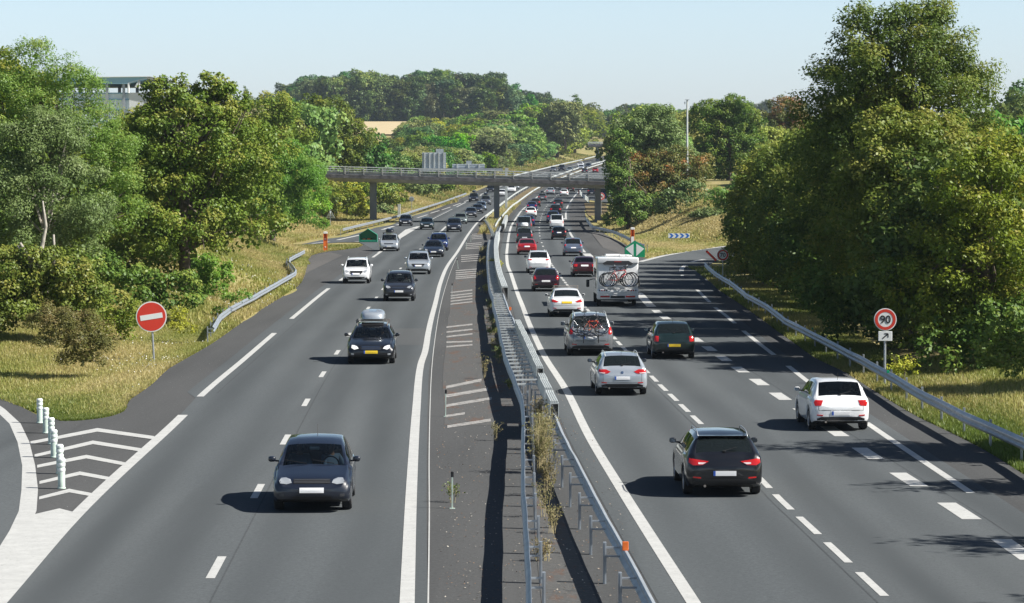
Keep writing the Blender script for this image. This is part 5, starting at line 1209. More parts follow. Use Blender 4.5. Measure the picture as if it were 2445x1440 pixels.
for i, (x, y, h, w, n, lab, mt, gr) in enumerate(((1184, 1053, .62, .04, 4, 'lone dried weed standing in the hatched area near the rail shadow', 'dry', 0), (1158, 905, .75, .05, 5, 'lone dried weed farther up the hatched area', 'dry', 0), (1080, 1200, .40, .05, 6, 'green weed around the nearest marker post', 'grassg', -.3), (1216, 930, .3, .06, 6, 'small green weed left of the median rail', 'grassg', 0),
    (1190, 868, .6, .18, 16, 'pale leafy weed at the median rail foot', 'willow', 0), (1183, 842, .5, .2, 16, 'dry tuft at the median rail foot', 'dry', 0), (1176, 800, .35, .25, 22, 'bright green tuft at the median rail foot', 'grassg', -.5), (1178, 777, .5, .2, 18, 'mixed weed tuft higher along the median rail', 'willow', 0), (1172, 740, .5, .3, 22, 'weeds along the rail near the kink', 'willow', 0), (1165, 700, .5, .4, 22, 'weeds along the rail beyond the kink', 'grass', 0), (1160, 665, .5, .4, 20, 'straw weeds along the rail', 'dry', 0), (1155, 632, .6, .4, 20, 'straw weeds farther along the rail', 'dry', 0), (1152, 605, .6, .5, 18, 'farthest straw weeds along the rail', 'dry', 0))):
    weed(x, y, h, w, n, lab, 230+i, mt, gr)
plant('bush', 'bush', 'light green shrub growing up between the median rails', 219, 1178, [(1177, 630, 10, 10), (1187, 628, 9, 8)], 'lemon', .13, .5, 300, None, trunk=.02, cl=.28, asp=.5)
# litter: leaves and small stones on the median and shoulder
rng = np.random.RandomState(77); n = 2600; P = []
while len(P) < n:
    Y = 48+rng.uniform()**1.6*110; X = THIN(Y)+.2+rng.uniform()*(MLr(Y)-THIN(Y)+1.9)
    P.append((X, Y, zr(Y)+.03))
P = np.array(P); tag(quadmesh('litter', leaf_quads(P, unit(rng.normal(size=(n, 3))*.25+np.array([0, 0, 1])), .035, .8, rng), LM['litter'] if 'litter' in LM else leafmat('litter', (.10, .05, .03), (.24, .15, .09), (.5, .48, .42), 0, 0), rng.uniform(0, 1, n)), 'fallen leaves and chips scattered over the median', 'litter', kind='stuff')
# ---------------------------------------------------------------- people (one skinned body, hair and shirt as children)
def skinned(name, P, E, Rr, mat, parent, lv=2):
    me = bpy.data.meshes.new(name); me.from_pydata(P, E, []); me.materials.append(mat)
    ob = bpy.data.objects.new(name, me); COL.objects.link(ob)
    ob.modifiers.new('s', 'SKIN')
    for i, r_ in enumerate(Rr): me.skin_vertices[0].data[i].radius = (r_, r_) if not isinstance(r_, tuple) else r_
    me.skin_vertices[0].data[0].use_root = True
    sb = ob.modifiers.new('d', 'SUBSURF'); sb.levels = lv; sb.render_levels = lv
    dg = bpy.context.evaluated_depsgraph_get(); dg.update()
    m2 = bpy.data.meshes.new_from_object(ob.evaluated_get(dg)); bpy.data.objects.remove(ob)
    m2.name = name; m2.materials.clear(); m2.materials.append(mat)
    m2.polygons.foreach_set('use_smooth', [True]*len(m2.polygons))
    return link(bpy.data.objects.new(name, m2), parent)
PEOPLE = {}
def person(kind, shirt, loc, rz, label, group=None):
    """seated figure, origin at the hip, facing +y; kind 'driver' or 'passenger'"""
    key = (kind, shirt)
    if key not in PEOPLE:
        hands = ((-.17, .47, .30), (.17, .47, .30)) if kind == 'driver' else ((-.12, .33, .08), (.13, .34, .08))
        el = ((-.27, .24, .10), (.27, .24, .10)) if kind == 'driver' else ((-.26, .10, .10), (.26, .10, .10))
        P = [(0, 0, 0), (0, -.03, .16), (0, -.05, .36), (0, -.04, .52), (0, -.02, .60), (0, .0, .70), (0, .005, .79), (0, .10, .70),
             (-.19, -.05, .46), el[0], hands[0], (.19, -.05, .46), el[1], hands[1],
             (-.10, .03, -.02), (-.12, .44, .03), (-.12, .52, -.35), (-.12, .66, -.42), (.10, .03, -.02), (.12, .44, .03), (.12, .52, -.35), (.12, .66, -.42)]
        E = [(0, 1), (1, 2), (2, 3), (3, 4), (4, 5), (5, 6), (5, 7), (2, 8), (8, 9), (9, 10), (2, 11), (11, 12), (12, 13), (0, 14), (14, 15), (15, 16), (16, 17), (0, 18), (18, 19), (19, 20), (20, 21)]
        Rr = [(.16, .11), (.15, .10), (.17, .11), (.055, .055), (.05, .055), (.078, .095), (.07, .085), .014, .055, .042, .028, .055, .042, .028, .08, .06, .042, .035, .08, .06, .042, .035]
        for s_, hd, i0 in ((-1, hands[0], 10), (1, hands[1], 13)):      # fingers closing on the wheel / resting
            for k in range(5):
                a = Vector(hd)+Vector(((k-2)*.016, .045 if k else .02, .01)); b = a+Vector((0 if k else -s_*.03, .028, .016)); c_ = b+Vector((-s_*.004, .004, -.02))
                n = len(P); P += [tuple(a), tuple(b), tuple(c_)]; E += [(i0, n), (n, n+1), (n+1, n+2)]; Rr += [.011, .009, .008]
        body = skinned('body', P, E, Rr, M['skin'], None)
        S = [(0, 0, 0), (0, -.03, .16), (0, -.05, .36), (0, -.045, .49), (-.19, -.05, .455), tuple(Vector((-.19, -.05, .455)).lerp(Vector(el[0]), .8)), (.19, -.05, .455), tuple(Vector((.19, -.05, .455)).lerp(Vector(el[1]), .8))]
        sh = skinned('shirt', S, [(0, 1), (1, 2), (2, 3), (2, 4), (4, 5), (2, 6), (6, 7)], [(.175, .13), (.17, .125), (.19, .135), (.075, .075), .075, .06, .075, .06], M[shirt], None)
        hr = skinned('hair', [(0, -.03, .76), (0, -.05, .70), (0, .03, .84), (0, -.05, .83)], [(0, 1), (0, 3), (3, 2)], [(.088, .09), (.075, .06), (.06, .045), (.082, .08)], M['hair'], None)
        m = MB()
        for s_ in (-1, 1): m.lathe([(0, -.010), (.008, -.006), (.011, 0), (.008, .006), (0, .010)], 8, 0, 'y', (s_*.032, .085, .735))
        ey = m.build('eyes', M['blackp'], None)
        PEOPLE[key] = (body, sh, hr, ey)
        for q in PEOPLE[key][1:]: q.parent = body
        for q in PEOPLE[key]: q['used'] = 0
        b0 = body
    b0, *kids = PEOPLE[key]
    if b0['used']:
        b = b0.copy(); COL.objects.link(b); b.name = 'person'
        for q in kids: c = q.copy(); COL.objects.link(c); c.parent = b
    else: b = b0; b0['used'] = 1; b.name = 'person'
    b.location = loc; b.rotation_euler = (0, 0, rz); tag(b, label, 'person', group)
    return b
# ---------------------------------------------------------------- vehicles
KINDS = {  # L, W, H, profile (d from the nose, z), cowl, screen top, rear glass top, rear glass bottom, belt height, roof half width share, overhangs
 'hatch':  (4.05, 1.72, 1.45, [(0, .58), (.07, .68), (.28, .77), (.65, .86), (1.05, .95), (1.72, 1.34), (2.25, 1.44), (2.9, 1.45), (3.45, 1.385), (3.84, 1.02), (3.97, .93), (4.05, .76)], 1.05, 1.72, 3.45, 3.84, .93, .70, .80, .72),
 'estate': (4.55, 1.80, 1.43, [(0, .56), (.07, .66), (.3, .76), (.7, .86), (1.15, .94), (1.9, 1.32), (2.4, 1.42), (3.3, 1.43), (4.0, 1.36), (4.37, 1.03), (4.48, .94), (4.55, .76)], 1.15, 1.9, 4.0, 4.37, .94, .675, .86, .86),
 'suv':    (4.45, 1.83, 1.68, [(0, .68), (.06, .82), (.25, .93), (.65, 1.03), (1.1, 1.10), (1.75, 1.56), (2.3, 1.67), (3.1, 1.68), (3.88, 1.60), (4.2, 1.16), (4.36, 1.06), (4.45, .85)], 1.1, 1.75, 3.88, 4.2, 1.08, .72, .86, .84),
 'mpv':    (4.45, 1.82, 1.64, [(0, .62), (.06, .76), (.25, .87), (.6, .98), (.95, 1.06), (1.85, 1.55), (2.4, 1.64), (3.3, 1.64), (4.05, 1.56), (4.28, 1.10), (4.38, 1.0), (4.45, .8)], .95, 1.85, 4.05, 4.28, 1.02, .73, .88, .82),
 'saloon': (4.60, 1.79, 1.43, [(0, .56), (.07, .66), (.3, .75), (.75, .85), (1.25, .93), (2.0, 1.32), (2.45, 1.42), (3.0, 1.42), (3.42, 1.35), (4.02, 1.05), (4.2, 1.02), (4.5, .96), (4.60, .80)], 1.25, 2.0, 3.42, 4.02, .93, .68, .86, .95),
 'van':    (4.80, 1.90, 1.92, [(0, .70), (.06, .85), (.22, 1.0), (.5, 1.1), (.8, 1.2), (1.55, 1.78), (2.1, 1.9), (3.3, 1.92), (4.50, 1.86), (4.68, 1.22), (4.75, 1.1), (4.80, .9)], .8, 1.55, 4.5, 4.68, 1.18, .80, .88, .95),
}
KF = [0, 0, .03, .16, .52, .80, .94, 1.0]          # share of sill..belt height for ring points 0..7
KX = [0, .76, .93, .985, 1.0, .99, .965, .93]
def vehicle(kind, x, y, out, paint, label, name='car', feat=None, sc=1.0, cat='car', group='cars in the traffic', near=False, dx=0, yawoff=0):
    feat = dict(feat or {}); g = feat.get
    L, Wd, H, prof, cowl, wst, rgt, rgb, belt, rfw, fo, ro = KINDS[kind]
    cv = RD if out else LD
    gx_, gy_ = G(x, y)
    over = ro if out else fo
    yaw = -math.atan(cv.slope(gy_+2)) + yawoff
    dirv = Vector((-math.sin(yaw), math.cos(yaw)))
    c = Vector((gx_+dx, gy_))+dirv*(L/2-over)*sc
    rz = yaw if out else yaw+math.pi
    gz_ = zr(c.y)+.014
    pitch = math.atan((zr(c.y+2)-zr(c.y-2))/4)*(1 if out else -1)
    root = empty(name, (c.x, c.y, gz_), rz, label, cat, group); root.rotation_euler = (pitch, 0, rz); root.scale = (sc, sc, sc)
    HW = Wd/2; pt = M_ = carpaint(paint, (0, 0, 0)) if paint in PAINTS else PAINTS['grey']
    pd = [a for a, b in prof]; pz = [b for a, b in prof]
    def ztop(d):
        # monotone-ish smooth interpolation of the side profile
        i = max(0, min(len(pd)-2, int(np.searchsorted(pd, d))-1)); h = pd[i+1]-pd[i]; u = min(1, max(0, (d-pd[i])/h))
        s_ = [(pz[k+1]-pz[k])/(pd[k+1]-pd[k]) for k in range(len(pd)-1)]
        def tan(k):
            if k <= 0: return s_[0]
            if k >= len(pd)-1: return s_[-1]
            if pd[k] in (cowl, rgb): return s_[k-1]*.5+s_[k]*.5 if False else (s_[k-1] if k == i+1 else s_[k])
            a, b = s_[k-1], s_[k]
            return 0 if a*b < 0 else (2*a*b/(a+b) if abs(a+b) > 1e-9 else 0)
        m0, m1 = tan(i), tan(i+1)
        return ((1+2*u)*(1-u)**2*pz[i]+u*(1-u)**2*h*m0+u*u*(3-2*u)*pz[i+1]+u*u*(u-1)*h*m1)
    wr = .315 if kind not in ('suv', 'van') else .345  # wheel radius
    arch = wr+.055; yf, yb_ = fo, L-ro
    sill = .20 if kind not in ('suv', 'van') else .25
    ds = {0.0, L, cowl, wst, rgt, rgb}
    for d in (.03, .07, .13, .2, .3, L-.03, L-.07, L-.13, L-.2, L-.3): ds.add(d)
    for w_ in (yf, yb_):
        for k in range(13): ds.add(w_+arch*math.cos(math.pi*k/12))
    bp = (wst+rgt)/2-.05; Bp = (bp, bp+.09)
    sw0, sw1 = cowl+.34, rgt-(.16 if kind == 'hatch' else .05) if kind != 'saloon' else rgt+.1
    for d in (*Bp, sw0, sw1): ds.add(d)
    srt = sorted(ds); D = [srt[0]]
    for d in srt[1:]:
        n = int((d-D[-1])/.17)
        a = D[-1]
        for k in range(1, n+1): D.append(a+(d-a)*k/(n+1))
        if d-D[-1] > .004 or d in (cowl, wst, rgt, rgb): D.append(d)
    def plan(d):
        e = min(d, L-d); t = [(0, .86), (.03, .905), (.07, .935), (.13, .96), (.3, .98), (.8, 1.0)] if d < L/2 else [(0, .83), (.03, .89), (.07, .93), (.13, .96), (.3, .985), (.8, 1.0)]
        return lerpt(t, e)
    def zbot(d):
        b = sill+.10*max(0, 1-min(d, L-d)/.35)
        for w_ in (yf, yb_):
            if abs(d-w_) < arch: b = max(b, wr+math.sqrt(max(0, arch*arch-(d-w_)**2)))
        return b
    def wroof(d):
        t = [(0, .84), (cowl-.3, .86), (cowl, .84), (wst, rfw+.03), (wst+.4, rfw), (rgt-.3, rfw), (rgt, rfw+.005), (rgb, .80), (L, .80)]
        return lerpt(t, d)
    V = []; rings = []
    for d in D:
        zt = ztop(d); zs = min(belt+.02*(d/L), zt-.07); zb = zbot(d); zs = max(zs, zb+.08) if zb > .5 else zs; zs = min(zs, zt-.03); pf = plan(d); w = HW*pf; wt = HW*wroof(d)*pf
        half = [(w*KX[k], zb+(zs-zb)*KF[k]) for k in range(8)]
        gh = zt-zs; x7 = w*.93
        for f_, xo in ((.10, .97), (.42, .66), (.78, .20)):     # greenhouse side with tumblehome
            half.append((wt+(x7-wt)*xo, zs+gh*f_))
        half += [(wt*.995, zs+gh*.90), (wt*.93, zt-.025), (wt*.62, zt-.004), (0, zt+.008)]
        ring = [len(V)+i for i in range(len(half)*2-2)]
        y_ = L/2-d
        V += [(xx, y_, zz) for xx, zz in half]+[(-xx, y_, zz) for xx, zz in half[-2:0:-1]]
        rings.append(ring)
    NR = len(rings[0]); HK = 14
    bodyF, bodyM = [], []; parts = {'windscreen': [], 'rear_window': [], 'side_window': [], 'side_window2': []}
    for i in range(len(D)-1):
        dm = (D[i]+D[i+1])/2
        for k in range(NR):
            k2 = (k+1) % NR; f = (rings[i][k], rings[i][k2], rings[i+1][k2], rings[i+1][k])
            kk = k if k < HK else NR-1-k
            tgt = None
            if kk in (12, 13) and cowl < dm < wst: tgt = 'windscreen'
            elif kk in (12, 13) and rgt < dm < rgb: tgt = 'rear_window'
            elif kk in (8, 9) and sw0 < dm < sw1: tgt = 'pillar' if Bp[0] < dm < Bp[1] else 'side_window' if k < HK else 'side_window2'
            if tgt and tgt != 'pillar': parts[tgt].append(f)
            else: bodyF.append(f); bodyM.append(2 if kk <= 0 else 1 if (kk <= 1 or tgt) else 0)
    for e, (ri, sgn) in enumerate(((rings[0], 1), (rings[-1], -1))):
        prev = ri; zc = sum(V[q][2] for q in ri)/len(ri)
        for s_, bl in ((.86, .022), (.62, .04), (.3, .052)):
            cur = []
            for q in ri:
                vx, vy, vz = V[q]; cur.append(len(V)); V.append((vx*s_, vy+sgn*bl, zc+(vz-zc)*s_))
            for k in range(NR):
                k2 = (k+1) % NR; f = (prev[k], prev[k2], cur[k2], cur[k]); bodyF.append(f if sgn < 0 else f[::-1]); bodyM.append(0)
            prev = cur
        bodyF.append(tuple(prev) if sgn < 0 else tuple(prev)[::-1]); bodyM.append(0)
    allF = bodyF+parts['windscreen']+parts['rear_window']+parts['side_window']+parts['side_window2']
    body = mesh('body', V, bodyF, [pt, M['black'], M['under']], root, bodyM, True, 38)
    def sub(nm, fs, m):
        if not fs: return
        ids = sorted({i for f in fs for i in f}); mp = {q: j for j, q in enumerate(ids)}
        return mesh(nm, [V[q] for q in ids], [tuple(mp[i] for i in f) for f in fs], m, root, None, True)
    sub('windscreen', parts['windscreen'], M['glass'])
    rw = sub('rear_window', parts['rear_window'], M[g('rg', 'dglass')])
    sub('side_window', parts['side_window'], M['dglass']); sub('side_window', parts['side_window2'], M['dglass'])
    bvh = BVHTree.FromPolygons([Vector(v) for v in V], allF)
    # cabin
    m = MB(); fy0 = L/2-cowl; fl = .32
    m.box((0, (L/2-cowl-.1+L/2-rgt)/2, fl), (Wd*.80, rgt-cowl+.1, .04)); m.box((0, fy0-.12, belt-.17), (Wd*.76, .30, .26), bev=.06)
    for s_ in (-1, 1):
        m.box((s_*.36, L/2-wst-.55, .48), (.5, .5, .16), bev=.05); m.box((s_*.36, L/2-wst-.83, .82), (.48, .14, .62), R=Matrix.Rotation(math.radians(10), 3, 'X'), bev=.05); m.box((s_*.36, L/2-wst-.90, 1.20*H/1.45-.02), (.26, .10, .18), bev=.04)
    m.box((0, L/2-rgt+.45, .50), (1.25, .5, .2), bev=.05); m.box((0, L/2-rgt+.20, .82), (1.25, .15, .52), R=Matrix.Rotation(math.radians(12), 3, 'X'), bev=.05)
    m.build('interior', M['seat'], root)
    if near and not out:
        m = MB(); N = 20; P_ = [Vector((-.36+.18*math.cos(2*math.pi*k/N), fy0-.42+.18*math.sin(2*math.pi*k/N)*.35, belt-.02+.18*math.sin(2*math.pi*k/N))) for k in range(N+1)]
        m.tube(P_, .016, 6); m.build('steering_wheel', M['black'], root)
        m = MB(); m.box((0, L/2-wst+.12, H-.20), (.22, .03, .07), bev=.02); m.build('rear_view_mirror', M['galvw'], root)
        if g('visor'): pass
    # shapes pressed onto the body skin
    def patch(nm, poly, m, side=0, off=.008, y_dir=None, seg=2, rings_=(0, .35, .7, 1)):
        """poly: [(x,z)] seen from the end; side -1 rear, +1 front"""
        pts = []
        for i in range(len(poly)):
            a, b = poly[i], poly[(i+1) % len(poly)]
            for k in range(seg): pts.append((a[0]+(b[0]-a[0])*k/seg, a[1]+(b[1]-a[1])*k/seg))
        cx_ = sum(p[0] for p in pts)/len(pts); cz_ = sum(p[1] for p in pts)/len(pts); n = len(pts); VV = []; FF = []; last = None
        def hit(x_, z_):
            o_ = Vector((x_, side*(L/2+1), z_)); h_ = bvh.ray_cast(o_, Vector((0, -side, 0)), 2.8)
            if h_[0] is None: return None
            return h_[0]
        c0 = hit(cx_, cz_)
        if c0 is None: return None
        y_last = c0.y
        VV.append(c0+Vector((0, side*off, 0)))
        for t in rings_[1:]:
            for (px_, pz_) in pts:
                X_, Z_ = cx_+(px_-cx_)*t, cz_+(pz_-cz_)*t; h_ = hit(X_, Z_)
                if h_ is None or abs(h_.y-c0.y) > .75: 
                    h_ = Vector((X_, VV[-1].y-side*off if len(VV) > 1 else c0.y, Z_))
                VV.append(Vector((X_, h_.y+side*off, Z_)))
        for (px_, pz_), q in zip(pts, VV[-n:]): VV.append(q-Vector((0, side*(off+.02), 0)))
        R_n = len(rings_)
        for k in range(n): FF.append((0, 1+k, 1+(k+1) % n))
        for rr_ in range(R_n-1):
            for k in range(n): a = 1+rr_*n; FF.append((a+k, a+n+k, a+n+(k+1) % n, a+(k+1) % n))
        if side < 0: FF = [f[::-1] for f in FF]
        return mesh(nm, VV, FF, m, root, None, True, 50)
    def both(nm, poly, m, side, off=.010):
        for s_ in (-1, 1): patch(nm, [(s_*a, b) for a, b in poly] if s_ > 0 else [(-a, b) for a, b in poly][::-1], m, side, off)
    hw = HW
    # rear
    if out or near:
        tl = g('tail', [(.56*hw, belt-.02), (.86*hw, belt-.0), (.885*hw, belt-.10), (.84*hw, belt-.22), (.60*hw, belt-.19)])
        both('tail_light', tl, M[g('tmat', 'tlight')], -1, .012)
        if g('tail2'): both('tail_light', g('tail2'), M['tlightb'], -1, .018)
        pz_, pw = g('plz', .62), g('plw', .26)
        if g('recess', True): patch('plate_recess', [(-pw-.07, pz_-.08), (pw+.07, pz_-.08), (pw+.03, pz_+.09), (-pw-.03, pz_+.09)], M['dplast'] if g('recess') == 'dark' else pt, -1, .004)
        pl = patch('number_plate', [(-pw, pz_-.055), (pw, pz_-.055), (pw, pz_+.055), (-pw, pz_+.055)], M[g('plate', 'plate')], -1, .016)
        if pl and g('band', True) and near:
            q = patch('plate_band', [(-pw, pz_-.055), (-pw+.05, pz_-.055), (-pw+.05, pz_+.055), (-pw, pz_+.055)], M['plateb'], -1, .019)
        if near:                                    # tailgate shut line
            for s_ in (-1, 1): patch('shut_line', [(s_*.74*hw, pz_-.16 if pz_ > .6 else .60), (s_*.74*hw+.010, pz_-.16 if pz_ > .6 else .60), (s_*.74*hw+.010, belt-.20), (s_*.74*hw, belt-.20)][::s_], M['black'], -1, .003)
            zz_ = pz_-.16 if pz_ > .6 else .60
            patch('shut_line', [(-.74*hw, zz_), (.74*hw, zz_), (.74*hw, zz_+.010), (-.74*hw, zz_+.010)], M['black'], -1, .003)
        if g('lower', True): patch('bumper_insert', [(-.78*hw, .27), (.78*hw, .27), (.80*hw, .37), (.62*hw, .42), (-.62*hw, .42), (-.80*hw, .37)], M['black'], -1, .010)
        if g('bumpz'): patch('bumper_groove', [(-.84*hw, g('bumpz')), (.84*hw, g('bumpz')), (.84*hw, g('bumpz')+.018), (-.84*hw, g('bumpz')+.018)], M['black'], -1, .004)
        if g('fog', near): both('reflector', [(.60*hw, .44), (.80*hw, .455), (.80*hw, .485), (.60*hw, .475)], M['tlight'], -1, .012)
        if g('wiper', near and kind != 'saloon'):
            m = MB(); y0 = -(L/2-(L-rgb)); m.tube([(0, y0-.02, ztop(rgb)+.03), (.30, y0+.02, ztop(rgb-.06)+.045)], .010, 6); m.box((0, y0-.02, ztop(rgb)+.02), (.08, .05, .04), bev=.01); m.build('wiper', M['black'], root)
        if g('hibrake'): m = MB(); m.box((0, -(rgt-L/2)-.02, ztop(rgt)+.012), (.32, .05, .02)); m.build('brake_light', M['tlight'], root)
        if g('badge', near): m = patch('badge', [(.05*math.cos(t*math.pi/4), g('badgez', belt-.13)+.05*math.sin(t*math.pi/4)) for t in range(8)], M['chrome'], -1, .012)
        if g('spoiler'): m = MB(); m.box((0, -(rgt-L/2)-.05, ztop(rgt)+.005), (Wd*.62, .16, .03), bev=.012); m.build('spoiler', pt, root)
        if g('exhaust', near): MB().tube([(-.5*hw, -L/2+.2, .27), (-.5*hw, -L/2-.02, .27)], .03, 10).build('exhaust', M['galvd'], root)
    if not out:
        hz_ = ztop(.28)
        hl = g('head', [(.50*hw, hz_-.15), (.58*hw, hz_-.07), (.70*hw, hz_-.035), (.79*hw, hz_-.03), (.81*hw, hz_-.12), (.68*hw, hz_-.19)])
        both('headlight', hl, M[g('hmat', 'hlight')], 1, .012)
        gr = g('grille', [(-.46*hw, hz_-.20), (.46*hw, hz_-.20), (.50*hw, hz_-.10), (-.50*hw, hz_-.10)])
        patch('grille', gr, M['black'], 1, .010)
        if g('slats', 0):
            z0 = min(b for a, b in gr); z1 = max(b for a, b in gr); x1 = min(abs(a) for a, b in gr)*.96; n = g('slats')
            for k in range(n): z_ = z0+(z1-z0)*(k+.5)/n; patch('grille_slat', [(-x1, z_-.008), (x1, z_-.008), (x1, z_+.008), (-x1, z_+.008)], M[g('slatm', 'chrome')], 1, .018)
        lo = g('intake', [(-.60*hw, .30), (.60*hw, .30), (.66*hw, .42), (-.66*hw, .42)])
        patch('air_intake', lo, M['black'], 1, .010)
        if g('fogs', True): both('fog_lamp', [(.70*hw, .36), (.82*hw, .37), (.82*hw, .43), (.70*hw, .42)], M['dplast'] if not g('foglit') else M['hlight'], 1, .012)
        pz_, pw = g('plz', .47), .26
        patch('number_plate', [(-pw, pz_-.055), (pw, pz_-.055), (pw, pz_+.055), (-pw, pz_+.055)], M[g('plate', 'plate')], 1, .022)
        if near and g('band', True): patch('plate_band', [(pw-.05, pz_-.055), (pw, pz_-.055), (pw, pz_+.055), (pw-.05, pz_+.055)], M['plateb'], 1, .025)
        if g('crossbar'): patch('bumper_trim', [(-.7*hw, .25), (.7*hw, .25), (.62*hw, .31), (-.62*hw, .31)], M['galvw'], 1, .018)
        if near:
            m = MB(); y0 = L/2-cowl-.02
            for s_ in (-.45, .15): m = MB(); m.tube([(s_, y0+.02, ztop(cowl)+.02), (s_+.48, y0-.06, ztop(cowl+.08)+.045)], .009, 5); m.build('wiper', M['black'], root)
            m.build('wipers', M['black'], root) if 0 else None
    # wheels
    wx = HW-.125
    wm = None
    for s_ in (-1, 1):
        for yy in (L/2-fo, -(L/2-ro)):
            if wm is None:
                m = MB(); r_, t = wr, .105
                m.lathe([(r_*.66, -t+.01), (r_*.92, -t), (r_*.985, -t+.025), (r_, -t*.4), (r_, t*.4), (r_*.985, t-.025), (r_*.92, t), (r_*.66, t-.01)], 28 if near else 18, 0, 'x'); ty = m.build('tyre', M['tyre'], None, smooth=True, angle=40)
                m = MB(); m.lathe([(0, t-.035), (.05, t-.03), (.06, t-.05)], 16, 0, 'x'); m.lathe([(r_*.60, t-.01), (r_*.67, t-.005), (r_*.67, -t+.01), (r_*.58, -t+.02), (r_*.58, t-.05), (r_*.60, t-.01)], 24, 0, 'x')
                for k in range(5):
                    a = 2*math.pi*k/5; R_ = Matrix.Rotation(a, 3, 'X'); m.box(R_ @ Vector((t-.035, 0, r_*.33)), (.025, .055, r_*.56), R=R_)
                m.lathe([(0, -.02), (r_*.6, -.02)], 16, 1, 'x')
                ri = m.build('rim', [M['rim'], M['black']], None, smooth=True, angle=40)
                a0, b0 = ty, ri; first = True
            else: a0, b0 = ty.copy(), ri.copy(); COL.objects.link(a0); COL.objects.link(b0)
            w_ = bpy.data.objects.new('wheel', None); w_.empty_display_size = .1; link(w_, root); wm = w_
            w_.location = (s_*wx, yy, wr); w_.rotation_euler = (0, 0, 0 if s_ > 0 else math.pi)
            a0.parent = w_; b0.parent = w_
    # mirrors
    for s_ in (-1, 1):
        y0 = L/2-cowl-.42; m = MB(); bz = belt+.10; xo = HW*.93
        sx, sy, sz = (.085, .06, .065) if kind not in ('suv', 'van', 'mpv') else (.10, .06, .085)
        N1, N2 = 8, 10; VV = []; FF = []
        for a in range(N1+1):
            th = math.pi*a/N1
            for b in range(N2):
                ph = 2*math.pi*b/N2; q = Vector((math.sin(th)*math.cos(ph), math.cos(th), math.sin(th)*math.sin(ph)))
                q = Vector([math.copysign(abs(c_)**.7, c_) for c_ in q]); VV.append(Vector((s_*(xo+.13)+q.x*sx, y0+q.y*sy*(1 if q.y > 0 else .5), bz+q.z*sz)))
        for a in range(N1):
            for b in range(N2): FF.append((a*N2+b, a*N2+(b+1) % N2, (a+1)*N2+(b+1) % N2, (a+1)*N2+b))
        m.add(VV, FF, 0); m.tube([(s_*(xo-.06), y0, bz-.05), (s_*(xo+.08), y0, bz-.035)], .022, 6, 1)
        mo = m.build('wing_mirror', [PAINTS[g('mir', paint)] if g('mir', paint) in PAINTS else pt, M['black']], root, smooth=True)
        if near: mm = MB(); mm.box((s_*(xo+.13), y0-.034, bz), (sx*1.5, .004, sz*1.4), bev=.001); mm.build('mirror_glass', M['mirror'], mo)
    if g('rails'):
        for s_ in (-1, 1):
            P_ = []
            for k in range(9):
                d = wst+.15+(rgt-wst-.15)*k/8; P_.append((s_*HW*rfw*.93, L/2-d, ztop(d)+.035-(.05 if k in (0, 8) else 0)))
            MB().tube(P_, .013, 6).build('roof_rail', M[g('rails')], root, smooth=True)
    if g('antenna'): m = MB(); d = rgt-.15 if out or not near else rgt-.1; m.tube([(0, L/2-d, ztop(d)), (0, L/2-d-.10, ztop(d)+.22)], .007, 5); m.build('antenna', M['black'], root)
    if g('bars'):
        for d in g('bars'):
            m = MB(); m.box((0, L/2-d, ztop(d)+.12), (Wd*.74, .06, .03), bev=.01)
            for s_ in (-1, 1): m.box((s_*Wd*.34, L/2-d, ztop(d)+.04), (.05, .07, .17), bev=.01)
            m.build('roof_bar', M['galvd'] if paint != 'black' else M['black'], root)
    if g('box'):
        cm, bl, bw, bh, bd = g('box'); m = MB(); VV = []; FF = []; N = 20; zb = ztop(bd)+.13
        rows = [(0, .90), (.12, 1.0), (.5, .985), (.8, .90), (.95, .7), (1, .35)]
        for hz2, s_ in rows:
            for k in range(N):
                a = 2*math.pi*k/N; ca, sa = math.cos(a), math.sin(a)
                VV.append((bw/2*s_*math.copysign(abs(ca)**.45, ca), L/2-bd+bl/2*(.93 if sa > 0 else 1)*s_*math.copysign(abs(sa)**.5, sa), zb+bh*hz2*(1 if sa < .5 else .85)))
        for r_ in range(len(rows)-1):
            for k in range(N): FF.append((r_*N+k, r_*N+(k+1) % N, (r_+1)*N+(k+1) % N, (r_+1)*N+k))
        FF += [tuple(range(N))[::-1], tuple((len(rows)-1)*N+k for k in range(N))]
        m.add(VV, FF); b_ = m.build('roof_box', PAINTS[cm], root, smooth=True, angle=50)
        m = MB()
        for dd in (-.45, .45):
            m = MB(); m.box((0, L/2-bd+dd, zb-.04), (Wd*.72, .05, .03)); m.box((-Wd*.34, L/2-bd+dd, zb-.09), (.05, .06, .12)); m.box((Wd*.34, L/2-bd+dd, zb-.09), (.05, .06, .12)); m.build('roof_bar', M['galvd'], root)
    if g('sunroof'): 
        m = MB(); VV = []; FF = []
        for k in range(5):
            d = wst+.12+.8*k/4
            for j in range(5): xx = -.42+.84*j/4; VV.append((xx, L/2-d, ztop(d)+.016-abs(xx)*.012))
        for k in range(4):
            for j in range(4): FF.append((k*5+j, k*5+j+1, k*5+j+6, k*5+j+5))
        m.add(VV, FF); m.build('sunroof', M['black'], root)
    # people
    mw = Matrix.LocRotScale(root.location, root.rotation_euler, root.scale)
    for who in g('people', ()):
        k_, sh_, lab = who; sx_ = -.36 if k_ == 'driver' else .36
        p_ = mw @ Vector((sx_, L/2-wst-.62, .55+(H-1.45)*.6)); person(k_, sh_, p_, root.rotation_euler.z+(.5 if k_ == 'driver' and near and g('turn') else 0), lab, 'people riding in the oncoming cars')
    return root, ztop
yellow = {'plate': 'platey'}
pp = lambda d, p=None: tuple([('driver', d[0], d[1])]+([('passenger', p[0], p[1])] if p else []))
GH = [(.50, .70), (.56, .775), (.74, .79), (.79, .75), (.76, .66), (.56, .65)]
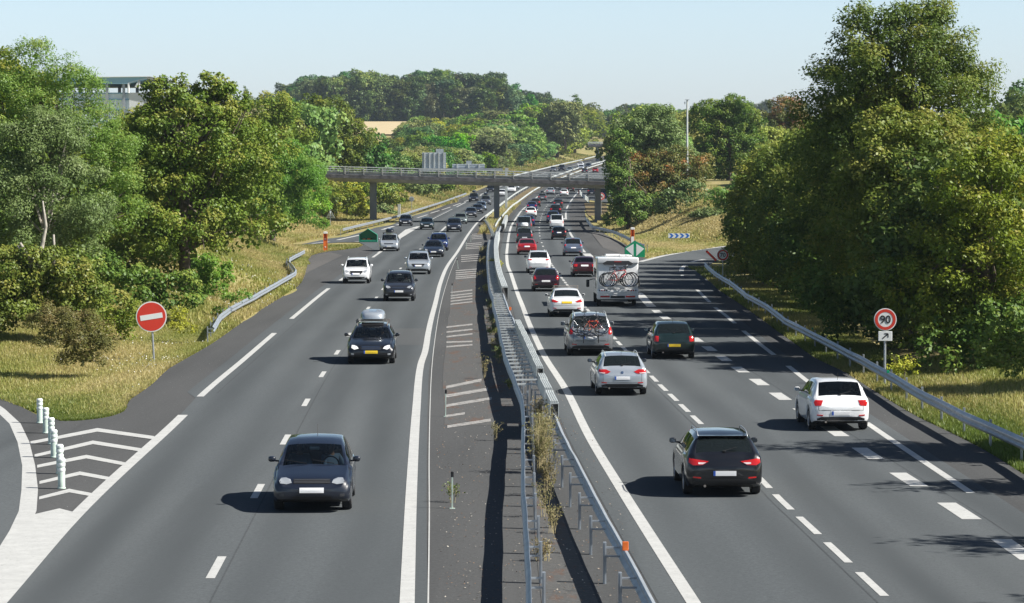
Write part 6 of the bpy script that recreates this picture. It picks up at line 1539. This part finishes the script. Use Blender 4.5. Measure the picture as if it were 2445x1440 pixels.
vehicle('hatch', 748, 1217, False, 'navy', 'dark navy hatchback nearest the camera on the oncoming side, white plate', near=True, sc=1.01, feat=dict(
    head=[(.43, .655), (.46, .72), (.56, .75), (.66, .745), (.70, .70), (.68, .645), (.54, .625)], grille=[(-.40, .64), (.40, .64), (.40, .73), (-.40, .73)], slats=3, slatm='dplast', antenna=1, plz=.50, band=False, turn=1,
    intake=[(-.42, .30), (.42, .30), (.42, .37), (-.42, .37)], people=pp(('shirtb', 'driver in a blue shirt at the wheel of the nearest navy hatchback'), ('shirtb', 'passenger in a pale blue shirt in the nearest navy hatchback'))))
vehicle('estate', 887, 868, False, 'black', 'black estate with a large silver roof box and a yellow plate', near=True, sc=1.03, feat=dict(plate='platey', slats=3, crossbar=0, foglit=1, hmat='drl', rails='galvd', sunroof=1,
    grille=[(-.36, .56), (.36, .56), (.47, .70), (-.47, .70)], box=('silver', 2.0, .95, .36, 3.1), people=pp(('shirtd', 'driver of the black estate with the silver roof box'), ('shirtd', 'passenger of the black estate with the silver roof box'))))
vehicle('suv', 953, 719, False, 'dgrey', 'dark grey compact off-roader with horizontal chrome grille bars', near=True, feat=dict(slats=2, rails='galvd', foglit=1, plz=.58, intake=[(-.5, .36), (.5, .36), (.58, .50), (-.58, .50)], people=pp(('shirtw', 'driver of the dark grey off-roader'), ('shirtw', 'passenger in pale clothes in the dark grey off-roader'))))
vehicle('suv', 851, 677, False, 'white', 'white off-roader with a black grille on the outer lane', near=True, feat=dict(rails='galvw', plz=.66, antenna=1, grille=[(-.30, .62), (.30, .62), (.55, .86), (-.55, .86)], intake=[(-.5, .34), (.5, .34), (.62, .46), (-.62, .46)], crossbar=1, people=pp(('shirtw', 'driver in a pale shirt in the white off-roader'))))
vehicle('suv', 999, 655, False, 'silver', 'silver crossover with a wide black grille, oncoming', near=True, sc=.97, feat=dict(plate='plate', plz=.66, grille=[(-.40, .58), (.40, .58), (.50, .80), (-.50, .80)], people=pp(('shirtd', 'driver of the silver crossover'), ('shirtd', 'passenger of the silver crossover'))))
vehicle('saloon', 1035, 614, False, 'navy', 'navy saloon with a chrome grille just behind the silver crossover', near=True, feat=dict(slats=3, sunroof=1, people=pp(('shirtd', 'driver of the navy saloon'),)))
vehicle('suv', 1047, 599, False, 'blue', 'dark blue off-roader partly hidden by the navy saloon', sc=.98, feat=dict(rails='galv'))
vehicle('mpv', 929, 600, False, 'silver', 'silver people carrier with a black roof box', near=True, sc=.97, feat=dict(box=('black', 1.7, .8, .38, 2.7), rails='black', slats=1, people=pp(('shirtw', 'driver of the silver people carrier'),)))
vehicle('hatch', 968, 540, False, 'black', 'black hatchback leading on the outer lane beneath the bridge')
vehicle('hatch', 1019, 548.5, False, 'dgreen', 'blackish hatchback beside the painted wedge', feat=dict(head=[(.40, .60), (.50, .74), (.70, .80), (.76, .72), (.60, .62)]))
vehicle('mpv', 1084, 554, False, 'navy', 'dark navy people carrier crossing the bridge shadow')
vehicle('saloon', 1099, 535, False, 'greygreen', 'pale grey green saloon behind the navy people carrier')
vehicle('hatch', 1124, 519.5, False, 'dgrey', 'dark grey hatchback first of three nose to tail past the bridge')
vehicle('hatch', 1140, 510, False, 'navy', 'navy hatchback second of three nose to tail past the bridge')
vehicle('estate', 1148, 503, False, 'bluegrey', 'blue grey estate third of three nose to tail past the bridge')
vehicle('mpv', 1159.5, 490, False, 'grey', 'grey people carrier with a dark roof box', feat=dict(box=('black', 1.6, .8, .38, 2.7)))
vehicle('mpv', 1131, 483, False, 'black', 'black people carrier with a black roof box on the outer lane', feat=dict(box=('navy', 1.5, .75, .36, 2.7)))
vehicle('suv', 1171.5, 461, False, 'black', 'black car just left of the middle bridge pier')
vehicle('hatch', 1198, 469.5, False, 'white', 'small white car between the middle pier and the gantry mast')
vehicle('mpv', 1221, 460, False, 'white', 'white people carrier just right of the gantry mast')
vehicle('hatch', 1230.5, 452, False, 'silver', 'silver car mostly hidden behind the white people carrier')
for x, y, k_, p_, lab in ((1320, 410, 'hatch', 'grey', 'grey car first in the distant queue above the bridge railing'), (1341, 408.7, 'van', 'black', 'dark van second in the distant queue above the bridge railing'), (1359.5, 410.5, 'saloon', 'greygreen', 'pale car third in the distant queue above the bridge railing'),
                          (1385.5, 399.5, 'suv', 'white', 'distant white off-roader at the top of the slope'), (1387, 404.6, 'hatch', 'silver', 'distant silver car close behind the guard rail'), (1404, 401, 'saloon', 'navy', 'distant dark blue car on the inside of the far bend')):
    vehicle(k_, x, y, False, p_, lab)
# driving away
vehicle('estate', 1722, 1180, True, 'black', 'black estate nearest the camera with angled red tail lights and a white plate', near=True, sc=1.0, feat=dict(rails='bluegrey' if False else 'galv', plz=.56, fog=True, spoiler=1,
    tail=[(.36, .83), (.62, .87), (.80, .90), (.82, .80), (.72, .74), (.50, .75)], tail2=[(.42, .805), (.60, .81), (.60, .77), (.50, .765)], badge=False))
vehicle('hatch', 1999, 1026, True, 'white', 'white hatchback on the right lane with a clear rear window and seats visible', near=True, sc=1.0, feat=dict(rg='glass', antenna=1, plz=.52, tail=[(.50, .89), (.72, .90), (.77, .83), (.74, .73), (.56, .74)], bumpz=.60, badge=False, hibrake=0))
vehicle('estate', 1482, 942, True, 'silver', 'small silver estate with wide clear and red tail lights', near=True, sc=.96, feat=dict(rails='galvw', antenna=1, plz=.62, tail=[(.40, .84), (.56, .92), (.80, .92), (.84, .80), (.70, .76), (.50, .78)], tail2=[(.58, .80), (.80, .82), (.80, .78), (.62, .775)], fog=True, mir='navy'))
vehicle('hatch', 1606, 856, True, 'dgreen', 'dark green hatchback with a yellow plate in the tree shadow', near=True, sc=1.0, feat=dict(plate='platey', antenna=1, plz=.55, tail=[(.60, .92), (.76, .92), (.80, .70), (.62, .70)], band=True, badge=False, fog=False))
mpv, zt_m = vehicle('mpv', 1408, 848, True, 'mpvsilver', 'grey silver people carrier with bicycles strapped over its rear window', near=True, sc=1.03, feat=dict(rails='galvw', plz=.74, recess=True, tail=[(.70, 1.12), (.80, 1.14), (.86, .92), (.80, .84), (.70, .86)], fog=True, wiper=False, badge=False, bumpz=.60))
vehicle('saloon', 1352, 756, True, 'white', 'white sleek saloon with a yellow plate and roof bars', near=True, feat=dict(plate='platey', bars=(1.95, 2.95), plz=.76, tail=[(.42, .80), (.60, .88), (.78, .93), (.84, .84), (.74, .77), (.52, .76)], band=False, badge=False, mir='white'))
vehicle('hatch', 1303, 696, True, 'purple', 'dark plum hatchback with tall curved tail lights', near=True, feat=dict(plz=.66, tail=[(.60, .82), (.70, 1.02), (.76, 1.02), (.80, .84), (.74, .72)], fog=True, antenna=0, badge=False, band=False))
vehicle('saloon', 1395, 661, True, 'maroon', 'maroon saloon with bright red tail lights beside the motorhome', near=True, feat=dict(plz=.82, tmat='tlight', rg='glass', badge=False, band=False, exhaust=True))
vehicle('suv', 1286, 652, True, 'white', 'white crossover with a dark roof and three claw tail lights', near=True, sc=.97, feat=dict(plz=.80, rails='galvw', tail=[(.50, 1.08), (.84, 1.10), (.84, .99), (.56, .98)], badge=False, band=False, mir='navy'))
vehicle('suv', 1368, 612, True, 'bluegrey', 'blue grey crossover alone on the middle lane', near=True, sc=.95, feat=dict(plz=.80, tail=[(.62, 1.10), (.76, 1.12), (.82, .96), (.70, .94)], antenna=1, hibrake=1, badge=False))
vehicle('saloon', 1258, 608.5, True, 'red', 'bright red saloon close to the median', near=True, feat=dict(plz=.76, badge=False, tail=[(.58, .93), (.84, .94), (.86, .82), (.66, .80)]))
vehicle('hatch', 1334.5, 572.5, True, 'black', 'small black hatchback on the middle lane', near=True, sc=.97, feat=dict(plz=.80, rg='glass', tail=[(.62, .98), (.76, 1.0), (.80, .82), (.66, .80)], badge=False, recess=False))
vehicle('mpv', 1252.5, 581, True, 'dgrey', 'dark people carrier with a white roof box', sc=.97, feat=dict(box=('white', 1.5, .8, .4, 2.9), tail=[(.66, .98), (.80, 1.0), (.84, .74), (.70, .74)]))
vehicle('van', 1251.5, 556, True, 'grey', 'grey van with a wide rear window near the median', feat=dict(tail=[(.78, 1.1), (.86, 1.1), (.88, .8), (.80, .8)]))
vehicle('hatch', 1261, 541, True, 'blue', 'dark blue car tucked in front of the grey van')
vehicle('hatch', 1267.5, 518.5, True, 'white', 'white hatchback crossing the bridge shadow near the median')
vehicle('hatch', 1270, 503, True, 'blue', 'bright blue hatchback beyond the bridge shadow')
vehicle('hatch', 1279, 494, True, 'brown', 'brownish hatchback just ahead of the blue hatchback')
vehicle('hatch', 1295, 480.5, True, 'grey', 'grey hatchback with a dark roof box', feat=dict(box=('black', 1.3, .7, .34, 2.6)))
vehicle('saloon', 1314.5, 465, True, 'silver', 'silver saloon ahead of the grey hatchback with the roof box')
vehicle('van', 1331.5, 455, True, 'grey', 'grey van directly beneath the bridge deck')
vehicle('hatch', 1347, 469, True, 'white', 'white hatchback on the middle lane beneath the bridge')
vehicle('hatch', 1332.5, 496, True, 'dgrey', 'dark grey hatchback in the middle lane beyond the bridge shadow')
vehicle('suv', 1326.5, 515, True, 'black', 'tall black car in the middle lane in the bridge shadow')
vehicle('suv', 1320.5, 534, True, 'blue', 'dark blue off-roader half hidden by the white small van')
vehicle('van', 1329, 547, True, 'white', 'white small van with a large rear window', sc=.93, feat=dict(tail=[(.80, 1.1), (.88, 1.1), (.90, .75), (.82, .75)], plz=.80))
car_b, _ = vehicle('mpv', 1362, 459.5, True, 'brown', 'dark car with bicycles on its back beneath the bridge')
vehicle('van', 1413, 468, True, 'navy', 'navy van with a pale roof on the right branch beyond the bollards')
vehicle('van', 1440, 474, True, 'blue', 'blue van behind the red ringed sign and the right bridge pier')
vehicle('hatch', 1396, 414, True, 'navy', 'distant dark blue car driving away above the bridge railing')
vehicle('hatch', 1421.5, 412.5, True, 'red', 'distant red car driving away above the bridge railing')
# ---------------------------------------------------------------- bicycles
def bicycle(loc, rz, paint, label, group, s=1.0, tilt=0, parts=None):
    """side view along local x, wheels in the x-z plane, origin under the middle"""
    r = empty('bicycle', loc, rz, label, 'bicycle', group); r.scale = (s, s, s); r.rotation_euler = (tilt, 0, rz)
    R_ = .34
    for xx in (-.52, .52):
        w = bpy.data.objects.new('wheel', None); w.empty_display_size = .1; link(w, r); w.location = (xx, 0, R_)
        N = 28; MB().tube([(R_*math.cos(2*math.pi*k/N), 0, R_*math.sin(2*math.pi*k/N)) for k in range(N+1)], .019, 6, cap=False).build('tyre', M['tyre'], w, smooth=True)
        m = MB(); m.tube([((R_-.03)*math.cos(2*math.pi*k/N), 0, (R_-.03)*math.sin(2*math.pi*k/N)) for k in range(N+1)], .012, 5, cap=False)
        for k in range(14): a = 2*math.pi*k/14; m.tube([(0, .02*(-1)**k, 0), ((R_-.03)*math.cos(a), 0, (R_-.03)*math.sin(a))], .0028, 3)
        m.tube([(0, -.05, 0), (0, .05, 0)], .025, 8); m.build('rim', M['chrome'], w)
    bb, st, hd, hb, rx = Vector((-.05, 0, .30)), Vector((-.20, 0, .80)), Vector((.33, 0, .82)), Vector((.37, 0, .66)), Vector((-.52, 0, .34))
    m = MB()
    for a, b, q in ((bb, st, .018), (st+Vector((.02, 0, -.05)), hd, .017), (bb, hb, .022), (hd, hb, .022), (bb, rx, .012), (st+Vector((.02, 0, -.06)), rx, .010)): m.tube([a, b], q, 7)
    m.build('frame', paint, r, smooth=True)
    m = MB(); m.tube([hb, Vector((.52, 0, .34))], .016, 6); m.build('fork', M['black'], r, smooth=True)
    m = MB(); m.tube([hd, hd+Vector((-.02, 0, .14))], .014, 6); m.tube([hd+Vector((-.05, -.29, .17)), hd+Vector((0, -.1, .15)), hd+Vector((0, .1, .15)), hd+Vector((-.05, .29, .17))], .014, 6); m.build('handlebar', M['black'], r, smooth=True)
    m = MB(); m.tube([st, st+Vector((-.03, 0, .12))], .013, 6); m.box(st+Vector((-.04, 0, .15)), (.25, .13, .05), bev=.022); m.build('saddle', M['black'], r)
    m = MB(); m.tube([bb+Vector((0, -.05, 0)), bb+Vector((0, .05, 0))], .02, 8); m.lathe([(0, .045), (.09, .045), (.09, .05), (0, .05)], 18, 0, 'y', tuple(bb)); m.tube([bb+Vector((0, .06, 0)), bb+Vector((.1, .06, -.13))], .01, 5); m.tube([bb+Vector((0, -.06, 0)), bb+Vector((-.1, -.06, .13))], .01, 5)
    m.box(bb+Vector((.1, .10, -.14)), (.09, .09, .02)); m.box(bb+Vector((-.1, -.10, .14)), (.09, .09, .02)); m.build('crankset', M['galvd'], r)
    return r
bred = pmat('bike_red', (.45, .02, .03), .3, coat=1); borange = pmat('bike_orange', (.75, .12, .02), .35, coat=1); bdark = pmat('bike_black', (.02, .02, .025), .3, coat=1)
# bikes strapped over the people carrier's rear window
mm = Matrix.LocRotScale(mpv.location, mpv.rotation_euler, mpv.scale)
def hung(root, local, rzo, paint, label, group, s, tilt=0):
    mw = Matrix.LocRotScale(root.location, root.rotation_euler, root.scale)
    return bicycle(mw @ Vector(local), root.rotation_euler.z+rzo, paint, label, group, s, tilt)
gB = 'bicycles on the grey people carrier'
hung(mpv, (-.06, -2.38, .92), .0, bdark, 'black bicycle with large wheels at left of the people carrier rack', gB, .88, -.08)
hung(mpv, (.02, -2.54, .84), .22, borange, 'small orange bicycle in front on the people carrier rack', gB, .70, -.05)
hung(mpv, (.14, -2.70, .90), math.pi-.1, bred, 'red child bicycle outermost on the people carrier rack', gB, .66, -.05)
m = MB()
for xx in (-.28, .30):
    m.tube([(xx, -2.03, 1.60), (xx, -2.50, 1.34), (xx, -2.42, .72), (xx, -2.32, .52)], .014, 6)
m.tube([(-.28, -2.50, 1.30), (-.28, -2.85, 1.36)], .016, 6); m.tube([(.30, -2.50, 1.30), (.30, -2.85, 1.36)], .016, 6); m.tube([(-.5, -2.37, .80), (.5, -2.37, .80)], .018, 6)
m.build('bike_rack', M['black'], mpv)
hung(car_b, (0, -2.4, .75), .05, bred, 'tiny bicycle hung on the dark car beneath the bridge, red one', 'bicycles on the dark car beneath the bridge', .9)
hung(car_b, (.1, -2.55, .8), math.pi-.1, M['chrome'], 'tiny bicycle hung on the dark car beneath the bridge, pale one', 'bicycles on the dark car beneath the bridge', .85)
# ---------------------------------------------------------------- motorhome
X, Y = G(1474, 733); Y += 1.2; yaw = -math.atan(RD.slope(Y))*.8; Lm, Wm, Hm = 6.9, 2.28, 2.78
r = empty('motorhome', (X+.02+.5*Lm*math.sin(-yaw)*-1*-1, Y+Lm/2-1.2, .014), yaw, 'white motorhome carrying bicycles on its rear wall', 'motorhome')
mh = r
def rbox(x0, x1, y0, y1, z0, z1, b, name, mat, parent, top=0, smooth=True):
    bm = bmesh.new(); bmesh.ops.create_cube(bm, size=1)
    for v in bm.verts:
        v.co = Vector((x0 if v.co.x < 0 else x1, y0 if v.co.y < 0 else y1, z0 if v.co.z < 0 else z1))
        if top and v.co.z > (z0+z1)/2 and v.co.y < 0: v.co.y += top
    bmesh.ops.bevel(bm, geom=bm.edges[:], offset=b, segments=4, affect='EDGES', profile=.5)
    bm.verts.index_update(); V = [v.co.copy() for v in bm.verts]; Fc = [[v.index for v in f.verts] for f in bm.faces]; bm.free()
    return mesh(name, V, Fc, mat, parent, None, smooth, 40)
WH = PAINTS['white']; hw = Wm/2; yb = -Lm/2
rbox(-hw, hw, yb, Lm/2-1.4, .62, Hm-.1, .10, 'body', WH, r, top=.06)
rbox(-hw+.04, hw-.04, Lm/2-1.9, Lm/2-.2, .45, 1.75, .2, 'cab', WH, r)
rbox(-hw-.01, hw+.01, yb-.06, yb+.45, .40, .98, .09, 'rear_bumper', WH, r)
rbox(-hw-.015, hw+.015, yb-.05, yb+.2, Hm-.42, Hm-.06, .08, 'roof_cowl', WH, r)
m = MB(); m.prism([(-.74, Hm-.47), (.74, Hm-.47), (.86, Hm-.40), (.60, Hm-.25), (-.60, Hm-.25), (-.86, Hm-.40)], yb-.062, yb-.045); m.build('brake_light_recess', M['dplast'], r)
m = MB(); m.box((0, yb-.066, Hm-.30), (.4, .008, .03)); m.build('brake_light', M['tlight'], r)
for s_ in (-1, 1):
    for k in range(4):
        m = MB(); m.lathe([(0, -.012), (.035, -.008), (.042, 0)], 14, 0, 'y', (s_*(.62+k*.125), yb-.062, .90)); m.build('tail_light', M['tlight'] if k % 3 else M['dplast'], r)
    m = MB(); m.box((s_*.70, yb-.068, .56), (.52, .02, .09), bev=.008); m.build('bumper_lamp', M['tlight'], r)
m = MB(); m.box((0, yb-.068, .54), (.8, .02, .13), bev=.01); m.build('bumper_grille', M['dplast'], r)
m = MB(); m.box((0, yb-.075, .76), (.52, .012, .11)); m.build('number_plate', M['plate'], r)
m = MB(); m.box((-hw-.012, yb+1.4, 1.8), (.02, 1.0, .5), bev=.008); m.box((-hw-.012, yb+3.2, 1.8), (.02, .9, .5), bev=.008); m.build('side_window', M['dglass'], r)
m = MB(); m.box((-hw-.011, yb+.6, 1.1), (.018, .5, .6), bev=.006); m.build('locker_door', M['white'], r)
m = MB(); m.box((-.1, .1, Hm-.04), (.9, .8, .12), bev=.04); m.box((.45, -1.6, Hm-.03), (.6, .6, .14), bev=.04); m.tube([(-.7, yb+.3, Hm), (.1, yb+.3, Hm+.04)], .02, 6); m.box((.62, yb+.35, Hm+.02), (.35, .3, .1), bev=.03); m.build('roof_hatch', M['white'], r)
for s_ in (-1, 1):
    m = MB(); m.tube([(s_*(hw-.1), Lm/2-1.35, 1.35), (s_*(hw+.30), Lm/2-1.3, 1.25)], .025, 6); m.box((s_*(hw+.30), Lm/2-1.3, 1.08), (.18, .10, .42), bev=.03); m.build('wing_mirror', M['black'], r)
    for yy in (yb+1.75, Lm/2-1.0):
        w = bpy.data.objects.new('wheel', None); w.empty_display_size = .1; link(w, r); w.location = (s_*(hw-.16), yy, .34); w.rotation_euler = (0, 0, 0 if s_ > 0 else math.pi)
        m = MB(); m.lathe([(.21, -.10), (.32, -.11), (.34, -.07), (.34, .07), (.32, .11), (.21, .10)], 24, 0, 'x'); m.build('tyre', M['tyre'], w, smooth=True, angle=40)
        m = MB(); m.lathe([(0, .06), (.09, .07), (.2, .05), (.22, .09)], 20, 0, 'x'); m.build('rim', M['rim'], w, smooth=True)
m = MB(); m.box((0, 0, .48), (Wm*.86, Lm-.9, .3)); m.build('chassis', M['under'], r)
m = MB()
for xx in (-.34, .34): m.tube([(xx-.12+.3, yb-.03, 2.33), (xx+.1, yb-.16, 2.12), (xx-.05, yb-.2, 1.75), (xx-.05, yb-.10, 1.2), (xx-.05, yb-.12, 1.06)], .022, 8)
m.tube([(-.85, yb-.16, 1.1), (.85, yb-.16, 1.1)], .02, 6)
for dy in (.25, .45): m.box((.0, yb-dy, 1.10), (1.7, .07, .03))
m.tube([(-.55, yb-.06, 1.1), (-.55, yb-.5, 1.08)], .016, 6); m.tube([(.55, yb-.06, 1.1), (.55, yb-.5, 1.08)], .016, 6)
m.build('bike_rack', M['galv'], r, smooth=True, angle=50)
bm_ = 'bicycles on the motorhome'
hung(r, (.02, yb-.45, 1.12), .03, bred, 'red and white bicycle outermost on the motorhome rack', bm_, 1.12)
hung(r, (-.10, yb-.33, 1.13), math.pi-.04, pmat('bike_pale', (.7, .7, .72), .3, coat=1), 'pale framed bicycle in the middle of the motorhome rack', bm_, 1.08)
hung(r, (.16, yb-.20, 1.12), math.pi, bdark, 'black bicycle nearest the motorhome wall', bm_, 1.15)
# ---------------------------------------------------------------- air
HAZE = True
if HAZE:
    hm = bpy.data.materials.new('haze'); hm.use_nodes = True; n = hm.node_tree; n.nodes.clear(); out = n.nodes.new('ShaderNodeOutputMaterial'); pv = n.nodes.new('ShaderNodeVolumePrincipled')
    pv.inputs['Color'].default_value = (.72, .85, 1, 1); pv.inputs['Density'].default_value = .00009; pv.inputs['Anisotropy'].default_value = .3
    n.links.new(pv.outputs[0], out.inputs['Volume'])
    m = MB(); m.box((0, 900, 50), (1600, 2100, 130)); o = m.build('haze', hm); tag(o, kind='stuff')
